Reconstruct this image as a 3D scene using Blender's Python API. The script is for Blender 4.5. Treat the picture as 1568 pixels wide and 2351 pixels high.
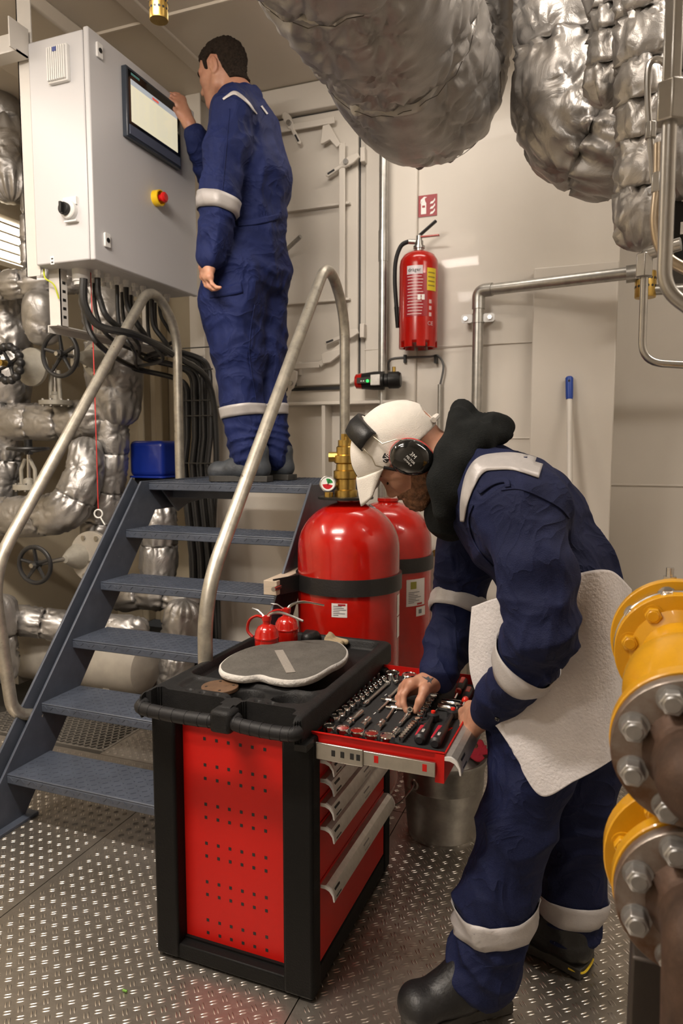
import bpy, bmesh, math, random
import numpy as np
from mathutils import Vector, Matrix
for o in list(bpy.data.objects): bpy.data.objects.remove(o)
scene = bpy.context.scene
col = scene.collection
random.seed(7); rng = np.random.default_rng(7)
# ---------------------------------------------------------------- camera, light, exposure
FPX, PITCH, YAW, CAMH = 1600.0, math.radians(5.36), math.radians(20.8), 1.3
cam_d = bpy.data.cameras.new('camera'); cam = bpy.data.objects.new('camera', cam_d); col.objects.link(cam)
cam.location = (0, 0, CAMH); cam.rotation_euler = (math.pi/2 - PITCH, 0, YAW)
cam_d.sensor_fit = 'VERTICAL'; cam_d.sensor_height = 36.0; cam_d.lens = 36.0*FPX/2351
cam_d.clip_start = 0.02; cam_d.clip_end = 60
cam_d.dof.use_dof = True; cam_d.dof.focus_distance = 1.75; cam_d.dof.aperture_fstop = 5.6
scene.camera = cam
vs = scene.view_settings
vs.view_transform = 'Standard'; vs.look = 'None'; vs.gamma = 1.0; vs.use_curve_mapping = False
vs.exposure = 0.22
w = bpy.data.worlds.new('world'); scene.world = w; w.use_nodes = True
w.node_tree.nodes['Background'].inputs[0].default_value = (1.0, 0.93, 0.85, 1)
w.node_tree.nodes['Background'].inputs[1].default_value = 0.02
def area(name, loc, target, sx, sy, power, color=(1.0, .90, .80)):
    l = bpy.data.lights.new(name, 'AREA'); l.shape = 'RECTANGLE'; l.size = sx; l.size_y = sy
    l.energy = power; l.color = color
    o = bpy.data.objects.new(name, l); col.objects.link(o); o.location = loc
    d = Vector(target) - Vector(loc); o.rotation_euler = d.to_track_quat('-Z', 'Y').to_euler()
    return o
def lamp(loc, target, sx, sy, power, up=.42):
    area('ceiling_tube_light', loc, target, sx, sy, power)
    area('ceiling_fill_uplight', (loc[0], loc[1], loc[2]+.02), (loc[0], loc[1], 9), sx, sy, power*up)  # added upward fill light, brightens the ceiling above each tube
lamp((-1.2, 0.6, 2.95), (-1.25, 1.2, 0), 1.2, .16, 74)
lamp((0.95, 1.75, 2.95), (0.85, 2.4, 0), 1.2, .16, 20)
lamp((-1.0, -0.9, 2.95), (-0.9, 0.6, 0), 1.2, .16, 34)
lamp((-2.85, 1.15, 2.95), (-2.85, 1.6, 0), .16, 1.2, 16)
lamp((-0.75, 2.95, 3.02), (-0.85, 3.3, 0), .9, .14, 5, .2)

# ---------------------------------------------------------------- photograph geometry -> world points
_F = np.array([-math.sin(YAW)*math.cos(PITCH), math.cos(YAW)*math.cos(PITCH), -math.sin(PITCH)])
_R = np.array([math.cos(YAW), math.sin(YAW), 0.0]); _U = np.cross(_R, _F); _C = np.array([0, 0, CAMH])
def ray(u, v): return _F + _R*(u-784)/FPX + _U*(1175.5-v)/FPX
def onx(u, v, x): d = ray(u, v); return _C + d*(x/d[0])
def ony(u, v, y): d = ray(u, v); return _C + d*(y/d[1])
def onz(u, v, z): d = ray(u, v); return _C + d*((z-CAMH)/d[2])

# ---------------------------------------------------------------- materials
MATS = {}
def mat(name, c, rough=.5, metal=0.0, var=0.0, vscale=8.0, bump=0.0, bscale=60.0, coat=0.0, c2=None, emit=None, estr=0.0, spec=.5, sheen=0.0, stretch=None, wear=None, wrinkle=0.0):
    if name in MATS: return MATS[name]
    m = bpy.data.materials.new(name); m.use_nodes = True; MATS[name] = m
    nt = m.node_tree; b = nt.nodes['Principled BSDF']; N = nt.nodes.new; L = nt.links.new
    b.inputs['Roughness'].default_value = rough; b.inputs['Metallic'].default_value = metal
    b.inputs['Coat Weight'].default_value = coat; b.inputs['Specular IOR Level'].default_value = spec
    b.inputs['Sheen Weight'].default_value = sheen
    tc = N('ShaderNodeTexCoord'); mp = N('ShaderNodeMapping'); L(tc.outputs['Object'], mp.inputs[0])
    if stretch: mp.inputs['Scale'].default_value = stretch
    c = tuple(c)+(1,) if len(c) == 3 else c
    if var > 0 or c2 is not None:
        n = N('ShaderNodeTexNoise'); n.inputs['Scale'].default_value = vscale; n.inputs['Detail'].default_value = 6
        n.inputs['Roughness'].default_value = .62; L(mp.outputs[0], n.inputs[0])
        r = N('ShaderNodeValToRGB'); e = r.color_ramp.elements
        e[0].position = .36; e[1].position = .66
        if c2 is None: c2 = tuple(x*(1-var) for x in c[:3])
        e[0].color = tuple(c2)+(1,); e[1].color = c
        L(n.outputs['Fac'], r.inputs[0]); src = r.outputs[0]
        if wear:
            n2 = N('ShaderNodeTexNoise'); n2.inputs['Scale'].default_value = wear[1]; n2.inputs['Detail'].default_value = 8
            n2.inputs['Roughness'].default_value = .7; L(mp.outputs[0], n2.inputs[0])
            r2 = N('ShaderNodeValToRGB'); r2.color_ramp.elements[0].position = wear[2]; r2.color_ramp.elements[1].position = wear[2]+.06
            L(n2.outputs['Fac'], r2.inputs[0]); mx = N('ShaderNodeMix'); mx.data_type = 'RGBA'
            L(r2.outputs[0], mx.inputs[0]); L(src, mx.inputs[6]); mx.inputs[7].default_value = tuple(wear[0])+(1,); src = mx.outputs[2]
        L(src, b.inputs['Base Color'])
        mr = N('ShaderNodeMapRange'); mr.inputs[3].default_value = min(1, rough*1.2); mr.inputs[4].default_value = rough*.88
        L(n.outputs['Fac'], mr.inputs[0]); L(mr.outputs[0], b.inputs['Roughness'])
    else: b.inputs['Base Color'].default_value = c
    if bump > 0:
        n = N('ShaderNodeTexNoise'); n.inputs['Scale'].default_value = bscale; n.inputs['Detail'].default_value = 4
        L(mp.outputs[0], n.inputs[0]); bp = N('ShaderNodeBump'); bp.inputs['Strength'].default_value = bump
        bp.inputs['Distance'].default_value = .004; L(n.outputs['Fac'], bp.inputs['Height']); L(bp.outputs[0], b.inputs['Normal'])
    if wrinkle > 0:
        prev = b.inputs['Normal'].links[0].from_socket if b.inputs['Normal'].links else None
        n = N('ShaderNodeTexNoise'); n.inputs['Scale'].default_value = 7.5; n.inputs['Detail'].default_value = 2.5; n.inputs['Distortion'].default_value = 1.1; L(mp.outputs[0], n.inputs[0])
        s1 = N('ShaderNodeMath'); s1.operation = 'SUBTRACT'; L(n.outputs['Fac'], s1.inputs[0]); s1.inputs[1].default_value = .5
        s2 = N('ShaderNodeMath'); s2.operation = 'ABSOLUTE'; L(s1.outputs[0], s2.inputs[0])
        s3 = N('ShaderNodeMath'); s3.operation = 'POWER'; L(s2.outputs[0], s3.inputs[0]); s3.inputs[1].default_value = .6
        bp = N('ShaderNodeBump'); bp.inputs['Strength'].default_value = wrinkle; bp.inputs['Distance'].default_value = .03; bp.invert = True
        L(s3.outputs[0], bp.inputs['Height'])
        if prev: L(prev, bp.inputs['Normal'])
        L(bp.outputs[0], b.inputs['Normal'])
    if emit: b.inputs['Emission Color'].default_value = tuple(emit)+(1,); b.inputs['Emission Strength'].default_value = estr
    return m

# ---------------------------------------------------------------- mesh building
def nrm(v): v = np.asarray(v, float); return v/(np.linalg.norm(v)+1e-12)
def frame(d, ref=None):
    d = nrm(d)
    if ref is None: ref = (0, 0, 1) if abs(d[2]) < .9 else (1, 0, 0)
    a = nrm(np.cross(ref, d)); return a, np.cross(d, a), d
def smoothpath(pts, n=8, closed=False):
    P = np.array(pts, float); out = []
    m = len(P)
    for i in range(m if closed else m-1):
        p0, p1, p2, p3 = (P[(i-1) % m], P[i], P[(i+1) % m], P[(i+2) % m]) if closed else (P[max(i-1, 0)], P[i], P[i+1], P[min(i+2, m-1)])
        for k in range(n):
            t = k/n
            out.append(.5*((2*p1)+(-p0+p2)*t+(2*p0-5*p1+4*p2-p3)*t*t+(-p0+3*p1-3*p2+p3)*t**3))
    if not closed: out.append(P[-1])
    return np.array(out)
def bendpath(pts, rad, n=6):
    """polyline with its corners rounded by radius rad"""
    P = [np.array(p, float) for p in pts]; out = [P[0]]
    for i in range(1, len(P)-1):
        a, b = nrm(P[i-1]-P[i]), nrm(P[i+1]-P[i])
        r = min(rad, .49*np.linalg.norm(P[i-1]-P[i]), .49*np.linalg.norm(P[i+1]-P[i]))
        s, e = P[i]+a*r, P[i]+b*r
        for k in range(n+1):
            t = k/n; out.append((1-t)**2*s+2*t*(1-t)*P[i]+t*t*e)
    out.append(P[-1]); return np.array(out)
class M:
    def __init__(s): s.v = []; s.f = []
    def add(s, v, f):
        o = len(s.v); s.v.extend([tuple(map(float, p)) for p in v]); s.f.extend([tuple(int(i)+o for i in q) for q in f]); return s
    def bx(s, x0, x1, y0, y1, z0, z1):
        return s.add([(x0,y0,z0),(x1,y0,z0),(x1,y1,z0),(x0,y1,z0),(x0,y0,z1),(x1,y0,z1),(x1,y1,z1),(x0,y1,z1)],
                     [(3,2,1,0),(4,5,6,7),(0,1,5,4),(1,2,6,5),(2,3,7,6),(3,0,4,7)])
    def obox(s, c, ax, ay, az, sx, sy, sz):
        c, ax, ay, az = np.array(c, float), nrm(ax), nrm(ay), nrm(az)
        v = [c+ax*sx*i/2+ay*sy*j/2+az*sz*k/2 for k in (-1, 1) for i, j in ((-1,-1),(1,-1),(1,1),(-1,1))]
        return s.add(v, [(3,2,1,0),(4,5,6,7),(0,1,5,4),(1,2,6,5),(2,3,7,6),(3,0,4,7)])
    def bar(s, a, b, wd, th, ref=(0, 0, 1)):
        a, b = np.array(a, float), np.array(b, float); x, y, d = frame(b-a, ref)
        return s.obox((a+b)/2, x, y, d, wd, th, np.linalg.norm(b-a))
    def cyl(s, a, b, r, r2=None, n=18, caps=True):
        a, b = np.array(a, float), np.array(b, float); r2 = r if r2 is None else r2; x, y, d = frame(b-a)
        an = [2*math.pi*i/n for i in range(n)]
        v = [a+(x*math.cos(t)+y*math.sin(t))*r for t in an]+[b+(x*math.cos(t)+y*math.sin(t))*r2 for t in an]
        f = [(i, (i+1) % n, n+(i+1) % n, n+i) for i in range(n)]
        if caps: f += [tuple(range(n-1, -1, -1)), tuple(range(n, 2*n))]
        return s.add(v, f)
    def tube(s, pts, r, n=10, closed=False, caps=True):
        P = np.array(pts, float); m = len(P); rr = np.full(m, r) if np.isscalar(r) else np.array(r)
        T = np.zeros_like(P)
        if closed: T = np.roll(P, -1, 0)-np.roll(P, 1, 0)
        else: T[1:-1] = P[2:]-P[:-2]; T[0] = P[1]-P[0]; T[-1] = P[-1]-P[-2]
        x, y, d = frame(T[0]); v = []
        for i in range(m):
            d = nrm(T[i]); x = nrm(x-d*np.dot(x, d)); y = np.cross(d, x)
            v += [P[i]+(x*math.cos(2*math.pi*k/n)+y*math.sin(2*math.pi*k/n))*rr[i] for k in range(n)]
        f = []
        for i in range(m if closed else m-1):
            j = (i+1) % m
            f += [(i*n+k, i*n+(k+1) % n, j*n+(k+1) % n, j*n+k) for k in range(n)]
        if caps and not closed: f += [tuple(range(n-1, -1, -1)), tuple((m-1)*n+k for k in range(n))]
        return s.add(v, f)
    def lathe(s, prof, o, d=(0, 0, 1), n=28, ref=None):
        x, y, d = frame(d, ref); o = np.array(o, float); m = len(prof); v = []
        for r, h in prof: v += [o+d*h+(x*math.cos(2*math.pi*k/n)+y*math.sin(2*math.pi*k/n))*r for k in range(n)]
        f = []
        for i in range(m-1): f += [(i*n+k, i*n+(k+1) % n, (i+1)*n+(k+1) % n, (i+1)*n+k) for k in range(n)]
        if prof[0][0] > 1e-6: f.append(tuple(range(n-1, -1, -1)))
        if prof[-1][0] > 1e-6: f.append(tuple((m-1)*n+k for k in range(n)))
        return s.add(v, f)
    def prism(s, poly, o, x, y, z, h):
        """polygon in the (x, y) plane at o, thickened by h along z"""
        o, x, y, z = np.array(o, float), np.array(x, float), np.array(y, float), np.array(z, float); n = len(poly)
        v = [o+x*p[0]+y*p[1] for p in poly]+[o+x*p[0]+y*p[1]+z*h for p in poly]
        f = [tuple(range(n-1, -1, -1)), tuple(range(n, 2*n))]+[(i, (i+1) % n, n+(i+1) % n, n+i) for i in range(n)]
        return s.add(v, f)
    def torus(s, c, d, R, r, n=32, k=8, a0=0, a1=None, ref=None):
        x, y, d = frame(d, ref); c = np.array(c, float)
        if a1 is None: return s.tube([c+(x*math.cos(t)+y*math.sin(t))*R for t in np.linspace(0, 2*math.pi, n, endpoint=False)], r, k, closed=True)
        return s.tube([c+(x*math.cos(t)+y*math.sin(t))*R for t in np.linspace(a0, a1, n)], r, k)
    def sph(s, c, r, n=12, sc=(1, 1, 1)):
        pr = [(r*math.sin(math.pi*i/n), -r*math.cos(math.pi*i/n)) for i in range(n+1)]
        o = len(s.v); s.lathe(pr, (0, 0, 0), n=2*n)
        for i in range(o, len(s.v)): p = s.v[i]; s.v[i] = (p[0]*sc[0]+c[0], p[1]*sc[1]+c[1], p[2]*sc[2]+c[2])
        return s
def rrect(w, h, r, n=5):
    out = []
    for cx, cy, a in ((w/2-r, h/2-r, 0), (-w/2+r, h/2-r, 90), (-w/2+r, -h/2+r, 180), (w/2-r, -h/2+r, 270)):
        out += [(cx+r*math.cos(math.radians(a+90*i/n)), cy+r*math.sin(math.radians(a+90*i/n))) for i in range(n+1)]
    return out
ORG = {}
def meshobj(name, v, f, m, parent=None, smooth=True, bevel=0.0, ang=.6, bseg=2, sub=0):
    me = bpy.data.meshes.new(name); o = bpy.data.objects.new(name, me)
    og = ORG.get(parent.name, np.zeros(3)) if parent is not None else np.zeros(3)
    v = np.asarray(v, float)-og
    if isinstance(f, np.ndarray) and f.dtype != object: f = f.tolist()
    me.from_pydata(v.tolist(), [], f); me.validate(); me.update()
    ms = m if isinstance(m, (list, tuple)) else [m]
    for q in ms: me.materials.append(q)
    if smooth:
        me.polygons.foreach_set('use_smooth', [True]*len(me.polygons))
        if ang: me.set_sharp_from_angle(angle=ang)
    col.objects.link(o)
    if parent is not None: o.parent = parent; ORG[o.name] = og
    if bevel > 0:
        b = o.modifiers.new('bevel', 'BEVEL'); b.width = bevel; b.segments = bseg; b.limit_method = 'ANGLE'; b.angle_limit = .6; b.harden_normals = False
    if sub: q = o.modifiers.new('sub', 'SUBSURF'); q.levels = sub; q.render_levels = sub
    return o
def part(name, mb, m, parent=None, **k):
    if parent is None:
        v = np.array(mb.v); lo, hi = v.min(0), v.max(0); og = np.array([(lo[0]+hi[0])/2, (lo[1]+hi[1])/2, lo[2]])
        o = meshobj(name, v-og, mb.f, m, None, **k); o.location = og; return o
    return meshobj(name, mb.v, mb.f, m, parent, **k)
def tag(o, label=None, cat=None, group=None, kind=None):
    if label: o['label'] = label
    if cat: o['category'] = cat
    if group: o['group'] = group
    if kind: o['kind'] = kind
    return o
def thing(name, loc, label=None, cat=None, group=None, kind=None):
    o = bpy.data.objects.new(name, None); col.objects.link(o); o.location = tuple(loc); o.empty_display_size = .05
    ORG[o.name] = np.array(loc, float); return tag(o, label, cat, group, kind)
def dup(root, loc, rotz=0.0, label=None, group=None):
    def cp(o, par):
        c = o.copy(); col.objects.link(c)
        if par is not None: c.parent = par
        for ch in list(o.children): cp(ch, c)
        return c
    kids = list(root.children); r = root.copy(); col.objects.link(r)
    for ch in kids: cp(ch, r)
    r.location = tuple(loc); r.rotation_euler = (0, 0, rotz)
    if label: r['label'] = label
    if group: r['group'] = group
    return r
def text(name, s, m, parent, o, x, y, size, depth=.0006, align='LEFT'):
    """lettering as flat raised geometry: o origin, x reading direction, y up"""
    cu = bpy.data.curves.new(name, 'FONT'); cu.body = s; cu.size = size; cu.extrude = depth/2; cu.align_x = align; cu.resolution_u = 2
    t = bpy.data.objects.new(name, cu); col.objects.link(t)
    bpy.context.view_layer.update()
    me = bpy.data.meshes.new_from_object(t.evaluated_get(bpy.context.evaluated_depsgraph_get()))
    bpy.data.objects.remove(t)
    x, y = nrm(x), nrm(y); z = np.cross(x, y)
    v = np.array([q.co for q in me.vertices]); v = np.array(o)+v[:, :1]*x+v[:, 1:2]*y+v[:, 2:]*z
    return meshobj(name, v, [tuple(p.vertices) for p in me.polygons], m, parent, smooth=False)

# ---------------------------------------------------------------- shared materials
W_PAINT = mat('cream_painted_steel', (.60, .56, .50), .42, var=.05, vscale=2.2, bump=.12, bscale=9, coat=.08)
W_CEIL = mat('cream_ceiling_paint', (.60, .545, .465), .45, var=.05, vscale=2.0, bump=.10, bscale=9)
W_LEFT = mat('yellowed_cream_paint', (.60, .52, .38), .45, var=.08, vscale=3)
FLOORM = mat('aluminium_tread_plate', (.42, .385, .34), .36, .9, var=.25, vscale=5, bump=.25, bscale=40, c2=(.29, .262, .225))
FLOORB = mat('worn_tread_bar', (.60, .55, .49), .28, .95)
GALV = mat('galvanised_steel', (.50, .49, .46), .33, .9, var=.25, vscale=30)
GALVD = mat('stained_galvanised_rail', (.48, .45, .385), .40, .75, var=.35, vscale=22, wear=((.12, .09, .06), 35, .64))
STEEL = mat('bright_steel', (.62, .61, .60), .22, 1.0)
STEELD = mat('brushed_steel', (.45, .44, .42), .32, 1.0, var=.2, vscale=40)
BLACKP = mat('black_plastic', (.008, .008, .008), .42, spec=.35, var=.2, vscale=30, bump=.15, bscale=300)
BLACKG = mat('gloss_black_plastic', (.006, .006, .006), .12, coat=.6)
RUBBER = mat('black_rubber', (.008, .008, .009), .55, spec=.3, bump=.1, bscale=200)
BRASS = mat('brass', (.62, .42, .12), .3, 1.0, var=.25, vscale=25)
REDP = mat('red_gloss_paint', (.40, .008, .004), .18, coat=.4, var=.1, vscale=30)
REDT = mat('red_powder_coat', (.50, .007, .004), .42, spec=.3, var=.06, vscale=4)
WHITE = mat('white_print', (.78, .78, .76), .5)
BLKPR = mat('black_print', (.01, .01, .01), .5)
# ================================================================ the setting
YB = 3.5; ZC = 3.15; XL = -3.5; XR = 1.7; YF = -1.6
def struct(name, mb, m, parent=None, **k):
    o = part(name, mb, m, parent, **k); 
    if parent is None: o['kind'] = 'structure'
    return o
xe = ony(1425, 520, YB)[0]; xs = ony(492, 800, YB)[0]
wb = thing('wall_back', ((xs+xe)/2, YB, 0), 'cream painted steel bulkhead behind the stairs and the fire extinguisher', kind='structure')
part('plating', M().bx(xs, xe, YB, YB+.06, 0, ZC), W_PAINT, wb)
zb = ony(1320, 607, YB-.07)[2]; xp0 = ony(1221, 800, YB-.07)[0]; xp1 = ony(1418, 700, YB-.07)[0]
part('boxed_column', M().bx(xp0, xp1, YB-.07, YB+.002, 0, zb), W_PAINT, wb, bevel=.006)
xa, xb = ony(838, 600, YB-.02)[0], ony(957, 600, YB-.02)[0]
part('flat_frame', M().bx(xa, xb, YB-.025, YB+.002, 1.2, ZC), W_PAINT, wb, bevel=.008)
part('weld_seam', M().tube([(xb+.01, YB-.002, ony(1200, 1006, YB)[2]), (xp0, YB-.002, ony(1200, 1006, YB)[2])], .004, 6), W_PAINT, wb)
part('weld_seam', M().tube([(xa, YB-.026, ony(880, 803, YB)[2]), (xp0, YB-.004, ony(880, 803, YB)[2])], .003, 6), W_PAINT, wb)
# sill shelf and its web below the door
zs = ony(700, 928, YB-.06)[2]
part('sill_flange', M().bx(ony(490, 935, YB-.1)[0], ony(940, 922, YB-.1)[0], YB-.11, YB+.002, zs-.008, zs+.008), W_PAINT, wb, bevel=.003)
xw = ony(742, 1000, YB-.1)[0]
part('sill_web', M().bx(xw-.01, xw+.01, YB-.10, YB+.002, .9, zs-.008), W_PAINT, wb, bevel=.002)
xw = ony(497, 800, YB-.08)[0]
part('edge_stiffener', M().bx(xs-.012, xs+.004, YB-.16, YB+.03, 0, ZC).bx(xs-.05, xs+.04, YB-.17, YB-.158, 0, ZC), W_PAINT, wb, bevel=.003)
# recess on the right
wr = thing('wall_recess', ((xe+XR)/2, YB+.45, 0), 'cream recessed bulkhead bay on the right behind the yellow flanges', kind='structure')
part('plating', M().bx(xe-.05, XR, YB+.45, YB+.5, 0, ZC), W_PAINT, wr)
part('return_plate', M().bx(xe-.05, xe, YB+.06, YB+.45, 0, ZC), W_PAINT, wr)
zz = ony(1490, 1114, YB+.45)[2]
part('weld_seam', M().tube([(xe, YB+.447, zz), (XR, YB+.447, zz)], .006, 6), W_PAINT, wr)
struct('wall_right', M().bx(XR, XR+.06, YF, YB+.5, 0, ZC), W_PAINT)['label'] = 'cream bulkhead along the right side of the room'
struct('wall_front', M().bx(XL, XR, YF-.06, YF, 0, ZC), W_PAINT)['label'] = 'cream bulkhead behind the viewer'
wl = thing('wall_left', (XL, 1.5, 0), 'cream side bulkhead on the far left with a louvred opening', kind='structure')
part('plating', M().bx(XL-.06, XL, YF, 4.4, 0, ZC), W_LEFT, wl)
struct('wall_bay', M().bx(XL, xs, 4.34, 4.4, 0, ZC), W_LEFT)['label'] = 'yellowish cream bulkhead behind the lagged pipes on the left'
# stiffener pipes on the bay wall
for u in (330, 372):
    x = ony(u, 900, 4.3)[0]; struct('trim_bay', M().bx(x-.03, x+.03, 4.25, 4.34, 0, ZC), W_LEFT, bevel=.01)['label'] = 'vertical stiffener on the bay bulkhead'
# ceiling
cl = thing('ceiling', (-1, 1.5, ZC), 'cream painted steel deckhead with weld seams and a flat bar', kind='structure')
part('plating', M().bx(XL, XR, YF, 4.4, ZC, ZC+.06), W_CEIL, cl)
xb_ = onz(385, 67, ZC)[0]
part('flat_bar', M().bx(xb_-.075, xb_+.0, -.5, YB, ZC-.012, ZC+.004), W_CEIL, cl, bevel=.004)
for (u, v, x0, x1) in ((305, 56, XL, xb_), (455, 15, xb_, 1.0)):
    y = onz(u, v, ZC)[1]
    part('weld_seam', M().tube([(x0, y, ZC-.001), (x1, y, ZC-.001)], .009, 6), W_CEIL, cl)
xg = onz(95, 30, ZC-.07)[0]
part('deck_girder', M().bx(xg-.5, xg, -.6, 4.3, ZC-.07, ZC+.002), W_CEIL, cl, bevel=.01)
zt = ony(680, 262, YB-.05)[2]
part('header_bar', M().bx(xs+.1, ony(800, 240, YB-.06)[0]+.6, YB-.07, YB+.002, zt, ZC-.004), W_PAINT, cl, bevel=.006)
# ---- louvred opening with daylight behind, far left
LOUV = mat('daylight_glow', (1, .95, .85), .8, emit=(1, .93, .8), estr=7.0)
wn = thing('window_1', (XL+.03, 3.3, 1.9), 'brightly lit louvred opening at the left edge below the cabinet', kind='structure')
a = onx(-60, 468, XL+.04); b = onx(64, 622, XL+.04)
y0w, y1w, z0w, z1w = a[1], b[1], b[2], a[2]-.02
part('daylight_panel', M().bx(XL+.001, XL+.006, y0w, y1w, z0w, z1w), LOUV, wn)
for i in range(5):
    z = z0w+(z1w-z0w)*(i+.5)/5
    part('slat', M().obox((XL+.045, (y0w+y1w)/2, z), (0, 1, 0), (.9, 0, -.42), (.42, 0, .9), y1w-y0w, .06, .010), W_LEFT, wn)
part('window_frame', M().bx(XL+.001, XL+.09, y0w-.03, y1w+.03, z0w-.03, z0w), W_LEFT, wn)
part('window_frame', M().bx(XL+.001, XL+.09, y0w-.03, y1w+.03, z1w, z1w+.03), W_LEFT, wn)
part('window_frame', M().bx(XL+.001, XL+.09, y1w, y1w+.03, z0w, z1w), W_LEFT, wn)
# ---- floor: tread plates, each with its raised bars, and an open grating bay
fl = thing('floor', (-.9, 1.4, 0), 'aluminium tread plate floor with an open mesh grating bay', kind='structure')
GX0, GX1, GY0, GY1 = -3.5, onz(190, 1800, 0)[0]-.12, 2.33, 3.2
DECKD = mat('dark_bilge', (.03, .028, .025), .6)
part('sub_deck', M().bx(XL, XR, YF, 4.34, -.12, -.06), DECKD, fl)
jx = [XL, onz(80, 2045, 0)[0], onz(668, 2325, 0)[0], .62, XR]
yj = 2.30
plates = []
for i in range(len(jx)-1):
    plates.append((jx[i], jx[i+1], YF, yj)); 
plates += [(GX1, jx[2], yj, 4.34), (jx[2], XR, yj, 4.34)]
pit = .0275
def barsmesh(x0, x1, y0, y1):
    c = 1/math.sqrt(2); V = []; Fc = []
    lo = [(-2.3, .9), (.75, 3.3)]
    x0_, x1_, y0_, y1_ = max(x0+.012, -2.6), min(x1-.012, .75), max(y0+.012, .95), min(y1-.012, 3.25)
    if x1_ <= x0_ or y1_ <= y0_: return None
    n = int(4.5/pit)
    I, J = np.meshgrid(np.arange(-n, n), np.arange(-n, n), indexing='ij')
    X = (I+J)*c*pit-.9; Y = (I-J)*c*pit+1.9
    k = (X > x0_) & (X < x1_) & (Y > y0_) & (Y < y1_)
    X, Y, par = X[k], Y[k], ((I+J)[k] % 2)
    base = np.array([(-.0115,0,0),(-.004,-.0021,0),(.004,-.0021,0),(.0115,0,0),(.004,.0021,0),(-.004,.0021,0),(-.0055,0,.0017),(.0055,0,.0017)])
    fc = np.array([(0,1,6),(1,2,7),(2,3,7),(3,4,7),(4,5,6),(5,0,6),(1,7,6),(4,6,7)])
    for off in (-.0043, .0043):
        ang = np.where(par == 0, math.radians(38), math.radians(128))
        ca, sa = np.cos(ang), np.sin(ang)
        bxp = base[None, :, 0]; byp = base[None, :, 1]+off
        vx = X[:, None]+bxp*ca[:, None]-byp*sa[:, None]; vy = Y[:, None]+bxp*sa[:, None]+byp*ca[:, None]
        vz = np.broadcast_to(base[None, :, 2], vx.shape)
        o = sum(len(q) for q in V)
        v = np.stack([vx, vy, vz], -1).reshape(-1, 3); V.append(v)
        Fc.append((fc[None]+(np.arange(len(X))*8)[:, None, None]+o).reshape(-1, 3))
    return np.concatenate(V), np.concatenate(Fc)
for (x0, x1, y0, y1) in plates:
    p = part('floor_plate', M().bx(x0+.0015, x1-.0015, y0+.0015, y1-.0015, -.006, 0), FLOORM, fl, smooth=False)
    r = barsmesh(x0, x1, y0, y1)
    if r is not None:
        o = meshobj('raised_bars', r[0], r[1], FLOORB, p, smooth=True, ang=None); o['kind'] = 'stuff'
# expanded metal grating
g = M(); px, py = .034, .05
gx0, gx1 = -2.75, GX1-.01
nx = int((gx1-gx0)/px)+1; ny = int((GY1-GY0)/py)+1
V = []; Fq = []
for i in range(nx):
    for j in range(ny):
        x, y = gx0+i*px, GY0+j*py
        for (p, q) in (((x, y+py/2), (x+px/2, y)), ((x+px/2, y), (x+px, y+py/2)), ((x, y+py/2), (x+px/2, y+py)), ((x+px/2, y+py), (x+px, y+py/2))):
            d = nrm((q[0]-p[0], q[1]-p[1], 0)); n_ = np.array([-d[1], d[0], 0])*.0035; o = len(V)
            P0, P1 = np.array([*p, -.004]), np.array([*q, -.004])
            V += [P0-n_, P1-n_, P1+n_, P0+n_, P0-n_-(0, 0, .006), P1-n_-(0, 0, .006)]
            Fq += [(o, o+1, o+2, o+3), (o, o+4, o+5, o+1)]
GRAT = mat('dull_grating', (.30, .28, .25), .45, .7)
go = meshobj('grating_mesh', V, Fq, GRAT, fl, smooth=False); go['kind'] = 'stuff'
part('grating_edge', M().bx(GX1-.012, GX1, GY0, GY1, -.03, .001).bx(gx0, GX1, GY0-.004, GY0+.006, -.03, .001), GRAT, fl)
# ================================================================ watertight door on the back wall
dl = ony(540, 600, YB)[0]; dr = ony(822, 600, YB-.03)[0]
dzt = ony(700, 262, YB-.03)[2]; dzb = ony(700, 890, YB-.03)[2]
dr_ = thing('door_1', ((dl+dr)/2, YB-.03, dzb), 'cream steel watertight door with dog levers behind the standing man', kind='structure')
part('door_leaf', M().prism(rrect(dr-dl, dzt-dzb-.02, .05), ((dl+dr)/2, YB-.004, (dzt+dzb)/2), (1, 0, 0), (0, 0, 1), (0, -1, 0), .03), W_PAINT, dr_, bevel=.006)
GASK = mat('black_gasket', (.012, .012, .014), .5)
part('gasket_strip', M().bx(dl, dr, YB-.02, YB-.002, dzt-.005, dzt+.014), GASK, dr_)
part('gasket_strip', M().bx(dl, dr-.1, YB-.02, YB-.002, dzb-.014, dzb+.002), GASK, dr_)
part('gasket_strip', M().bx(dr-.001, dr+.004, YB-.015, YB-.001, dzb, dzt), GASK, dr_)
yd = YB-.035
def D(u, v, off=0): return ony(u, v, yd-off)
for v in (472, 690):
    p = D(780, v); part('stiffener', M().bx(dl+.06, D(806, v)[0], yd-.028, yd+.002, p[2]-.006, p[2]+.006), W_PAINT, dr_, bevel=.002)
a, b = D(787, 330, .03), D(787, 800, .03)
part('linkage_bar', M().bx(a[0]-.016, a[0]+.016, yd-.045, yd-.033, b[2], a[2]), W_PAINT, dr_, bevel=.003)
a, b = D(642, 300, .03), D(770, 289, .03)
part('linkage_bar', M().bx(a[0]-.3, b[0], yd-.045, yd-.033, a[2]-.016, a[2]+.016), W_PAINT, dr_, bevel=.003)
a = D(655, 845, .03); b = D(735, 838, .03); c = D(785, 795, .03)
part('linkage_bar', M().bar((a[0]-.3, yd-.04, a[2]), (b[0], yd-.04, b[2]), .012, .03).bar((b[0], yd-.04, b[2]), (c[0], yd-.04, c[2]), .012, .03), W_PAINT, dr_, bevel=.003)
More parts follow.
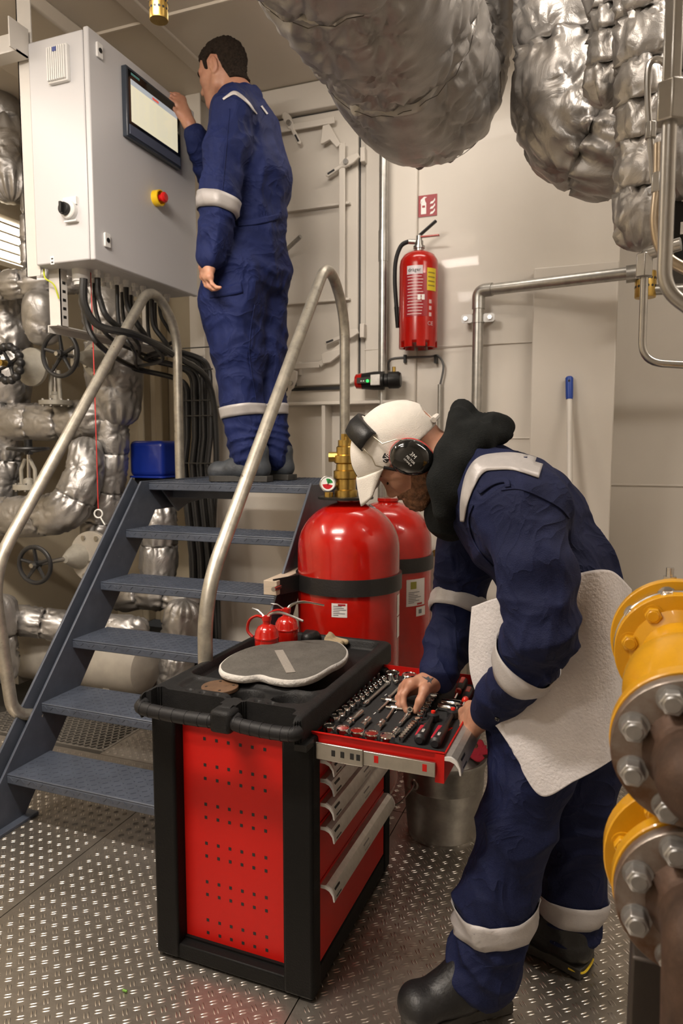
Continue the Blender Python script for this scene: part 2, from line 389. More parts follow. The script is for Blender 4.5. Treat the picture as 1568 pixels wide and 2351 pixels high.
def cornerplate(pix):
    P = [D(u, v, .04) for u, v in pix]
    part('corner_link', M().prism([(p[0], p[2]) for p in P][::-1], (0, yd-.03, 0), (1, 0, 0), (0, 0, 1), (0, -1, 0), .02), W_PAINT, dr_, bevel=.003)
cornerplate([(742, 290), (757, 286), (783, 332), (774, 340), (758, 322), (744, 330), (737, 332), (738, 322)])
cornerplate([(738, 812), (752, 808), (785, 800), (785, 812), (760, 832), (742, 836)])
def dog(u, v, ang, wedge):
    p = D(u, v, .05); t = thing_part(p, ang, wedge)
def thing_part(p, ang, wedge):
    ca, sa = math.cos(ang), math.sin(ang); X = np.array([ca, 0, sa]); Z = np.array([-sa, 0, ca])
    h = M().prism([(-.07, -.012), (-.03, -.022), (.02, -.018), (.03, -.009), (.115, -.012), (.125, 0), (.115, .012), (.03, .009), (.02, .018), (-.03, .022), (-.07, .012)], p, X, Z, (0, 1, 0), .018)
    l = part('dog_lever', h, W_PAINT, dr_, bevel=.004)
    part('pivot_bolt', M().cyl(p+np.array([0, -.014, 0]), p+np.array([0, .05, 0]), .013), STEELD, l)
    part('lever_slot', M().obox(p+X*.09+np.array([0, -.001, 0]), X, Z, (0, 1, 0), .04, .009, .004), GASK, l)
    q = p-X*.085
    part('keeper', M().bx(q[0]-.012, q[0]+.012, yd-.03, YB, q[2]-.035, q[2]+.035), W_PAINT, l, bevel=.003)
for (u, v, an) in ((664, 283, -62), (795, 372, 204), (793, 770, 196), (668, 880, 250)):
    thing_part(D(u, v, .05), math.radians(an), None)
a, b = D(640, 590, .04), D(690, 543, .1)
hb = part('door_handle', M().tube([a, b], .011, 12).cyl(a+np.array([0, .05, 0]), a+np.array([0, -.02, -.01]), .02), STEELD, dr_)
part('grip_sleeve', M().sph(a+np.array([.01, -.03, -.03]), .028), BLACKP, hb)
# ================================================================ stairs
STP = mat('dark_blue_grey_stair_paint', (.060, .072, .098), .40, var=.25, vscale=14, wear=((.24, .25, .28), 60, .69), bump=.1, bscale=60)
SXL, SXR = -1.875, -1.085; ZP = 1.145; rise = ZP/6; Y6 = 2.555; run = .166
st = thing('metal_stairs', ((SXL+SXR)/2, 2.2, 0), 'dark blue grey steel stairs with tubular handrails up to the control cabinet', 'stairs')
def stringer(x0, x1):
    poly = [(1.66, 0), (1.80, 0), (1.80, .012), (2.60, 1.02), (2.76, 1.02), (3.2, 1.06), (3.2, ZP+.006), (2.505, ZP+.006), (1.64, .10)]
    m = M().prism(poly, (x0, 0, 0), (0, 1, 0), (0, 0, 1), (1, 0, 0), x1-x0)
    return m
sl = part('stringer', stringer(SXL-.01, SXL), STP, st, bevel=.002)
part('stringer_flange', M().bar((SXL-.03, 1.62, .085), (SXL-.03, 2.50, ZP+.005), .06, .01, (1, 0, 0)).bx(SXL-.06, SXL+.03, 1.60, 1.83, 0, .012), STP, sl, bevel=.002)
sr = part('stringer', stringer(SXR, SXR+.01), STP, st, bevel=.002)
part('stringer_flange', M().bar((SXR+.012, 1.62, .085), (SXR+.012, 2.50, ZP+.005), .03, .01, (1, 0, 0)).bx(SXR-.03, SXR+.06, 1.60, 1.83, 0, .012), STP, sr, bevel=.002)
def studs(x0, x1, y0, y1, z, yf=None, zl=0):
    """small raised tread bars on the top and the front lip"""
    V = M(); k = 0; x = x0+.02
    while x < x1-.015:
        y = y0+.018; j = 0
        while y < y1-.012:
            s = 1 if (k+j) % 2 else -1
            V.obox((x, y, z+.0006), (1, s*.9, 0), (-s*.9, 1, 0), (0, 0, 1), .017, .0034, .0018); y += .024; j += 1
        if zl: V.obox((x, y0-.0006, z-zl/2), (1, 0, .9 if k % 2 else -.9), (0, 1, 0), (-.9 if k % 2 else .9, 0, 1), .017, .0018, .0034)
        x += .026; k += 1
    return V
for i in range(1, 7):
    z = rise*i; yf = Y6-run*(6-i)
    d = .20 if i < 6 else .66
    t = part('tread' if i < 6 else 'platform', M().bx(SXL, SXR, yf, yf+d, z-.006, z).bx(SXL, SXR, yf, yf+.006, z-.034, z-.006), STP, st, bevel=.003)
    s = part('tread_pattern', studs(SXL, SXR, yf, yf+d, z, zl=.03), STP, t, smooth=False); s['kind'] = 'stuff'
part('gusset_plate', M().prism([(2.72, ZP-.14), (2.6, ZP-.034), (3.0, ZP-.034)], (SXL+.03, 0, 0), (0, 1, 0), (0, 0, 1), (1, 0, 0), .008), STP, st)
part('cross_member', M().bx(SXL, SXL+.40, 2.68, 2.69, ZP-.075, ZP-.008), STP, st, bevel=.002)
xr = -1.045
hr = part('handrail', M().tube(bendpath([(xr, 1.665, .27), (xr, 1.665, .885), (xr, 2.60, 2.03), (xr, 2.79, 1.86), (xr, 2.79, ZP-.03)], .14, 9), .0215, 16), GALVD, st)
part('rail_bracket', M().bx(xr-.03, xr+.012, 1.635, 1.695, .24, .30), STP, hr)
part('rail_bracket', M().bx(xr-.03, xr+.012, 2.76, 2.82, ZP-.07, ZP-.01), STP, hr)
xr = -1.915
hr = part('handrail', M().tube(bendpath([(xr+.02, 1.90, .33), (xr, 1.80, .37), (xr, 1.74, .88), (xr, 2.665, 2.02), (xr, 2.855, 1.86), (xr, 2.855, ZP-.03)], .13, 9), .0215, 16), GALVD, st)
part('rail_bracket', M().bx(xr-.015, xr+.03, 1.86, 1.92, .29, .35), STP, hr)
part('rail_bracket', M().bx(xr-.012, xr+.03, 2.82, 2.89, ZP-.07, ZP-.01), STP, hr)
# ================================================================ control cabinet
CABM = mat('light_grey_enamel', (.50, .50, .515), .38, bump=.06, bscale=500)
PALE = mat('pale_plastic', (.66, .66, .65), .45)
cx0, cx1, cy0, cy1, cz0, cz1 = -2.2, -1.9, 2.283, 3.02, 2.03, 2.895
cb = thing('control_cabinet', ((cx0+cx1)/2, (cy0+cy1)/2, cz0), 'light grey wall mounted electrical control cabinet with a touch screen', 'cabinet')
part('body', M().bx(cx0, cx1-.03, cy0+.006, cy1-.006, cz0+.004, cz1-.004), CABM, cb, bevel=.006)
dd = part('door', M().bx(cx1-.024, cx1, cy0, cy1, cz0, cz1), CABM, cb, bevel=.006, bseg=3)
part('door_seal', M().bx(cx1-.032, cx1-.022, cy0+.01, cy1-.01, cz0+.008, cz1-.008), BLKPR, cb)
def CF(u, v): return onx(u, v, cx1)
def CS(u, v): return ony(u, v, cy0)
a, b, c, e = CF(277, 150), CF(405, 248), CF(405, 388), CF(283, 318)
y0, y1, z0, z1 = (a[1]+e[1])/2, (b[1]+c[1])/2, (e[2]+c[2])/2, (a[2]+b[2])/2
DARKB = mat('dark_blue_grey_bezel', (.028, .036, .05), .3)
BEZL = mat('slate_bezel_foot', (.075, .09, .14), .4)
SCR = mat('lit_screen', (.4, .4, .35), .25, emit=(.80, .72, .50), estr=.62, c2=(.36, .36, .32), vscale=3)
ds = part('touch_panel', M().bx(cx1-.002, cx1+.024, y0, y1, z0, z1), DARKB, cb, bevel=.004)
part('bezel_face', M().bx(cx1+.024, cx1+.0255, y0+.012, y1-.012, z0+.055, z1-.012), BLACKG, ds)
part('bezel_foot', M().bx(cx1+.024, cx1+.0275, y0+.012, y1-.012, z0+.012, z0+.05), BEZL, ds, bevel=.001)
sy0, sy1, sz0, sz1 = y0+.026, y1-.03, z0+.066, z1-.045
sc = part('screen', M().bx(cx1+.0255, cx1+.0262, sy0, sy1, sz0, sz1), SCR, ds)
SCRH = mat('screen_header', (.3, .33, .36), .3, emit=(.42, .46, .50), estr=.5)
SCRT = mat('screen_text', (.3, .3, .28), .4, emit=(.68, .62, .45), estr=.7)
REDS = mat('screen_red', (.5, .1, .08), .4, emit=(.8, .12, .08), estr=.5)
part('screen_header_bar', M().bx(cx1+.0262, cx1+.0265, sy0, sy1, sz1-.022, sz1), SCRH, sc)
part('screen_alarm_box', M().bx(cx1+.0265, cx1+.0268, (sy0+sy1)/2-.02, (sy0+sy1)/2+.025, sz1-.017, sz1-.007), REDS, sc)
rows = M()
for i in range(16):
    z = sz1-.036-i*(sz1-sz0-.05)/16; y = sy0+.012
    for wd in (.03, .055, .04, .10, .05):
        k = wd*random.uniform(.5, .95); rows.bx(cx1+.0262, cx1+.0264, y, y+k, z-.003, z+.001); y += wd+.012
part('screen_text_rows', rows, SCRT, sc, smooth=False)['kind'] = 'stuff'
part('maker_plate', M().bx(cx1+.0255, cx1+.0262, y0+.03, y0+.085, z1-.028, z1-.019), mat('teal_print', (.10, .30, .30), .4), ds)
# emergency stop
p = CF(357, 456); YEL = mat('signal_yellow', (.78, .50, .012), .35); REDB = mat('signal_red_plastic', (.60, .012, .012), .3)
es = part('emergency_stop', M().lathe([(.030, 0), (.032, .006), (.032, .012), (.0, .012)], p, (1, 0, 0)).lathe([(.034, .0), (.034, .03), (.029, .031), (.029, .002)], p+np.array([0, 0, 0]), (1, 0, 0)), YEL, cb)
part('stop_button', M().lathe([(.014, .01), (.014, .036), (.021, .04), (.022, .05), (.015, .056), (0, .057)], p, (1, 0, 0)), REDB, es)
# latches on the door
for u, v in ((226, 117), (244, 552)):
    p = CF(u, v)
    q = part('quarter_turn_latch', M().prism(rrect(.034, .056, .006), p, (0, 1, 0), (0, 0, 1), (1, 0, 0), .009), PALE, cb, bevel=.002)
    part('latch_core', M().cyl(p+np.array([.008, 0, 0]), p+np.array([.0115, 0, 0]), .009), BLACKP, q)
# louvre on the side
a, b = CS(112, 112), CS(160, 186)
vg = part('filter_grille', M().bx(a[0], b[0], cy0-.012, cy0+.007, b[2], a[2]), PALE, cb, bevel=.004)
for i in range(9):
    x = a[0]+.008+i*(b[0]-a[0]-.016)/8
    part('grille_slat', M().bx(x-.003, x+.003, cy0-.022, cy0-.011, b[2]+.006, a[2]-.008), PALE, vg, bevel=.001)
part('grille_tag', M().bx((a[0]+b[0])/2-.012, (a[0]+b[0])/2+.006, cy0-.0235, cy0-.021, a[2]-.028, a[2]-.012), mat('blue_tag', (.06, .08, .25), .4), vg)
# rotary main switch
p = CS(160, 483)
rs = part('rotary_switch', M().lathe([(.036, -.006), (.036, .014), (.033, .018), (0, .018)], p, (0, -1, 0)), PALE, cb)
part('switch_knob', M().cyl(p+np.array([-.004, -.015, 0]), p+np.array([-.004, -.035, 0]), .024).obox(p+np.array([-.004, -.04, 0]), (1, 0, 0), (0, 1, 0), (0, 0, 1), .011, .022, .042), BLACKP, rs, bevel=.002)
part('switch_plate', M().bx(p[0]-.03, p[0]+.035, cy0-.003, cy0+.007, p[2]+.02, p[2]+.05), PALE, rs)
part('switch_tab', M().bx(p[0]-.02, p[0]+.04, cy0-.012, cy0+.006, p[2]-.047, p[2]-.041), PALE, rs)
p = CS(118, 597)
stk = part('rating_sticker', M().bx(p[0]-.009, p[0]+.009, cy0+.0045, cy0+.0065, p[2]-.016, p[2]+.016), WHITE, cb)
for z in (-.008, .006): part('sticker_print', M().bx(p[0]-.005, p[0]+.005, cy0+.004, cy0+.0048, p[2]+z-.003, p[2]+z+.003), BLKPR, stk)
p = np.array([-2.05, cy0+.09, cz1])
part('lifting_eye', M().torus(p+np.array([0, 0, .022]), (0, 1, 0), .018, .005, 20, 8), STEEL, cb)
part('lifting_eye', M().torus(p+np.array([0, .55, .022]), (0, 1, 0), .018, .005, 20, 8), STEEL, cb)
# cable glands in the underside
p = onz(186, 622, cz0)
part('cable_socket', M().lathe([(.036, .004), (.036, -.045), (.030, -.047), (.030, -.06), (0, -.06)], p), PALE, cb)
gl = []
for r_ in range(2):
    for i in range(9):
        g = np.array([-2.02-.07*r_, 2.44+i*.062, cz0+.004]); gl.append(g)
        part('cable_gland', M().lathe([(.014, 0), (.014, -.016), (.011, -.018), (.011, -.034), (0, -.034)], g, n=8), PALE, cb)
FRM = mat('white_frame_paint', (.58, .56, .53), .4, var=.06, vscale=6)
# support frame of the cabinet
fr = thing('cabinet_support_frame', (-2.24, 2.33, 1.7), 'white painted steel channel frame carrying the grey control cabinet', 'frame')
xa = ony(56, 300, 2.33)[0]
part('post', M().bx(xa, cx0, 2.31, 2.315, 2.0, ZC-.07).bx(xa, xa+.005, 2.31, 2.36, 2.0, ZC-.07), FRM, fr)
zc = ony(70, 130, 2.30)[2]
part('head_channel', M().bx(-2.9, cx0, 2.29, 2.296, zc-.01, zc+.10).bx(-2.9, cx0, 2.23, 2.29, zc-.01, zc-.004).bx(cx0-.006, cx0, 2.2, 2.29, zc-.01, zc+.10), FRM, fr)
a = ony(112, 650, 2.36); b = ony(138, 650, 2.36); zb_ = ony(125, 748, 2.36)[2]
pf = part('strut_post', M().bx(a[0], b[0], 2.36, 2.364, zb_, 2.04).bx(b[0]-.004, b[0], 2.36, 2.40, zb_, 2.04), FRM, fr)
for i in range(7):
    z = zb_+.03+i*.035
    if z < 1.99: part('strut_slot', M().bx(b[0]-.0005, b[0]+.0006, 2.372, 2.39, z, z+.012), BLKPR, pf)
part('cable_tray_rail', M().bx(-2.2, -2.195, 2.34, 3.35, zb_-.03, zb_).bx(-2.195, -2.15, 2.34, 3.35, zb_-.004, zb_), FRM, fr)
part('strut_post', M().bx(-2.2, -2.16, 2.98, 2.984, zb_, 2.04), FRM, fr)
YG = mat('earth_wire', (.45, .5, .02), .4)
tag(part('earth_wire', M().tube(smoothpath([(a[0]+.005, 2.33, 2.03), (a[0]+.02, 2.32, 1.99), (b[0]-.01, 2.335, 1.965), (b[0], 2.35, 1.91)], 6), .0035, 6), YG), 'yellow green earth wire hanging under the left corner of the cabinet', 'wire')
# pull cord with a ring
RC = mat('red_cord', (.62, .03, .03), .5)
p = onz(208, 628, cz0); zr = onx(229, 1178, p[0])[2]
pc = thing('pull_cord', (p[0], p[1], zr), 'thin red pull cord with a white ring hanging below the cabinet', 'cord')
part('cord', M().tube([(p[0], p[1], cz0+.006), (p[0]+.002, p[1], 1.6), (p[0], p[1], zr+.02)], .0022, 6), RC, pc)
part('ring', M().torus((p[0], p[1], zr-.002), (.3, -1, 0), .018, .0035, 20, 6).tube([(p[0]+.012, p[1]-.002, zr-.018), (p[0]+.035, p[1]-.002, zr-.05)], .003, 6), WHITE, pc)
# cables: each its own
CAB = mat('black_cable_sheath', (.012, .012, .012), .4)
cbd = thing('cable_bundle', (-2.0, 3.2, .02), 'bundle of black cables from the cabinet running down behind the stairs', 'cables')
for i in range(11):
    g = gl[(i*7) % 18]; u = 484-i*6.2
    yv = 3.27+.02*(i % 3); q = ony(u, 900, yv)
    zt = 1.82+.012*(i % 4)-.012*i
    s_ = .10+.006*i
    pts = [g+np.array([0, 0, -.03]), (g[0], g[1]+.01, zt+.10), (g[0]+.03, g[1]+.07, zt), (q[0]-s_-.05, yv-.16, zt-.01), (q[0]-.02, yv-.02, zt-.07), (q[0], yv, zt-.2)]
    wob = random.uniform(-.006, .006)
    path = list(smoothpath(pts, 7))+[np.array([q[0]+wob, yv, 1.35]), np.array([q[0]-.022+wob, yv, 1.2]), np.array([q[0]-.01, yv, 1.0]), np.array([q[0]+.02, yv, .7]), np.array([q[0]+.03, yv, .02])]
    part('cable', M().tube(path, .0088 if i % 3 else .0125, 8), CAB, cbd)
p = onz(192, 640, cz0-.06)
pts = [p, p-np.array([0, 0, .10]), p+np.array([.03, .05, -.18]), p+np.array([.1, .2, -.2]), p+np.array([.05, .55, -.24]), p+np.array([.02, .90, -.34]), p+np.array([.01, .98, -.7]), p+np.array([-.02, .98, -1.2]), p+np.array([0, .98, -1.9])]
part('cable', M().tube(smoothpath(pts, 6), .016, 10), CAB, cbd)
# cable ties: little black straps across the vertical run
for v in (800, 850, 920, 955, 1063):
    a, b = ony(418, v, 3.25), ony(488, v, 3.25)
    part('cable_tie', M().bx(a[0], b[0], 3.25, 3.254, a[2]-.003, a[2]+.003), CAB, cbd)
# ================================================================ blue actuator behind the platform
BLUE = mat('blue_enamel', (.008, .03, .30), .3, coat=.3)
a, b = ony(322, 1092, 3.42), ony(397, 1012, 3.42)
act = thing('valve_actuator', ((a[0]+b[0])/2, 3.42, .8), 'blue valve actuator behind the left end of the stair platform', 'actuator')
cxm, hw = (a[0]+b[0])/2, (b[0]-a[0])/2
part('cover', M().prism(rrect(2*hw, 2*hw*.9, .03), (cxm, 3.42, a[2]), (1, 0, 0), (0, 1, 0), (0, 0, 1), b[2]-a[2]), BLUE, act, bevel=.03, bseg=5)
part('cover_rim', M().prism(rrect(2*hw+.012, 1.8*hw+.012, .03), (cxm, 3.42, a[2]-.008), (1, 0, 0), (0, 1, 0), (0, 0, 1), .012), BLUE, act, bevel=.003)
part('base', M().bx(cxm-hw*.85, cxm+hw*.85, 3.42-hw*.7, 3.42+hw*.7, a[2]-.05, a[2]-.006), BLACKP, act, bevel=.006)
part('stem', M().lathe([(.022, 0), (.022, .12), (.035, .125), (.035, .15), (.02, .155), (.02, .45)], (cxm+.02, 3.42, a[2]-.5)), BLUE, act)
# ================================================================ quilted silver lagging
def silver(name, c, rough, bs):
    m = mat(name, c, rough, .82, var=.22, vscale=7)
    nt = m.node_tree; N = nt.nodes.new; L = nt.links.new; b = nt.nodes['Principled BSDF']
    tc = N('ShaderNodeTexCoord'); n = N('ShaderNodeTexNoise'); n.inputs['Scale'].default_value = bs; n.inputs['Detail'].default_value = 3; n.inputs['Distortion'].default_value = 1.6
    L(tc.outputs['Object'], n.inputs[0])
    n2 = N('ShaderNodeTexNoise'); n2.inputs['Scale'].default_value = 420; L(tc.outputs['Object'], n2.inputs[0])
    ad = N('ShaderNodeMath'); ad.operation = 'MULTIPLY_ADD'; L(n2.outputs['Fac'], ad.inputs[0]); ad.inputs[1].default_value = .07; L(n.outputs['Fac'], ad.inputs[2])
    bp = N('ShaderNodeBump'); bp.inputs['Strength'].default_value = .42; bp.inputs['Distance'].default_value = .012
    L(ad.outputs[0], bp.inputs['Height']); L(bp.outputs[0], b.inputs['Normal'])
    return m
SILV = silver('silver_glass_cloth', (.50, .485, .47), .41, 11)
SILVB = silver('silver_cloth_large', (.47, .455, .44), .45, 7)
WIRE = mat('lacing_wire', (.12, .11, .10), .4, .9)
def resample(P, n):
    P = np.array(P, float); d = np.r_[0, np.cumsum(np.linalg.norm(np.diff(P, axis=0), axis=1))]
    t = np.linspace(0, d[-1], n); return np.stack([np.interp(t, d, P[:, k]) for k in range(3)], 1), d[-1]
def lag(name, label, pts, R, nsec=3, group=None, puff=.10, tufts=1.0, m=None, bend=None, cap0=True, cap1=True, res=.0105, lace=False, seed=0, amp=1.0, cuts=None):
    rg = np.random.default_rng(seed+11); m = m or SILV
    P = bendpath(pts, bend, 10) if bend else smoothpath(pts, 8)
    n = max(24, int(sum(np.linalg.norm(np.diff(np.array(P), axis=0), axis=1))/res)); P, Ltot = resample(P, n)
    T = np.gradient(P, axis=0); T /= np.linalg.norm(T, axis=1)[:, None]
    x, y, d = frame(T[0]); X = []; Yv = []
    for i in range(n): x = nrm(x-T[i]*np.dot(x, T[i])); X.append(x); Yv.append(np.cross(T[i], x))
    X, Yv = np.array(X), np.array(Yv); RR = np.full(n, R) if np.isscalar(R) else np.interp(np.linspace(0, 1, n), np.linspace(0, 1, len(R)), R)
    Rm = RR.mean(); nt = int(max(28, 2*math.pi*Rm/res)); th = np.linspace(0, 2*math.pi, nt, endpoint=False)
    S = np.linspace(0, Ltot, n)
    root = thing(name, P[n//2]-np.array([0, 0, Rm]), label, 'pipe', group)
    cuts = [0]+[int(n*(k+rg.uniform(-.12, .12))/nsec) for k in range(1, nsec)]+[n-1] if cuts is None else [int(c*(n-1)) for c in cuts]
    for k in range(len(cuts)-1):
        i0, i1 = cuts[k], cuts[k+1]
        if i1-i0 < 4: continue
        idx = np.arange(i0, i1+1); s = S[idx]; t = (s-s[0])/(s[-1]-s[0]); ln = s[-1]-s[0]; r0 = RR[idx]
        G = np.broadcast_to(r0[:, None], (len(idx), nt)).copy()
        G *= 1+puff*(1-np.abs(2*t-1)**3)[:, None]-.05
        ed = np.minimum(s-s[0], s[-1]-s)[:, None]
        # gathers along the seams
        for q in range(3):
            kf = rg.integers(7, 16); G += amp*.006*np.cos(kf*th+rg.uniform(0, 6.3))[None]*np.exp(-ed/.035)*(Rm/.15)**.5
        # tufts with puckers
        nrow = max(1, int(round(ln/.125))); ncol = max(4, int(2*math.pi*Rm/.135))
        for a in range(nrow+1):
            for b in range(ncol):
                if rg.random() > .86*tufts: continue
                ts = (a)/nrow*ln if a in (0, nrow) else (a+rg.uniform(-.25, .25))/nrow*ln
                tt = 2*math.pi*(b+.5*(a % 2)+rg.uniform(-.25, .25))/ncol
                dth = (th-tt+math.pi) % (2*math.pi)-math.pi
                ds = (s-s[0]-ts)[:, None]; dt = (dth*Rm)[None]; dist = np.sqrt(ds**2+dt**2)+1e-6; an = np.arctan2(dt, ds)
                sg = .034*(Rm/.15)**.4; f = rg.integers(6, 10); ph = rg.uniform(0, 6.3)
                G += -amp*rg.uniform(.016, .028)*(Rm/.15)**.5*np.exp(-(dist/sg)**1.0)+amp*.0062*np.cos(f*an+ph)*np.exp(-((dist-sg*1.0)/(sg*.9))**2)
        # long creases
        for q in range(max(2, int(ln*Rm*60))):
            cs, ct = rg.uniform(0, ln), rg.uniform(0, 2*math.pi); al = rg.uniform(0, math.pi); lg = rg.uniform(.05, .13)
            dth = (th-ct+math.pi) % (2*math.pi)-math.pi; ds = (s-s[0]-cs)[:, None]; dt = (dth*Rm)[None]
            u_ = ds*math.cos(al)+dt*math.sin(al); v_ = -ds*math.sin(al)+dt*math.cos(al)
            G += amp*rg.choice([-1, 1])*.0065*np.exp(-(u_/lg)**2-(v_/.014)**2)
        c, sn = np.cos(th), np.sin(th)
        V = P[idx][:, None]+(X[idx][:, None]*c[None, :, None]+Yv[idx][:, None]*sn[None, :, None])*G[..., None]
        rows = [V.reshape(-1, 3)]; nr = len(idx)
        i = np.arange(nr-1)[:, None]*nt; j = np.arange(nt)[None]; jn = (j+1) % nt
        F = np.stack([i+j, i+jn, i+nt+jn, i+nt+j], -1).reshape(-1, 4).tolist()
        V = V.reshape(-1, 3); base = len(V); extra = []
        def capend(ri, sign, round_):
            nonlocal extra
            ci = P[idx[ri]]; tv = T[idx[ri]]*sign; prev = np.arange(nt)+ri*nt if ri >= 0 else np.arange(nt)+(nr-1)*nt
            ring = V[prev]; b0 = base+len(extra)
            for q, (sc, of) in enumerate(((.86, .28), (.6, .46), (.3, .55)) if round_ else ((.55, -.06), (.2, -.06))):
                nv = ci+(ring-ci)*sc+tv*of*Rm; st_ = base+len(extra); extra += nv.tolist()
                for a_ in range(nt):
                    b_ = (a_+1) % nt; qd = (int(prev[a_]), int(prev[b_]), st_+b_, st_+a_); F.append(qd if sign > 0 else qd[::-1])
                prev = np.arange(nt)+st_
            pl = [int(z) for z in prev]; F.append(tuple(pl) if sign > 0 else tuple(pl[::-1]))
        capend(0, -1, cap0 and k == 0); capend(-1, 1, cap1 and k == len(cuts)-2)
        Va = np.concatenate([V, np.array(extra)]) if extra else V
        meshobj('lagging_jacket', Va, F, m, root, ang=None)
        if lace and k > 0:
            na = 44; zz = []
            for q in range(na):
                a_ = 2*math.pi*q/na; rr = r0[0]*.925; off = .007*(1 if q % 2 else -1)
                zz.append(P[i0]+T[i0]*off+(X[i0]*math.cos(a_)+Yv[i0]*math.sin(a_))*rr)
            part('lacing_wire', M().tube(zz, .0011, 5, closed=True), WIRE, root)
    return root
# big duct overhead: runs along the room and turns up through the deckhead
lag('insulated_duct', 'huge quilted silver insulated pipe hanging under the ceiling in the upper middle', [(-.58, -1.3, 2.43), (-.58, 2.50, 2.43), (-.58, 2.50, 3.12)], .245, puff=.06, bend=.34, m=SILVB, cuts=[0, .12, .26, .40, .52, .64, .74, .84, 1.0], lace=True, res=.0105, seed=1, cap0=False, cap1=False, tufts=.9)
lag('insulated_pipe', 'wide silver lagged pipe elbow beside the huge duct, upper right', [(-.155, 2.35, 3.12), (-.155, 2.35, 2.24), (.16, 2.35, 2.18), (.5, 2.35, 2.2)], [.165, .165, .165, .15], nsec=5, bend=.16, seed=2, cap0=False, amp=1.5)
lag('insulated_pipe', 'short silver lagged branch hanging in front of the wide elbow, upper right', [ony(1398, -40, 1.95), ony(1400, 100, 1.95), ony(1392, 215, 1.95)], .056, nsec=4, seed=3, amp=1.1)
lag('insulated_pipe', 'slim vertical silver lagged pipe ending in a rounded bottom at the right edge', [ony(1480, -60, 1.85), ony(1478, 250, 1.85), ony(1472, 540, 1.85)], [.068, .066, .062], nsec=6, seed=4, amp=1.2)
lag('insulated_pipe', 'silver lagged pipe behind the grey tubes at the far right edge', [ony(1568, -60, 2.0), ony(1572, 200, 2.0), ony(1575, 420, 2.0)], .075, nsec=4, seed=5, amp=1.2)
GR = 'silver lagged pipes left of the stairs'
def L3(*q): return [ony(u, v, y) for u, v, y in q]
lag('insulated_pipe', 'fat silver lagged elbow at the left edge beside the cabinet', L3((-130, 180, 3.0), (-30, 250, 3.0), (8, 330, 3.0), (22, 430, 3.0)), [.15, .16, .155, .11], nsec=3, group=GR, seed=20)
lag('insulated_pipe', 'thin silver lagged riser below the cabinet in front of the lit louvres', L3((66, 440, 3.0), (62, 540, 3.0), (62, 610, 3.0)), .037, nsec=3, group=GR, seed=21)
lag('insulated_pipe', 'puffy silver lagged branch just under the left corner of the cabinet', L3((-30, 660, 2.95), (60, 650, 2.95), (175, 640, 3.05)), .075, nsec=4, group=GR, seed=22, amp=1.3)
lag('insulated_pipe', 'short silver lagged riser between the cabinet strut and the upper handwheel', L3((95, 690, 2.92), (98, 770, 2.95)), .095, nsec=1, group=GR, seed=23)
lag('insulated_pipe', 'tall wrinkled silver lagged riser at the left edge behind the scalloped wheel', L3((20, 690, 3.15), (18, 900, 3.15), (10, 1010, 3.15), (0, 1150, 3.15)), [.125, .13, .12, .10], nsec=4, group=GR, seed=24, amp=1.2)
lag('insulated_pipe', 'large silver lagged valve box to the right of the upper handwheel', L3((235, 660, 3.2), (262, 760, 3.2), (262, 840, 3.2), (268, 945, 3.2)), [.14, .16, .155, .135], nsec=2, group=GR, seed=25)
lag('insulated_pipe', 'silver lagged riser below the valve box crossed by the red cord', L3((255, 950, 3.2), (256, 1030, 3.2), (248, 1100, 3.2), (232, 1200, 3.2), (228, 1290, 3.2)), [.095, .095, .10, .11, .09], nsec=4, group=GR, seed=26)
lag('insulated_pipe', 'level silver lagged pipe joining the two risers below the upper handwheel', L3((20, 968, 3.1), (130, 968, 3.1), (225, 958, 3.15)), .105, nsec=3, group=GR, seed=27)
lag('insulated_pipe', 'silver lagged elbow curving up from the left edge above the lower handwheel', L3((-60, 1185, 2.95), (60, 1185, 2.95), (150, 1170, 2.95), (190, 1100, 3.0), (200, 1030, 3.05)), [.11, .11, .115, .11, .09], nsec=4, group=GR, seed=28)
lag('insulated_pipe', 'silver lagged riser seen through the gap between the second and third tread', L3((362, 1170, 3.3), (366, 1260, 3.3), (362, 1320, 3.3)), .105, nsec=2, group=GR, seed=29)
lag('insulated_pipe', 'bulky silver lagged branch behind the third and fourth tread', L3((270, 1365, 3.2), (350, 1360, 3.2), (445, 1375, 3.25)), .095, nsec=3, group=GR, seed=30, amp=1.3)
lag('insulated_pipe', 'silver lagged downpipe behind the fourth tread beside the handrail post', L3((420, 1400, 3.1), (410, 1480, 3.1), (390, 1590, 3.1)), .10, nsec=2, group=GR, seed=31)
lag('insulated_pipe', 'low silver lagged pipe at the left edge under the lower handwheel', L3((-60, 1425, 2.75), (60, 1425, 2.75), (165, 1440, 2.85), (320, 1450, 2.95)), .082, nsec=4, group=GR, seed=32, amp=1.2)
lag('insulated_pipe', 'silver lagged foot bend at the left edge just above the steel drum', L3((-5, 1385, 2.62), (0, 1470, 2.62), (5, 1545, 2.62)), .085, nsec=2, group=GR, seed=33, amp=1.2)
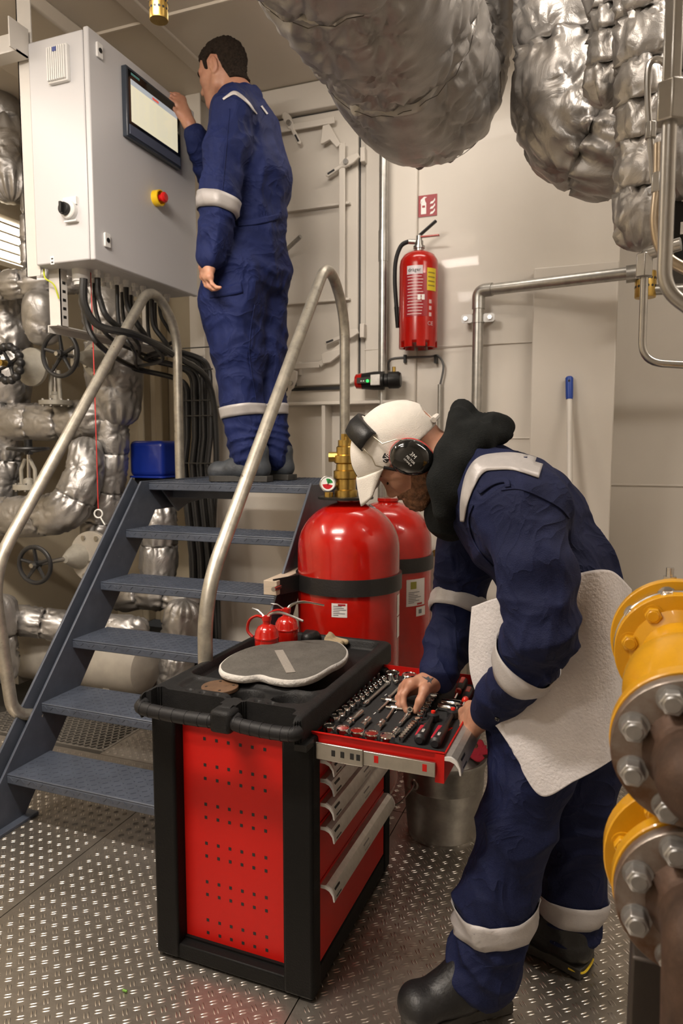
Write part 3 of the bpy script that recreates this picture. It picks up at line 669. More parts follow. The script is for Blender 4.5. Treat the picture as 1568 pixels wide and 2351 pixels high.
# ---------------------------------------------------------------- steel drum lying on the floor behind the stairs
CREAMP = mat('cream_pipe_paint', (.40, .37, .32), .5, .1, var=.15, vscale=12)
a, b = ony(-80, 1590, 2.95), ony(345, 1598, 2.95); zc_ = .15
dr2 = thing('header_vessel', ((a[0]+b[0])/2, 2.95, 0), 'long grey cream steel header lying on the floor behind the stairs', 'vessel')
part('shell', M().lathe([(0, -.02), (.09, -.01), (.13, .02), (.14, .06), (.14, b[0]-a[0]-.06), (.13, b[0]-a[0]-.02), (.09, b[0]-a[0]+.01), (0, b[0]-a[0]+.02)], (a[0], 2.95, zc_), (1, 0, 0), 36), CREAMP, dr2)
for u in (205, 312):
    p = ony(u, 1548, 2.9)
    q = part('lifting_lug', M().prism([(-.035, 0), (-.035, .06), (-.02, .085), (.02, .085), (.035, .06), (.035, 0)], (p[0], 2.945, .27), (1, 0, 0), (0, 0, 1), (0, 1, 0), .014), CREAMP, dr2, bevel=.002)
    part('lug_hole', M().cyl((p[0], 2.944, .325), (p[0], 2.9595, .325), .013), BLKPR, q)
for x in (a[0]+.5, b[0]-.2): part('foot', M().bx(x-.02, x+.02, 2.85, 3.05, 0, .06), CREAMP, dr2)
# ---------------------------------------------------------------- valves with handwheels
IRON = mat('dark_cast_iron', (.018, .018, .019), .38, var=.2, vscale=30)
VALV = mat('pale_grey_valve', (.36, .34, .29), .5, .2, var=.2, vscale=20)
def wheel(root, c, n, R, spokes=5, rim=.011, name='handwheel', scallop=False):
    c = np.array(c, float); x, y, d = frame(n, (0, 0, 1) if abs(n[2]) < .9 else (1, 0, 0))
    hw = part(name, M().torus(c, n, R, rim, 48, 10), IRON, root)
    for i in range(spokes):
        a_ = 2*math.pi*(i+.27)/spokes; e = x*math.cos(a_)+y*math.sin(a_)
        part('spoke', M().tube([c+d*-.012+e*.01, c-d*.008+e*R*.5, c+e*R], [.011, .009, .008], 8), IRON, hw)
    part('hub', M().cyl(c-d*.03, c+d*.016, .02, n=16), IRON, hw)
    part('nut', M().cyl(c+d*.016, c+d*.028, .012, n=6), STEELD, hw)
    if scallop:
        for i in range(14):
            a_ = 2*math.pi*i/14; e = x*math.cos(a_)+y*math.sin(a_)
            part('rim_lobe', M().sph(c+e*R, .022, 8), IRON, hw)
    return hw
def flange(root, c, n, R, th=.02, bolts=8, mtl=None, name='flange'):
    c = np.array(c, float); x, y, d = frame(n); mtl = mtl or VALV
    fo = part(name, M().cyl(c-d*th/2, c+d*th/2, R, n=32), mtl, root, bevel=.002)
    for i in range(bolts):
        a_ = 2*math.pi*(i+.5)/bolts; e = (x*math.cos(a_)+y*math.sin(a_))*R*.8
        part('bolt', M().cyl(c+e-d*(th/2+.008), c+e+d*(th/2+.008), .009*R/.09, n=6), STEELD, fo)
    return fo
# upper handwheel
c = ony(138, 813, 2.72); v1 = thing('globe_valve', (c[0], 2.95, c[2]-.35), 'pale valve with a black five spoke handwheel under the cabinet', 'valve', 'valves left of the stairs')
wheel(v1, c, (0, -1, 0), .105)
part('spindle', M().cyl(c, c+np.array([0, .24, 0]), .012), STEELD, v1)
flange(v1, c+np.array([.02, .25, 0]), (.1, -1, 0), .092)
part('bonnet', M().lathe([(.05, 0), (.045, .06), (.03, .12), (.02, .13)], c+np.array([.02, .25, 0]), (0, -1, 0)), VALV, v1)
part('packing_box', M().bx(c[0]-.012, c[0]+.012, 2.80, 2.84, c[2]-.05, c[2]+.05), STEELD, v1, bevel=.003)
# yoke of the valve standing below it
b0 = ony(128, 925, 2.98); v2 = thing('gate_valve', b0, 'pale valve yoke standing on a round flange below the upper handwheel', 'valve', 'valves left of the stairs')
flange(v2, b0+np.array([0, 0, 0]), (0, 0, 1), .085, .024)
for s in (-1, 1): part('yoke_pillar', M().cyl(b0+np.array([.032*s, 0, .01]), b0+np.array([.026*s, 0, .17]), .011), VALV, v2)
part('spindle', M().cyl(b0, b0+np.array([0, 0, .2]), .01), STEEL, v2)
part('gland', M().lathe([(.03, .012), (.028, .04), (.018, .045), (.018, .06), (0, .06)], b0), VALV, v2)
# scalloped wheel at the left edge
c = ony(18, 835, 2.75); v3 = thing('chain_valve', (c[0], 2.9, c[2]-.2), 'dark valve with a lobed black handwheel at the left edge', 'valve', 'valves left of the stairs')
wheel(v3, c, (0, -1, 0), .085, 4, .014, scallop=True)
part('bonnet', M().lathe([(.10, 0), (.10, .02), (.06, .06), (.02, .15)], c+np.array([0, .17, 0]), (0, -1, 0)), VALV, v3)
part('spindle_cap', M().cyl(c+np.array([0, -.05, 0]), c+np.array([0, .05, 0]), .016), BRASS, v3)
# horizontal wheel on its yoke
c = ony(65, 1030, 2.75); v4 = thing('globe_valve', (c[0], c[1], c[2]-.25), 'pale valve with a level black handwheel seen edge on at the left', 'valve', 'valves left of the stairs')
wheel(v4, c, (0, 0, 1), .095, 4, .009)
part('spindle_guard', M().cyl(c+np.array([0, 0, .01]), c+np.array([0, 0, .045]), .02), BLACKP, v4)
b0 = ony(66, 1118, 2.75)
for s in (-1, 1): part('yoke_pillar', M().tube([b0+np.array([.045*s, 0, 0]), b0+np.array([.045*s, 0, .09]), b0+np.array([.015*s, 0, .14])], .010, 8), VALV, v4)
part('spindle', M().cyl(b0, c, .008), STEEL, v4)
part('gland', M().lathe([(.028, .01), (.024, .04), (.014, .045), (0, .05)], b0), VALV, v4)
flange(v4, b0, (0, 0, 1), .075, .026, 6)
# lower wheel
c = ony(80, 1297, 2.6); v5 = thing('globe_valve', (c[0], 2.8, c[2]-.2), 'pale valve with a black handwheel at the left beside the stair stringer', 'valve', 'valves left of the stairs')
wheel(v5, c, (.12, -1, 0), .088)
part('spindle', M().cyl(c, c+np.array([0, .2, 0]), .011), STEELD, v5)
fo = flange(v5, c+np.array([.09, .30, 0]), (0, -1, 0), .135, .024, 8, CREAMP, 'blank_flange')
part('name_plate', M().bx(c[0]+.06, c[0]+.12, c[1]+.285, c[1]+.289, c[2]-.03, c[2]-.018), STEELD, fo)
part('bonnet', M().lathe([(.07, 0), (.05, .05), (.02, .1)], c+np.array([.01, .29, 0]), (0, -1, 0)), VALV, v5)
# ================================================================ galvanised pipes on the back wall
a = ony(879, 640, YB-.09)
vp = thing('vertical_conduit', (a[0], a[1], 1.0), 'bright galvanised pipe standing upright in front of the bulkhead left of the extinguisher', 'pipe')
part('pipe', M().cyl((a[0], a[1], .02), (a[0], a[1], ZC-.006), .021, n=20), GALV, vp)
part('coupling', M().cyl((a[0], a[1], ony(880, 530, YB-.09)[2]), (a[0], a[1], ony(880, 600, YB-.09)[2]), .0235, n=20), GALV, vp)
e1 = ony(1099, 668, YB-.07); e2 = ony(1455, 626, YB-.26)
gp = thing('wall_pipe', (e1[0], e1[1], .02), 'galvanised pipe rising up the bulkhead and turning level through an elbow', 'pipe')
def along(a_, b_, t): return a_+(b_-a_)*t
part('riser', M().cyl((e1[0], e1[1], .02), (e1[0], e1[1], e1[2]-.07), .0265, n=20), GALV, gp)
part('elbow', M().tube(bendpath([(e1[0], e1[1], e1[2]-.085), e1, along(e1, e2, .1)], .07, 10), .031, 20), GALV, gp)
part('level_run', M().cyl(along(e1, e2, .085), e2, .0265, n=20), GALV, gp)
cz = ony(1098, 733, YB-.05)[2]
cl_ = part('pipe_clamp', M().cyl((e1[0], e1[1], cz-.022), (e1[0], e1[1], cz+.022), .03, n=20), GALV, gp)
for s in (-1, 1):
    part('clamp_ear', M().prism(rrect(.055, .04, .012), (e1[0]+s*.052, e1[1]-.012, cz), (1, 0, 0), (0, 0, 1), (0, 1, 0), .006), PALE, cl_)
    part('clamp_bolt', M().cyl((e1[0]+s*.058, e1[1]-.024, cz), (e1[0]+s*.058, YB, cz), .011, n=6), STEEL, cl_)
part('end_tee', M().cyl(e2-np.array([.03, 0, .005]), e2+np.array([.07, 0, 0]), .036, n=20), GALV, gp)
def basket(root, c, R, h, name='strainer_cap'):
    b = part(name, M().lathe([(R*.96, 0), (R, .004), (R, h-.006), (R*.96, h), (R*.8, h)], c, n=28), BRASS, root)
    for i in range(14):
        t = 2*math.pi*i/14
        for zz in (.42, .72):
            e = np.array([math.cos(t+zz), math.sin(t+zz), 0]); p = np.array(c)+e*(R-.0015)+np.array([0, 0, h*zz])
            part('hole', M().cyl(p, p+e*.0022, R*.13, n=10), BLKPR, b)
q = ony(1481, 684, YB-.26); s1 = thing('sprinkler_nozzle', q, 'brass perforated nozzle under the galvanised pipe at the right', 'nozzle', 'brass nozzles')
basket(s1, q, .042, .105); part('stem', M().cyl(q+np.array([0, 0, .10]), q+np.array([0, 0, .16]), .02), BRASS, s1)
part('side_pipe', M().cyl(q+np.array([.03, 0, .03]), q+np.array([.5, 0, .02]), .022, n=16), GALV, s1)
q = ony(365, 47, 1.75); s2 = thing('sprinkler_nozzle', q, 'brass perforated nozzle hanging from the ceiling at the top edge', 'nozzle', 'brass nozzles')
basket(s2, q, .026, .062); part('stem', M().cyl(q+np.array([0, 0, .06]), (q[0], q[1], ZC+.004), .012), BRASS, s2)
# small cable with a rigid sleeve under the extinguisher
CG = mat('grey_cable', (.10, .10, .10), .5)
w1 = [ony(*k, YB-.03) for k in ((893, 850), (893, 830), (910, 822), (985, 819), (1005, 817), (1018, 840), (1010, 885))]
lc = thing('sensor_cable', w1[-1]-np.array([0, 0, .4]), 'thin grey cable clipped to the bulkhead under the fire extinguisher', 'cable')
part('cable', M().tube(smoothpath(w1, 6), .0055, 8), CG, lc)
part('rigid_sleeve', M().cyl(w1[-1]+np.array([0, 0, .005]), (w1[-1][0], w1[-1][1], 1.0), .011), GALV, lc)
for u in (930, 1000):
    p = ony(u, 824, YB-.035); part('clip', M().bx(p[0]-.006, p[0]+.006, YB-.045, YB-.001, p[2]-.02, p[2]+.02), BLACKP, lc)
# ================================================================ fire extinguisher
ex = ony(961, 680, YB-.11); zt, zb2 = ony(961, 578, YB-.11)[2], ony(961, 800, YB-.11)[2]; R = .0945; h = zt-zb2
ext = thing('fire_extinguisher', (ex[0], ex[1], zb2), 'red hand fire extinguisher hanging on the bulkhead below the red sign', 'extinguisher')
part('body', M().lathe([(R*.9, .018), (R, .03), (R, h-.07), (R*.96, h-.045), (R*.8, h-.02), (R*.5, h-.004), (R*.22, h), (0, h)], (ex[0], ex[1], zb2), n=40), REDP, ext)
sk = M()
for i in range(9):
    t0 = 2*math.pi*i/9; sk.prism([(R*1.0*math.cos(t0+k*.15), R*1.0*math.sin(t0+k*.15)) for k in range(4)]+[(R*.8*math.cos(t0+k*.15), R*.8*math.sin(t0+k*.15)) for k in (3, 2, 1, 0)], (ex[0], ex[1], zb2), (1, 0, 0), (0, 1, 0), (0, 0, 1), .03)
part('base_skirt', sk, REDP, ext)['kind'] = 'stuff'
nz = np.array([ex[0], ex[1], zt])
part('neck', M().lathe([(.022, -.004), (.022, .012), (.028, .014), (.028, .026), (.02, .028), (.02, .05), (.014, .052), (.014, .075), (0, .075)], nz), STEELD, ext)
part('outlet', M().cyl(nz+np.array([0, 0, .045]), nz+np.array([-.05, -.01, .05]), .012), STEELD, ext)
part('carry_lever', M().bar(nz+np.array([.0, 0, .075]), nz+np.array([.085, -.005, .135]), .022, .010), BLACKP, ext, bevel=.003)
part('squeeze_lever', M().bar(nz+np.array([.0, 0, .068]), nz+np.array([.10, -.005, .066]), .02, .007), REDP, ext, bevel=.002)
hp = [nz+np.array(k) for k in ((-.05, -.01, .05), (-.085, -.02, .03), (-.108, -.03, -.04), (-.112, -.03, -.14), (-.103, -.03, -.26))]
part('hose', M().tube(smoothpath(hp, 6), .0105, 10), RUBBER, ext)
part('hose_nozzle', M().tube([hp[-1], hp[-1]+np.array([.004, .005, -.10])], [.012, .008], 10), BLACKP, ext)
def wrap(name, c, R_, t0, t1, z0, z1, m, parent, n=10, d=.0008):
    v = []; f = []
    for i in range(n+1):
        t = t0+(t1-t0)*i/n
        for z in (z0, z1): v.append((c[0]+(R_+d)*math.cos(t), c[1]+(R_+d)*math.sin(t), z))
    f = [(2*i, 2*i+2, 2*i+3, 2*i+1) for i in range(n)]
    return meshobj(name, v, f, m, parent)
LBLR = mat('label_red', (.30, .012, .018), .3); PINK = mat('label_print', (.62, .42, .42), .4); LYEL = mat('label_yellow', (.66, .50, .02), .4)
rad = math.radians; va = math.atan2(-ex[1], -ex[0])   # direction to the viewer
lb = wrap('instruction_label', ex, R, va-.70, va+.45, zb2+.14, zb2+.34, LBLR, ext)
wrap('label_header', ex, R, va-.62, va+.2, zb2+.335, zb2+.375, mat('label_header_white', (.60, .55, .58), .4), lb, d=.0012)
wrap('inspection_tag', ex, R, va+.42, va+1.0, zb2+.26, zb2+.365, LYEL, ext, d=.0014)
for i in range(13):
    z = zb2+.325-i*.0145; wrap('label_line', ex, R, va-.60+.02*(i % 3), va+.15+.1*((i*7) % 4)/4, z-.0026, z+.0016, PINK, lb, 6, .0016)
for i in range(4): wrap('tag_line', ex, R, va+.48, va+.9, zb2+.28+i*.02, zb2+.286+i*.02, mat('tag_print', (.25, .18, .02), .5), ext, 4, .002)
for i in range(2): wrap('pictogram', ex, R, va-.05+.2*i, va+.1+.2*i, zb2+.215, zb2+.24, WHITE, lb, 3, .0018)
for i in range(3): wrap('pictogram', ex, R, va+.55, va+.7, zb2+.20-i*.03, zb2+.218-i*.03, PINK, ext, 3, .001)
def curvetext(name, s, c, R_, t, z, size, m, parent):
    tx = np.array([math.cos(t+math.pi/2), math.sin(t+math.pi/2), 0]); o = np.array([c[0]+(R_+.002)*math.cos(t), c[1]+(R_+.002)*math.sin(t), z])
    return text(name, s, m, parent, o, tx, (0, 0, 1), size, align='CENTER')
curvetext('lettering', 'dräger', ex, R, va-.22, zb2+.347, .024, BLKPR, ext)
curvetext('lettering', 'CE', ex, R, va+.62, zb2+.098, .026, PINK, ext)
part('wall_bracket', M().bx(ex[0]-.03, ex[0]+.03, ex[1]+R-.004, YB, zb2+.2, zt-.05), STEELD, ext)
# sign above
p0, p1 = ony(961, 450, YB-.004), ony(1003, 494, YB-.004)
SGN = mat('sign_red', (.28, .012, .02), .4)
sg = thing('fire_sign', ((p0[0]+p1[0])/2, YB-.003, p1[2]), 'small red fire extinguisher sign with white pictograms', 'sign')
part('plate', M().bx(p0[0], p1[0], YB-.004, YB-.0005, p1[2], p0[2]), SGN, sg)
wx, hz = p1[0]-p0[0], p0[2]-p1[2]
def S(px_): return [(p0[0]+wx*a_, p1[2]+hz*b_) for a_, b_ in px_]
part('extinguisher_pictogram', M().prism(S([(.14, .12), (.42, .12), (.42, .62), (.36, .72), (.34, .84), (.46, .90), (.30, .93), (.12, .80), (.10, .60), (.16, .70), (.22, .74), (.14, .64)]), (0, YB-.0040, 0), (1, 0, 0), (0, 0, 1), (0, -1, 0), .0008), WHITE, sg)
for k in range(3):
    o_ = .08+.24*k; part('flame_pictogram', M().prism(S([(.62, o_), (.78, o_+.02), (.90, o_+.16), (.88, o_+.26), (.80, o_+.14), (.66, o_+.10)]), (0, YB-.0040, 0), (1, 0, 0), (0, 0, 1), (0, -1, 0), .0008), WHITE, sg)
part('pictogram_label', M().prism(S([(.20, .42), (.36, .42), (.36, .52), (.20, .52)]), (0, YB-.0048, 0), (1, 0, 0), (0, 0, 1), (0, -1, 0), .0004), SGN, sg)
# ================================================================ beacon fixed to the upright pipe
q = ony(868, 874, YB-.13); ax = nrm(ony(920, 872, YB-.12)-ony(816, 876, YB-.15))
bc = thing('gas_detector', q, 'small black and red detector with a green lamp clamped to the upright pipe', 'detector')
hl = .5*np.linalg.norm(ony(920, 872, YB-.12)-ony(816, 876, YB-.15))
part('housing', M().lathe([(.028, -hl), (.036, -hl+.01), (.046, -.02), (.046, .03), (.034, .035), (.034, .05), (.042, .055), (.042, hl-.012), (.034, hl), (0, hl)], q, ax, 24), BLACKP, bc)
part('red_end_band', M().lathe([(.0295, -hl-.001), (.0375, -hl+.01), (.0405, -hl+.035), (.0395, -hl+.035), (.0365, -hl+.004)], q, ax, 24), REDP, bc)
part('front_panel', M().obox(q+np.array([0, -.043, 0])-ax*.055, ax, (0, 1, 0), (0, 0, 1), .075, .012, .028), BLACKG, bc)
part('green_lamp', M().sph(q+np.array([0, -.05, -.004])-ax*.038, .007, 8), mat('green_lamp', (0, .6, .05), .3, emit=(.02, 1, .08), estr=3.0), bc)
for k in (-.058, -.07): part('indicator', M().sph(q+np.array([0, -.05, -.004])+ax*k, .004, 6), WHITE, bc)
part('clamp_plate', M().obox(q+np.array([0, -.02, 0])+ax*.0, ax, (0, 1, 0), (0, 0, 1), .05, .06, .055), STEELD, bc, bevel=.003)
part('cable_stub', M().cyl(q+ax*.08+np.array([0, 0, .035]), q+ax*.08+np.array([0, 0, .065]), .009), BRASS, bc)
# ================================================================ tool trolley (local frame: lx to the drawers, ly away from the viewer)
TA = math.radians(-1.0); TO = np.array([-.60, 1.392, 0.0]); _c, _s = math.cos(TA), math.sin(TA)
def TL(lx, ly, z): return np.array([TO[0]+lx*_c-ly*_s, TO[1]+lx*_s+ly*_c, z])
def LP(u, v, z):
    w_ = onz(u, v, z)-TO; return np.array([w_[0]*_c+w_[1]*_s, -w_[0]*_s+w_[1]*_c, z])
TROT = np.array([[_c, -_s, 0], [_s, _c, 0], [0, 0, 1]])
def tp(name, mb, m, parent, **k):
    v = np.array(mb.v)@TROT.T+TO; return meshobj(name, v, mb.f, m, parent, **k)
HT = .70; BW, BD = .44, .585
tr = thing('tool_trolley', TL(-BW/2, BD/2, 0), 'red and black workshop tool trolley with its top drawer pulled open', 'trolley')
DRK = mat('charcoal_tray_plastic', (.013, .013, .0135), .5, var=.3, vscale=25, bump=.25, bscale=260, spec=.2)
POSTM = mat('black_textured_post', (.0065, .0065, .0065), .5, bump=.2, bscale=240, spec=.12)
def post(x0, x1, y0, y1): tp('corner_post', M().bx(x0, x1, y0, y1, .006, .64), POSTM, tr, bevel=.008, bseg=3)
post(-.078, 0, 0, .05); post(-BW, -BW+.068, 0, .05); post(-.05, 0, BD-.05, BD); post(-BW, -BW+.05, BD-.05, BD)
tp('base_plinth', M().bx(-BW+.06, -.07, .004, .04, .006, .045), POSTM, tr, bevel=.004)
tp('base_plinth', M().bx(-.03, -.004, .045, BD-.045, .006, .062), POSTM, tr, bevel=.004)
tp('base_plinth', M().bx(-BW+.004, -BW+.03, .045, BD-.045, .006, .062), POSTM, tr, bevel=.004)
tp('base_pan', M().bx(-BW+.03, -.03, .03, BD-.02, .02, .05), POSTM, tr)
pn = tp('perforated_panel', M().bx(-BW+.062, -.074, .038, .043, .03, .637).bx(-BW+.062, -BW+.067, .006, .04, .03, .637), REDT, tr)
def pnl(u, v):
    d = ray(u, v); n_ = np.array([-_s, _c, 0]); o_ = TL(0, .0375, 0); t = np.dot(o_-_C, n_)/np.dot(d, n_); w_ = _C+d*t-TO
    return w_[0]*_c+w_[1]*_s, w_[2]
xh = [pnl(u, 1710)[0] for u in (469.5, 497, 524, 551.5, 579, 607.5)]
for v in (1696, 1756, 1787, 1846, 1876, 1935, 1964, 2023, 2052, 2110, 2139):
    z = pnl(470, v)[1]
    for x in xh: tp('peg_hole', M().bx(x-.0038, x+.0038, .0374, .0384, z-.004, z+.004), BLKPR, pn, smooth=False)
for v in (1668, 1710, 1757, 1803, 1850, 1897, 1942, 1990, 2035, 2080, 2125):
    z = pnl(440, v)[1]
    tp('key_slot', M().prism([(.013, .007), (.027, .007), (.027, 0), (.024, 0), (.024, -.008), (.016, -.008), (.016, 0), (.013, 0)], (-BW+.0668, 0, z), (0, 1, 0), (0, 0, 1), (1, 0, 0), .0008), BLKPR, pn, smooth=False)
tp('rear_panel', M().bx(-BW+.05, -.05, BD-.03, BD-.02, .05, .64), REDT, tr)
tp('side_panel', M().bx(-BW+.01, -BW+.016, .045, BD-.045, .05, .64), REDT, tr)
tp('inner_liner', M().bx(-BW+.03, -.034, .05, BD-.05, .06, .56), POSTM, tr)
# drawers on the right face
def xpl(u, v, lx):
    d = ray(u, v); n_ = np.array([_c, _s, 0]); o_ = TL(lx, 0, 0); t = np.dot(o_-_C, n_)/np.dot(d, n_); return (_C+d*t)[2]
ALU = mat('brushed_aluminium', (.62, .60, .57), .38, .75, var=.15, vscale=50)
CAPM = mat('pale_end_cap', (.62, .61, .60), .5)
def hprofile(z):   # curved aluminium pull, profile in (lx, z)
    return [(-.004, z+.016), (.010, z+.017), (.022, z+.010), (.030, z-.004), (.032, z-.020), (.029, z-.020), (.026, z-.006), (.018, z+.004), (.008, z+.008), (-.004, z+.008)]
hz_ = [xpl(u, v, .02) for u, v in ((733, 1727), (730, 1781), (730, 1838), (731, 1895), (732, 1950), (733, 2088))]
hz_[0] = min(hz_[0], .556); hz_[1] = min(hz_[1], hz_[0]-.047)
for i, z in enumerate(hz_):
    z0 = (hz_[i+1]+.026) if i < len(hz_)-1 else .068
    z1 = z+.022
    dw = tp('drawer', M().bx(-.030, -.004, .052, BD-.052, z0, z1), REDT, tr, bevel=.002)
    hb = tp('drawer_pull', M().prism(hprofile(z), (0, .056, 0), (1, 0, 0), (0, 0, 1), (0, 1, 0), BD-.112), ALU, dw, ang=.5)
    for y in (.054, BD-.06): tp('end_cap', M().prism(hprofile(z), (.0005, y, 0), (1, 0, 0), (0, 0, 1), (0, 1, 0), .006), CAPM, dw)
    q = TL(.0325, .088, z-.014)
    # badge
    bd = tp('badge', M().obox((.0288, .085, z-.006), (0, 1, 0), (.25, 0, -1), (1, 0, .25), .03, .021, .0012), BLKPR, dw)
    n_ = nrm((1, 0, .25)); o_ = np.array([.0288, .073, z-.0105])+n_*.001
    text('badge_lettering', 'NEO', WHITE, dw, TO+TROT@o_, TROT@np.array([0, 1, 0]), TROT@nrm((-.25, 0, 1)), .0125)
    tp('label_insert', M().obox((.0290, .29, z-.006), (0, 1, 0), (.25, 0, -1), (1, 0, .25), .04, .016, .0012), mat('grey_insert', (.25, .25, .26), .4), dw)
# ---- the tray top as a relief: rim, sunken bed, cup holders, hand openings
X0, X1, Y0_, Y1_ = -BW-.02, -.012, -.035, .65; dx = .004
gx = np.arange(X0, X1+dx/2, dx); gy = np.arange(Y0_, Y1_+dx/2, dx); GX, GY = np.meshgrid(gx, gy, indexing='ij')
Z = np.full(GX.shape, HT); sm = lambda d, w: 1/(1+np.exp(np.clip(d/w, -40, 40)))
def rbox(x0, x1, y0, y1, r): qx = np.abs(GX-(x0+x1)/2)-(x1-x0)/2+r; qy = np.abs(GY-(y0+y1)/2)-(y1-y0)/2+r; return np.hypot(np.maximum(qx, 0), np.maximum(qy, 0))+np.minimum(np.maximum(qx, qy), 0)-r
Z -= .03*sm(rbox(X0+.035, X1-.035, .15, .615, .03), .0016)
Z -= .012*sm(rbox(X0+.06, -.05, .060, .140, .02), .003)
for (u, v) in ((567, 1596), (662, 1607)):
    p = LP(u, v, HT-.01); Z -= .03*sm(np.hypot(GX-p[0], GY-p[1])-.041, .0014)
for i in range(7):
    p = LP(435+i*31, 1592+i*5.5, HT-.01); Z -= .016*sm(np.hypot(GX-p[0], GY-max(p[1], .034))-.006, .0012)
p = LP(355, 1585, HT); Z += .005*sm(np.hypot(GX-p[0]-.01, GY-p[1])-.022, .001)
edge = -rbox(X0, X1, Y0_, Y1_, .03); Z -= .014*np.exp(-np.maximum(edge, 0)/.007)
op1 = rbox(X0+.035, -.235, -.024, .020, .016); op2 = rbox(-.185, X1-.035, -.024, .020, .016)
front = (GY < -.012) & ((rbox(X0+.02, -.225, -.06, .03, .01) < 0) | (rbox(-.195, X1-.02, -.06, .03, .01) < 0))
keep = (edge > 0) & (op1 > 0) & (op2 > 0) & ~front
I = -np.ones(GX.shape, int); V = []; F = []
ok = keep[:-1, :-1] & keep[1:, :-1] & keep[1:, 1:] & keep[:-1, 1:]
use = np.zeros_like(keep); use[:-1, :-1] |= ok; use[1:, :-1] |= ok; use[1:, 1:] |= ok; use[:-1, 1:] |= ok
I[use] = np.arange(use.sum()); top = np.stack([GX[use], GY[use], Z[use]], 1); bot = top.copy(); bot[:, 2] = HT-.062; nv = len(top)
a_, b_ = np.nonzero(ok); F = np.stack([I[a_, b_], I[a_+1, b_], I[a_+1, b_+1], I[a_, b_+1]], 1)
Fb = F[:, ::-1]+nv; ec = {}
for f in F.tolist():
    for i in range(4): ec[(f[i], f[(i+1) % 4])] = 1
side = [(q, p_, p_+nv, q+nv) for (p_, q) in ec if (q, p_) not in ec]
V = np.concatenate([top, bot])
tray = meshobj('top_tray', V@TROT.T+TO, F.tolist()+Fb.tolist()+side, DRK, tr, ang=.9)
for (xa_, xb2) in ((X0+.012, -.232), (-.188, X1-.012)):
    xm = (xa_+xb2)/2; pts = [(xa_, -.012, HT-.03), (xa_+.012, -.034, HT-.034), (xm, -.040, HT-.036), (xb2-.012, -.036, HT-.036), (xb2, -.02, HT-.034)]
    g_ = smoothpath(pts, 6); tp('push_grip', M().tube(g_, .0165, 14), RUBBER, tr)
    for k in range(2, len(g_)-2, 2): tp('grip_ridge', M().tube([g_[k]-np.array([.0015, 0, 0]), g_[k]+np.array([.0015, 0, 0])], .0174, 14), RUBBER, tr)
tp('grip_bracket', M().bx(-.238, -.182, -.052, .0, HT-.058, HT-.004), DRK, tr, bevel=.01)
tp('tray_hook', M().bx(-.03, .0, -.03, .01, HT-.075, HT-.06), BLACKP, tr)
# ---- open drawer
DX0, DX1, DY0, DY1, DZ0, DZ1 = -.03, .296, .036, .565, .592, .648
od = tp('open_drawer', M().bx(DX0, DX1, DY0, DY0+.002, DZ0, DZ1).bx(DX0, DX1, DY1-.002, DY1, DZ0, DZ1).bx(DX0, DX1, DY0, DY1, DZ0, DZ0+.002).bx(DX1-.003, DX1, DY0-.004, DY1+.004, DZ0-.012, DZ1-.004).bx(DX0, DX0+.002, DY0, DY1, DZ0, DZ1).bx(DX0, DX1, DY0-.005, DY0+.002, DZ1-.002, DZ1).bx(DX1-.02, DX1, DY0-.005, DY0-.002, DZ0-.012, DZ1-.004), REDT, tr)
FOAM = mat('black_foam', (.012, .012, .013), .75, bump=.3, bscale=300)
tp('foam_inlay', M().bx(DX0+.003, DX1-.004, DY0+.003, DY1-.003, DZ0+.003, DZ0+.028), FOAM, od)
zf = DZ0+.028
ZINC = mat('zinc_plated', (.55, .54, .50), .28, .95, var=.2, vscale=18)
sl_ = tp('drawer_slide', M().bx(.0, DX1-.018, DY0-.013, DY0-.006, DZ0+.002, DZ0+.034), ZINC, od, bevel=.001)
tp('slide_channel', M().bx(.0, .115, DY0-.018, DY0-.012, DZ0-.002, DZ0+.038), ZINC, od, bevel=.002)
for x in (.04, .062, .085, .10): tp('slide_slot', M().bx(x, x+.009, DY0-.0186, DY0-.0178, DZ0+.012, DZ0+.026), BLKPR, sl_)
for x in (.14, .25): tp('slide_window', M().bx(x, x+.01, DY0-.0136, DY0-.0128, DZ0+.012, DZ0+.028), REDT, sl_)
hb = tp('drawer_pull', M().prism([(a+DX1+.004, b) for a, b in hprofile(DZ1-.024)], (0, DY0, 0), (1, 0, 0), (0, 0, 1), (0, 1, 0), DY1-DY0), ALU, od, ang=.5)
for y in (DY0-.006, DY1): tp('pull_end_cap', M().prism([(a+DX1+.0045, b) for a, b in hprofile(DZ1-.024)], (0, y, 0), (1, 0, 0), (0, 0, 1), (0, 1, 0), .006), CAPM, od)
zz_ = DZ1-.03
tp('badge', M().obox((DX1+.0328, DY0+.04, zz_), (0, 1, 0), (.25, 0, -1), (1, 0, .25), .036, .022, .0012), BLKPR, od)
text('badge_lettering', 'NEO', WHITE, od, TO+TROT@(np.array([DX1+.0328, DY0+.027, zz_-.005])+nrm((1, 0, .25))*.001), TROT@np.array([0, 1, 0]), TROT@nrm((-.25, 0, 1)), .014)
for k, (u, v) in enumerate(((742, 1545), (880, 1610), (905, 1640), (955, 1660), (1005, 1655), (1015, 1620), (870, 1575))):
    p = LP(900+(u-742)*.5, v+20, zf); 
    tp('foam_slot', M().obox((p[0], p[1], zf+.0004), (.3, 1, 0), (1, -.3, 0), (0, 0, 1), .026, .005, .0012), REDT, od)
for i in range(16):   # white size marks printed on the foam
    x = .03+.25*((i*5) % 16)/16; y = .09+.44*((i*7) % 16)/16
    tp('size_mark', M().obox((x, y, zf+.0003), (.1, 1, 0), (1, -.1, 0), (0, 0, 1), .013, .002, .0006), WHITE, od, smooth=False)
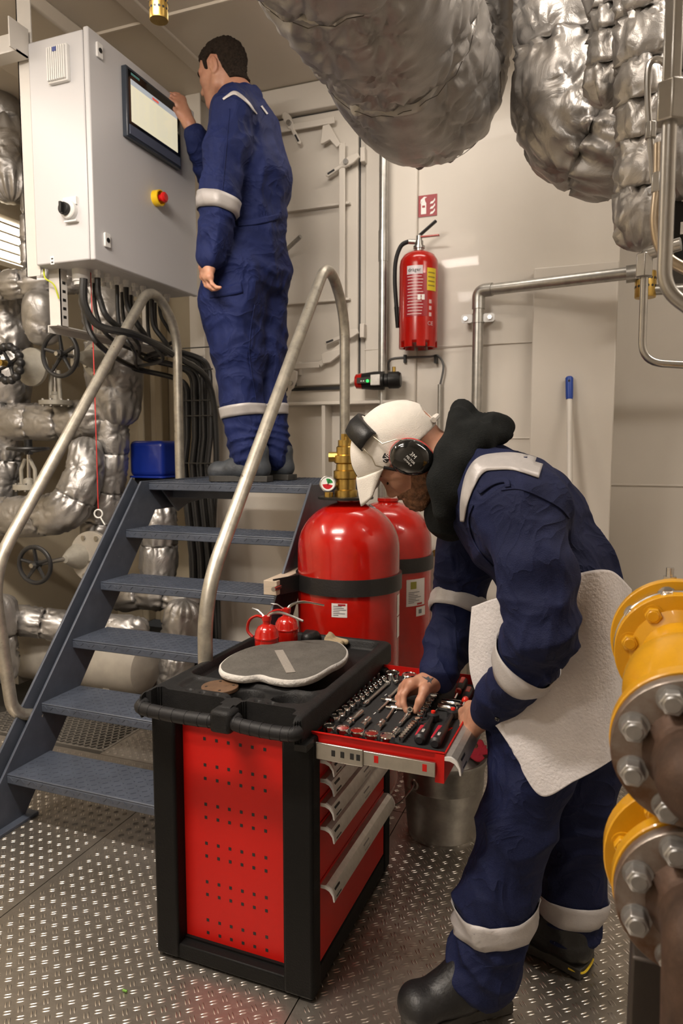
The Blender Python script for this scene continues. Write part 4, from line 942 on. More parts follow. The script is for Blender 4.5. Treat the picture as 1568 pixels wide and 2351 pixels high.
# ================================================================ tools lying in the drawer, each its own thing
CHR = mat('chrome', (.72, .71, .69), .10, 1.0)
SATN = mat('satin_chrome', (.60, .59, .57), .27, 1.0)
ordn = ['nearest', 'second', 'third', 'fourth', 'fifth', 'sixth', 'seventh', 'eighth', 'ninth', 'tenth', 'eleventh', 'twelfth', 'farthest']
def oname(i, n): return 'farthest' if i == n-1 else ordn[i]
def socket(lx, ly, r, h, label, group, tilt=None, z=None):
    z = zf-.004 if z is None else z; o = TL(lx, ly, z)
    t = thing('socket', o, label, 'socket', group); d = (0, 0, 1) if tilt is None else tuple(TROT@nrm(tilt))
    if tilt is not None: o = o+np.array([0, 0, r])
    ro = part('shell', M().lathe([(r*.82, 0), (r*.88, .001), (r*.88, h*.42), (r, h*.5), (r, h-.001), (r*.96, h), (r*.80, h)], o, d, 20), CHR, t)
    x, y, d_ = frame(d); hx = [(r*.74*math.cos(k*math.pi/3), r*.74*math.sin(k*math.pi/3)) for k in range(6)]
    part('hex_bore', M().prism(hx, o+d_*(h-.0006), x, y, d_, .0004), mat('socket_bore', (.10, .09, .05), .35, .8), ro)
    part('mouth_ring', M().torus(o+d_*h, d_, r*.89, r*.09, 20, 6), CHR, ro)
    return t
a0, a1 = LP(769, 1645, zf+.02), LP(880, 1556, zf+.02); n = 11
for i in range(n):
    p = a0+(a1-a0)*i/(n-1); r = .0128-.00045*i
    socket(p[0], p[1], r, .026, 'upright chrome socket, %s of the long row beside the worktop' % oname(i, n), 'long socket row')
b0, b1 = LP(742, 1650, zf+.02), LP(866, 1540, zf+.02)
for i in range(n):
    p = b0+(b1-b0)*i/(n-1); o = TL(p[0], p[1], zf-.004)
    t = thing('bit_socket', o, 'slim bit socket, %s of the row tight against the worktop' % oname(i, n), 'bit socket', 'bit socket row')
    part('shank', M().lathe([(.008, 0), (.008, .016), (.0065, .018), (.0035, .019), (.0035, .034), (0, .034)], o, n=12), SATN if i % 2 else STEELD, t)
    part('collar', M().cyl(o+np.array([0, 0, .003]), o+np.array([0, 0, .006]), .0083, n=12), STEELD, t)
for i, (u, v, r) in enumerate(((756, 1668, .0145), (787, 1674, .0155), (820, 1680, .0165), (853, 1686, .0165), (889, 1692, .0175))):
    p = LP(u, v, zf+.02); socket(p[0], max(p[1], DY0+.022), r, .027, 'large chrome socket at the near edge of the drawer, %s from the trolley' % ['first', 'second', 'third', 'fourth', 'fifth'][i], 'large sockets along the near edge')
for i, (u, v, r) in enumerate(((901, 1545, .0205), (940, 1550, .0215))):
    p = LP(u, v, zf+.034); socket(p[0], min(p[1], DY1-.025), r, .040, ['biggest chrome socket at the far edge nearer the trolley', 'biggest chrome socket at the far edge nearer the wrist'][i], 'biggest sockets at the far edge')
def rod(name, a, b, prof, label, cat, m, extra=None):
    """a and b are photo pixels on the foam; prof = [(t, r)]"""
    A, B = LP(*a, zf+.006), LP(*b, zf+.006); A, B = TL(*A[:2], zf+.006), TL(*B[:2], zf+.006); ln = np.linalg.norm(B-A)
    t = thing(name, A-np.array([0, 0, .006]), label, cat)
    part('shaft', M().lathe([(r, s*ln) for s, r in prof], A, B-A, 14), m, t)
    if extra: extra(t, A, B, nrm(B-A), ln)
    return t
rod('extension_bar', (838, 1616), (898, 1562), [(0, .004), (.02, .0065), (.1, .0065), (.12, .005), (.82, .005), (.85, .0095), (1, .0095)], 'long chrome extension bar lying along the socket row', 'extension bar', SATN,
    lambda t, A, B, d, l: part('drive_square', M().obox(A-d*.004, d, (0, 0, 1), np.cross(d, (0, 0, 1)), .01, .007, .007), CHR, t))
rod('extension_bar', (892, 1602), (926, 1570), [(0, .004), (.03, .006), (.12, .0045), (.75, .0045), (.8, .0085), (1, .0085)], 'short chrome extension bar to the left of the reaching hand', 'extension bar', SATN,
    lambda t, A, B, d, l: part('drive_square', M().obox(A-d*.004, d, (0, 0, 1), np.cross(d, (0, 0, 1)), .01, .007, .007), CHR, t))
rod('extension_bar', (795, 1664), (830, 1634), [(0, .009), (.2, .0095), (.25, .0065), (.8, .0075), (1, .007)], 'thick chrome extension bar beside the near sockets', 'extension bar', SATN,
    lambda t, A, B, d, l: part('lock_ring', M().cyl(A+d*.02, A+d*.026, .0105, n=16), CHR, t))
rod('extension_bar', (917, 1664), (938, 1640), [(0, .004), (.05, .0055), (.2, .005), (.7, .005), (.75, .007), (1, .007)], 'stubby chrome extension bar in front of the reaching hand', 'extension bar', SATN,
    lambda t, A, B, d, l: part('lock_ring', M().cyl(B-d*.012, B-d*.008, .0075, n=16), CHR, t))
def joint(t, A, B, d, l):
    part('knuckle', M().sph((A+B)/2, .0085, 8), CHR, t)
    part('yoke', M().cyl((A+B)/2+d*.004, B, .009, n=14), SATN, t)
rod('universal_joint', (830, 1668), (846, 1652), [(0, .009), (.4, .009), (.5, .006), (1, .006)], 'chrome universal joint lying second from the trolley side', 'universal joint', SATN, joint)
rod('universal_joint', (866, 1672), (878, 1658), [(0, .0085), (.4, .0085), (.5, .006), (1, .006)], 'chrome universal joint lying between the near sockets and the small sockets', 'universal joint', SATN, joint)
rod('universal_joint', (902, 1688), (912, 1676), [(0, .0065), (.4, .0065), (.5, .004), (1, .004)], 'small chrome universal joint at the near end of the tiny sockets', 'universal joint', SATN, joint)
def tee(t, A, B, d, l):
    s_ = np.cross(d, (0, 0, 1)); part('sliding_bar', M().cyl(B-s_*.022, B+s_*.022, .0035, n=10), CHR, t); part('head', M().cyl(B-s_*.008, B+s_*.008, .0065, n=12), SATN, t)
rod('sliding_handle', (868, 1632), (893, 1608), [(0, .003), (1, .004)], 'chrome T handle with a red slot in the middle of the drawer', 'T handle', SATN, tee)
rod('sliding_handle', (886, 1652), (905, 1625), [(0, .0035), (1, .0035)], 'chrome T bar left of the thumb in the drawer', 'T handle', SATN, tee)
# tiny sockets and hex bits in two rows
c0, c1 = LP(921, 1692, zf+.012), LP(950, 1658, zf+.012)
for i in range(8):
    p = c0+(c1-c0)*i/7; socket(p[0], max(p[1], DY0+.012), .0062+.0001*i, .018, 'tiny chrome socket, %s of the short row by the ratchet handles' % oname(i, 8), 'tiny socket row', )
c0, c1 = LP(958, 1650, zf+.015), LP(1012, 1575, zf+.015)
for i in range(10):
    p = c0+(c1-c0)*i/9; socket(p[0], p[1], .0072+.0003*i, .021, 'small chrome socket, %s of the row running up under the wrist' % oname(i, 10), 'small socket row')
# long spark plug sockets lying down
for i, ((u0, v0), (u1, v1)) in enumerate((((1006, 1621), (1046, 1626)), ((1014, 1611), (1058, 1616)))):
    A, B = LP(u0, v0, zf+.01), LP(u1, v1, zf+.01); l = np.linalg.norm(B-A)
    socket(A[0], A[1], .0105, l, ['long chrome socket lying nearer the ratchets', 'long chrome socket lying farther from the ratchets'][i], 'long sockets lying flat', tilt=tuple(B-A), z=zf-.002)
# screwdriver, ratchets, pliers
RGR = mat('red_soft_grip', (.42, .01, .03), .42); BGR = mat('black_soft_grip', (.016, .016, .018), .5); REDO = mat('bright_red_plastic', (.75, .03, .015), .35)
def handled(label, a, b, kind, cat, name):
    A, B = LP(*a, zf+.012), LP(*b, zf+.012); A, B = TL(*A[:2], zf+.012), TL(*B[:2], zf+.012); d = nrm(B-A); ln = np.linalg.norm(B-A); s_ = np.cross((0, 0, 1), d)
    t = thing(name, A-np.array([0, 0, .012]), label, cat)
    if kind == 'driver':
        part('blade', M().lathe([(.003, 0), (.003, ln*.4), (0, ln*.4)], A, d, 10), CHR, t)
        part('collar', M().lathe([(.004, ln*.3), (.009, ln*.34), (.009, ln*.42), (.006, ln*.45)], A, d, 14), REDO, t)
        part('grip', M().lathe([(.007, ln*.43), (.011, ln*.5), (.013, ln*.62), (.013, ln*.95), (.010, ln), (0, ln)], A, d, 16), BGR, t)
        part('grip_inset', M().obox(A+d*ln*.78+np.array([0, 0, .0105]), d, s_, (0, 0, 1), ln*.32, .012, .006), REDO, t, bevel=.002)
    else:
        part('grip', M().lathe([(.008, 0), (.0135, .006), (.0125, ln*.25), (.0105, ln*.45), (.0085, ln*.5)], A, d, 16), BGR, t)
        part('grip_inset', M().obox(A+d*ln*.22+s_*.006+np.array([0, 0, .006]), d, s_, (0, 0, 1), ln*.36, .012, .011), RGR, t, bevel=.003)
        part('neck', M().lathe([(.0075, ln*.48), (.006, ln*.75), (.006, ln*.85)], A, d, 12), IRON, t)
        part('ratchet_head', M().lathe([(.010, -.012), (.015, -.009), (.0155, .006), (.010, .009), (0, .009)], A+d*ln*.92, (0, 0, 1), 20), IRON, t)
        part('quick_release', M().cyl(A+d*ln*.92+np.array([0, 0, .008]), A+d*ln*.92+np.array([0, 0, .014]), .0055, n=14), REDO, t)
        text('grip_lettering', 'NEO', WHITE, t, A+d*.02-s_*.006+np.array([0, 0, .0128]), d, s_, .009)
handled('ratchet with red inset grip between the tiny sockets and the larger ratchet', (962, 1700), (997, 1640), 'ratchet', 'ratchet', 'ratchet')
handled('ratchet with red inset grip next to the drawer pull', (998, 1708), (1043, 1632), 'ratchet', 'ratchet', 'ratchet')
handled('black and red screwdriver lying at the far side of the drawer', (1044, 1605), (1065, 1562), 'driver', 'screwdriver', 'screwdriver')
handled('small black and red screwdriver half hidden under the near forearm', (1062, 1622), (1078, 1584), 'driver', 'screwdriver', 'screwdriver')
# ================================================================ things on the trolley top
zt_ = HT-.03
def felt(u, v): return onz(u, v, HT+.012)
out = [felt(u, v) for u, v in ((502, 1541), (506, 1528), (530, 1510), (575, 1492), (625, 1482), (680, 1476), (735, 1474), (778, 1480), (798, 1496), (799, 1511), (785, 1526), (757, 1541), (730, 1556), (700, 1567), (662, 1571), (625, 1566), (595, 1558), (560, 1562), (528, 1558), (508, 1551))]
out = smoothpath(out, 4, closed=True); cen = out.mean(0); n = len(out); V = []; F = []
rngf = np.random.default_rng(3); wob = np.interp(np.arange(n), np.linspace(0, n, 16), rngf.uniform(-.004, .004, 16))
prof = [(.93, -.020), (.985, -.018), (1.0, -.010), (.99, -.002), (.965, 0), (.94, .001), (.8, .0015), (.5, .002), (.2, .002)]
for s_, dz in prof:
    for i, p in enumerate(out): q = cen+(p-cen)*s_; V.append((q[0], q[1], HT+.0215+dz+wob[i]*s_*.5))
for k in range(len(prof)-1):
    for i in range(n): j = (i+1) % n; F.append((k*n+i, k*n+j, (k+1)*n+j, (k+1)*n+i))
F.append(tuple(range((len(prof)-1)*n, len(prof)*n))); F.append(tuple(range(n-1, -1, -1)))
FELT = mat('white_felt', (.55, .53, .50), .95, var=.15, vscale=30, bump=.8, bscale=140, sheen=.3)
FELTG = mat('scuffed_grey_felt_face', (.105, .098, .088), .85, spec=.2, var=.25, vscale=18, bump=.6, bscale=120)
fp = thing('felt_pad', (cen[0], cen[1], HT-.007), 'kidney shaped felt pad with a grey face lying on the trolley top', 'pad')
nb = 4*n
meshobj('felt_edge', V, F[:nb]+[F[-1]], FELT, fp, ang=None)
meshobj('grey_face', V, F[nb:-1], FELTG, fp, ang=None)
STRP = mat('worn_pale_streak', (.24, .22, .195), .8, bump=.5, bscale=120)
a, b = onz(640, 1500, HT+.015), onz(668, 1552, HT+.015)
part('worn_streak', M().obox((a+b)/2+np.array([0, 0, .0092]), b-a, np.cross((0, 0, 1), b-a), (0, 0, 1), np.linalg.norm(b-a), .024, .0012), STRP, fp)
q = onz(505, 1578, HT-.006); WOOD = mat('brown_disc', (.115, .062, .032), .55, var=.35, vscale=40)
wd = thing('brown_disc', (q[0], q[1], HT-.012), 'round brown disc with small holes on the trolley top', 'disc')
part('disc', M().cyl((q[0], q[1], HT-.012), (q[0], q[1], HT-.002), .047, n=36), WOOD, wd, bevel=.0015)
for i in range(4):
    t = i*math.pi/2+.5; part('hole', M().cyl((q[0]+.034*math.cos(t), q[1]+.034*math.sin(t), HT-.003), (q[0]+.034*math.cos(t), q[1]+.034*math.sin(t), HT-.0015), .0035, n=10), BLKPR, wd)
# oil cans
def oilcan(u, v, label, ang):
    q = onz(u, v, zt_); t = thing('oil_can', (q[0], q[1], zt_), label, 'oil can', 'red oil cans')
    part('body', M().lathe([(.034, 0), (.036, .003), (.036, .062), (.0375, .064), (.0375, .068), (.036, .07), (.034, .084), (.026, .098), (.012, .106), (.012, .116), (.014, .117), (.014, .13), (0, .132)], q, n=32), REDP, t)
    c_, s_ = math.cos(ang), math.sin(ang); e = np.array([c_, s_, 0])
    tpz = q+np.array([0, 0, .122])
    part('spout', M().tube(smoothpath([tpz, tpz+e*.02+np.array([0, 0, .018]), tpz+e*.06+np.array([0, 0, .022]), tpz+e*.125+np.array([0, 0, .006])], 6), [.0045]*13+[.0035]*6, 8), STEEL, t)
    part('trigger', M().tube(smoothpath([tpz-e*.005, tpz-e*.035+np.array([0, 0, .004]), tpz-e*.062+np.array([0, 0, -.014]), tpz-e*.068+np.array([0, 0, -.045]), tpz-e*.05+np.array([0, 0, -.062])], 5), .0045, 6), REDP, t)
    part('pump_rod', M().tube([tpz, tpz-e*.03+np.array([0, 0, .022]), tpz-e*.05+np.array([0, 0, .026])], .003, 6), STEEL, t)
    return t
oilcan(613, 1512, 'red oil can with a long spout, nearer the felt pad', -.1)
oilcan(658, 1490, 'red oil can standing behind the other by the black band', .75)
# glove
GLV = mat('beige_leather', (.36, .28, .17), .8, var=.25, vscale=30, bump=.4, bscale=90)
q = onz(735, 1470, HT-.01)
# ================================================================ two red suppression cylinders
STK = mat('blue_white_sticker', (.45, .52, .62), .4)
GREENP = mat('gauge_green', (.02, .25, .06), .4); REDGA = mat('gauge_red', (.5, .01, .02), .4)
BAND = mat('black_rubber_band', (.012, .011, .011), .45, bump=.2, bscale=150)
def cylinder(c, R, ztop, zband, label, valve):
    o = np.array([c[0], c[1], .02]); h = ztop-.02
    t = thing('gas_cylinder', o, label, 'gas cylinder', 'red suppression cylinders')
    pr = [(R*.75, 0), (R*.93, .02), (R, .06), (R, h-R*.92)]+[(R*math.cos(a), h-R*.92+R*.92*math.sin(a)) for a in np.linspace(.12, 1.35, 10)]+[(.045, h), (.045, h+.012), (0, h+.012)]
    part('body', M().lathe(pr, o, n=64), REDP, t)
    b = part('band', M().lathe([(R+.0005, zband[0]-.02), (R+.008, zband[0]-.02), (R+.008, zband[1]-.02), (R+.0005, zband[1]-.02)], o, n=64), BAND, t)
    return t, o, h
c1 = (-.865, 2.352); R1 = .185
t1, o1, h1 = cylinder(c1, R1, 1.105, (.793, .850), 'front red suppression cylinder with brass valve and gauge', True)
t2, o2, h2 = cylinder((-.86, 2.82), R1, 1.072, (.792, .850), 'rear red suppression cylinder half hidden behind the front one', False)
# strap running on to its bolted end, timber block behind
a = np.array([c1[0]-R1-.004, c1[1]-.05, 0])
e = onz(628, 1350, .82); 
sp = part('band_end', M().obox(((c1[0]-R1*.75+e[0])/2, (c1[1]-R1*.72+e[1])/2, .8215), (c1[0]-R1*.75-e[0], c1[1]-R1*.72-e[1], 0), (0, 0, 1), np.cross((c1[0]-R1*.75-e[0], c1[1]-R1*.72-e[1], 0), (0, 0, 1)), math.hypot(c1[0]-R1*.75-e[0], c1[1]-R1*.72-e[1]), .057, .007), BAND, t1)
part('band_bolt', M().cyl((e[0]+.014, e[1]-.03, .822), (e[0]+.014, e[1]+.02, .822), .008, n=12), STEEL, sp)
TIMB = mat('pale_timber', (.55, .46, .36), .75, var=.2, vscale=14, stretch=(1, 6, 6))
w0 = onz(608, 1362, .80)
tb = tag(part('timber_batten', M().obox((w0[0]+.02, w0[1]+.24, .822), (1, 0, 0), (0, 1, .01), (0, 0, 1), .05, .48, .05), TIMB, bevel=.002), 'pale timber batten behind the black strap of the front red cylinder', 'batten')
# brass valve and gauge
vz = o1+np.array([-.012, 0, h1+.008])
part('collar_plate', M().lathe([(.10, 0), (.10, .008), (.02, .008)], vz, n=40), BLACKP, t1)
val = part('valve_body', M().lathe([(.042, .008), (.042, .03), (.036, .034), (.036, .07), (.044, .074), (.044, .10), (.036, .104), (.034, .125), (.042, .13), (.042, .155), (.034, .158), (.034, .185), (.028, .19), (.028, .21), (0, .212)], vz, n=32), BRASS, t1, ang=.5)
part('valve_outlet', M().cyl(vz+np.array([0, 0, .15]), vz+np.array([-.058, -.02, .15]), .018, n=8), BRASS, val)
part('valve_plug', M().cyl(vz+np.array([0, 0, .205]), vz+np.array([0, 0, .232]), .017, n=6), BRASS, val)
part('valve_hex', M().cyl(vz+np.array([.012, -.015, .20]), vz+np.array([.012, -.015, .222]), .010, n=6), BRASS, val)
gq = vz+np.array([-.05, -.05, .055]); gn = nrm(_C-gq)
ga = part('gauge', M().lathe([(.026, -.02), (.029, -.014), (.029, .004), (.026, .006), (.0245, .003), (0, .003)], gq, gn, 28), STEEL, t1)
part('gauge_dial', M().cyl(gq+gn*.003, gq+gn*.0036, .0242, n=28), WHITE, ga)
gx_, gy_, _g = frame(gn)
def wedge(a0, a1, r): return [(0, 0)]+[(r*math.cos(k), r*math.sin(k)) for k in np.linspace(a0, a1, 8)]
def wedgepart(a0, a1, m): part('gauge_sector', M().prism(wedge(a0, a1, .019), gq+gn*.0036, gx_, gy_, gn, .0004), m, ga)
wedgepart(.2, 1.9, GREENP); wedgepart(math.pi+.1, 2*math.pi-.3, REDGA)
part('gauge_needle', M().bar(gq+gn*.0042-gy_*.006, gq+gn*.0042+gy_*.015+gx_*.006, .0022, .0008, gn), BLKPR, ga)
part('gauge_stem', M().cyl(gq-gn*.015, vz+np.array([-.02, -.02, .05]), .009, n=12), BRASS, ga)
part('gauge_drain', M().cyl(gq+np.array([0, .01, -.03]), gq+np.array([0, .01, -.055]), .016, n=16), BRASS, ga)
def fromcam(c): return math.atan2(-c[1], -c[0])
va1 = fromcam(c1)
lb = wrap('rating_label', o1, R1, va1-.32, va1-.03, .722, .770, mat('label_white', (.62, .60, .58), .4), t1)
for i in range(6): wrap('label_line', o1, R1, va1-.29, va1-.29+(.10, .22, .12, .24, .2, .16)[i], .728+.0062*i, .7305+.0062*i, mat('label_grey', (.15, .15, .16), .5), lb, 5, .0013)
wrap('label_red_bar', o1, R1, va1-.20, va1-.06, .762, .768, LBLR, lb, 5, .0013)
wrap('side_label', o1, R1, va1+1.18, va1+1.36, .70, .775, WHITE, t1); wrap('side_label', o1, R1, va1+1.18, va1+1.36, .62, .695, WHITE, t1)
for da, dz in ((.20, -.02), (.30, -.012)):
    rr = .085; p = o1+np.array([rr*math.cos(va1+1.0+da*2), rr*math.sin(va1+1.0+da*2), h1-R1*.92+R1*.92*math.sqrt(1-(rr/R1)**2)]); nn = nrm(p-np.array([o1[0], o1[1], o1[2]+h1-R1*.92]))
    so = part('round_sticker', M().lathe([(.014, -.001), (.014, .001), (0, .001)], p, nn, 20), STK, t1)
    part('sticker_mark', M().lathe([(.006, .001), (.006, .0015), (0, .0015)], p, nn, 12), BLKPR, so)
va2 = fromcam((o2[0], o2[1]))
lb = wrap('instruction_sheet', o2, R1, va2+.42, va2+.95, .655, .765, mat('label_white', (.6, .6, .6), .4), t2)
wrap('sheet_picture', o2, R1, va2+.52, va2+.68, .725, .755, mat('picture_olive', (.25, .24, .03), .5), lb, 4, .0014)
for i in range(7): wrap('label_line', o2, R1, va2+.47, va2+.62+.05*((i*3) % 5), .668+.007*i, .671+.007*i, mat('label_grey', (.2, .2, .2), .5), lb, 4, .0014)
wrap('label_red_bar', o2, R1, va2+.7, va2+.86, .658, .666, LBLR, lb, 4, .0014)
lb = wrap('small_sheet', o2, R1, va2+.68, va2+.98, .61, .648, mat('label_white', (.6, .6, .6), .4), t2)
wrap('label_line', o2, R1, va2+.75, va2+.85, .62, .638, mat('label_grey', (.2, .2, .2), .5), lb, 4, .0014)
for (o_, tt) in ((o1, t1), (o2, t2)):
    for k in (0, 1): part('foot_block', M().bx(o_[0]-.15, o_[0]-.11+.0, o_[1]-.1+.16*k, o_[1]-.06+.16*k, 0, .03), TIMB, tt)
    part('foot_block', M().bx(o_[0]+.09, o_[0]+.13, o_[1]-.12, o_[1]+.12, 0, .03), TIMB, tt)
# hose and fittings behind the rear cylinder
hk = thing('discharge_fitting', ony(1003, 1195, 2.95), 'steel fitting and grey pipework to the right of the rear red cylinder', 'fitting')
p = ony(985, 1183, 2.9); part('side_stub', M().cyl(p, p+np.array([.09, .02, 0]), .014).cyl(p+np.array([.05, .01, 0]), p+np.array([.075, .016, 0]), .02, n=6), STEELD, hk)
p = ony(1003, 1260, 3.2); part('support_channel', M().bx(p[0]-.03, p[0]+.03, 3.17, 3.2, 0, p[2]+.15), W_PAINT, hk)
part('clamp_knob', M().cyl(ony(1000, 1270, 3.0), ony(1000, 1270, 3.1), .016), BRASS, hk)
# ================================================================ galvanised bucket with lid
bc_, Rb, zb_ = np.array([-.481, 2.235, 0]), .142, .272
BKT = mat('galvanised_bucket', (.42, .41, .38), .36, .92, var=.35, vscale=14)
bk = thing('metal_bucket', bc_, 'round galvanised bucket with a lid standing beside the trolley', 'bucket')
part('body', M().lathe([(Rb*.80, .004), (Rb*.82, 0), (Rb*.82, .012), (Rb*.84, .016), (Rb*.94, .175), (Rb*.955, .180), (Rb*.945, .187), (Rb*.955, .194), (Rb*.945, .201), (Rb*.955, .208), (Rb*.95, .214), (Rb*.985, zb_-.006)], bc_, n=56), BKT, bk)
part('lid', M().lathe([(Rb*.98, zb_-.014), (Rb*1.03, zb_-.012), (Rb*1.04, zb_-.002), (Rb*1.02, zb_+.004), (Rb*.95, zb_+.002), (Rb*.9, zb_-.004), (Rb*.5, zb_+.004), (0, zb_+.006)], bc_, n=56), BKT, bk)
t0 = math.atan2(-bc_[1], -bc_[0])-.75; ep = bc_+np.array([math.cos(t0), math.sin(t0), 0])*Rb*.96+np.array([0, 0, .205])
ea = part('handle_ear', M().torus(ep, (math.cos(t0), math.sin(t0), 0), .014, .004, 16, 6), GALV, bk)
hs = np.array([-math.sin(t0), math.cos(t0), 0])
part('bail_handle', M().tube(smoothpath([ep, ep+np.array([-.012, -.01, -.02]), ep+np.array([-.05, -.004, -.07]), ep+np.array([-.10, .03, -.105]), ep+np.array([-.13, .09, -.11])], 5), .0032, 8), GALV, bk)
CLOTH = mat('red_rag', (.16, .005, .012), .9, spec=.2, bump=.5, bscale=120)
q = onz(1085, 1735, zb_)
V = []; F = []; nn = 16; rg = np.random.default_rng(5)
hh = rg.uniform(0, .02, (nn, nn))
for k in range(2): hh = (hh+np.roll(hh, 1, 0)+np.roll(hh, 1, 1)+np.roll(hh, -1, 0))/4*1.25
for i in range(nn):
    for j in range(nn):
        x, y = (i/(nn-1)-.5), (j/(nn-1)-.5); rr = 1+.25*math.sin(5*math.atan2(y, x)+1)
        V.append((q[0]+x*.10*rr, q[1]+y*.12*rr, zb_+.005+hh[i, j]))
for i in range(nn-1):
    for j in range(nn-1): a = i*nn+j; F.append((a, a+nn, a+nn+1, a+1))
rag = thing('red_rag', (q[0], q[1], zb_+.004), 'crumpled dark red rag on the lid of the bucket', 'rag')
ro = meshobj('cloth', V, F, CLOTH, rag); s_ = ro.modifiers.new('solid', 'SOLIDIFY'); s_.thickness = .003
# ================================================================ broom against the column
BLH = mat('blue_grip', (.008, .05, .32), .4); PW = mat('white_pole', (.68, .65, .60), .4)
p0 = ony(1307, 865, YB-.09); p1 = ony(1310, 917, YB-.10); dirv = nrm(np.array([p1[0]+.06, p1[1]-.33, 0])-p0)
b_end = p0+dirv*((.03-p0[2])/dirv[2]); pg = p0+dirv*((p1[2]-p0[2])/dirv[2])
bm = thing('broom', (b_end[0], b_end[1], 0), 'white broom pole with a blue grip leaning on the boxed column', 'broom')
part('pole', M().cyl(pg-dirv*.01, b_end, .0125, n=16), PW, bm)
part('grip', M().tube([p0, p0+dirv*.006, pg-dirv*.01, pg], [.013, .0175, .0165, .0145], 16), BLH, bm)
part('hang_hole', M().cyl(p0+dirv*.02+np.array([0, -.019, 0]), p0+dirv*.02+np.array([0, -.015, 0]), .005), BLKPR, bm)
part('broom_head', M().bx(b_end[0]-.15, b_end[0]+.15, b_end[1]-.025, b_end[1]+.025, .028, .06), BLH, bm, bevel=.006)
part('bristles', M().bx(b_end[0]-.148, b_end[0]+.148, b_end[1]-.022, b_end[1]+.022, 0.0, .03), PW, bm)
# ================================================================ yellow and rusty flanged valves in the foreground
YLW = mat('yellow_ochre_enamel', (.66, .33, .008), .3, coat=.25, var=.1, vscale=20, wear=((.5, .45, .38), 45, .745))
RUST = mat('rusty_bare_steel', (.42, .38, .35), .38, .8, vscale=13, c2=(.20, .115, .07), bump=.3, bscale=60)
RUSTP = mat('rusted_pipe', (.13, .075, .05), .6, .4, var=.6, vscale=12, bump=.4, bscale=80)
def hexbolt(name, c, d, r, h, m, parent):
    c = np.array(c, float); x, y, d = frame(d)
    b = part(name, M().cyl(c, c+d*h, r, n=6), m, parent, bevel=r*.12)
    part('bolt_boss', M().cyl(c+d*h, c+d*(h+.0015), r*.72, r*.6, n=16), m, b)
    part('washer', M().cyl(c-d*.002, c+d*.002, r*1.2, n=20), m, b)
    return b
def disc(name, c, d, R, th, m, parent, bolts=8, br=.0145, bm_=None, ph=.39, bh=.018, bc=.775, hole=True):
    c = np.array(c, float); x, y, d = frame(d)
    f_ = part(name, M().lathe([(R*.45, 0), (R*.985, 0), (R, .002), (R, th-.002), (R*.985, th), (R*.45, th)], c, d, 56), m, parent)
    for i in range(bolts):
        a = 2*math.pi*i/bolts+ph; e = (x*math.cos(a)+y*math.sin(a))*R*bc
        if bm_: hexbolt('flange_bolt', c+e, -d, br, bh, bm_, f_)
    return f_
BOLT = mat('zinc_bolt', (.50, .50, .50), .34, .85, var=.2, vscale=40)
def fset(cpix, Y0, label, far, R=.091):
    P0 = ony(*cpix, Y0); P1 = ony(*far[0], far[1]); d = nrm(P1-P0)
    t = thing('flanged_valve', P0-np.array([0, 0, R]), label, 'valve', 'yellow flanged valves')
    disc('raw_flange', P0, d, R, .018, RUST, t, 8, .0145, BOLT)
    disc('gasket', P0+d*.018, d, R*.93, .003, RUSTP, t, 0)
    disc('yellow_flange', P0+d*.021, d, R*1.02, .022, YLW, t, 8, .014, None)
    for i in range(8):
        x, y, dd_ = frame(d); a = 2*math.pi*i/8+.39; e = (x*math.cos(a)+y*math.sin(a))*R*.775; hexbolt('rear_nut', P0+d*.043+e, d, .0135, .012, YLW, t)
    part('weld_neck', M().lathe([(R*.62, .0), (R*.5, -.02), (R*.46, -.035)], P0, d, 36), RUSTP, t)
    return t, P0, P1, d
ft, P0, P1, d = fset((1598, 1738), .85, 'upper yellow valve with a rusty bolted flange at the right edge', ((1562, 1500), 1.2))
L_ = np.linalg.norm(P1-P0)
part('valve_body', M().lathe([(.062, .043), (.055, .07), (.07, .12), (.082, .17), (.082, .20), (.066, .25), (.052, L_-.05), (.058, L_-.025), (.075, L_-.015), (.075, L_-.01)], P0, d, 40), YLW, ft)
f3 = disc('yellow_flange', P1-d*.012, d, .098, .02, YLW, ft, 8, .013, YLW, .2, .012)
disc('chrome_gasket', P1+d*.008, d, .0995, .010, STEEL, ft, 0)
f4 = disc('yellow_flange', P1+d*.018+np.array([-.004, 0, .012]), d, .101, .018, YLW, ft, 8, .0125, STEEL, .55, .02)
part('pipe_beyond', M().cyl(P1+d*.03, P1+d*.30, .05, n=30), YLW, ft)
tpb = ony(1537, 1345, 1.24)
part('top_stud', M().cyl(tpb-np.array([0, 0, .02]), tpb+np.array([0, 0, .03]), .006, n=12), STEEL, ft)
part('stud_nut', M().cyl(tpb-np.array([0, 0, .008]), tpb+np.array([0, 0, .004]), .014, n=6), STEEL, ft); part('stud_nut', M().cyl(tpb+np.array([0, 0, .008]), tpb+np.array([0, 0, .016]), .011, n=6), STEEL, ft)
ft2, Q0, Q1, d2 = fset((1604, 2085), .85, 'lower yellow valve with a rusty bolted flange at the right edge', ((1550, 1846), 1.1))
part('valve_body', M().lathe([(.062, .043), (.055, .07), (.07, .11), (.07, .15), (.058, .2)], Q0, d2, 40), YLW, ft2)
disc('yellow_flange', Q1-d2*.15+np.array([.004, 0, -.01]), d2, .105, .03, YLW, ft2, 8, .0135, YLW, .2, .012)
part('near_pipe', M().tube(bendpath([P0-d*.02, P0-d*.07, P0-d*.075+np.array([.30, .05, -.02])], .05, 8), .045, 24), RUSTP, ft)
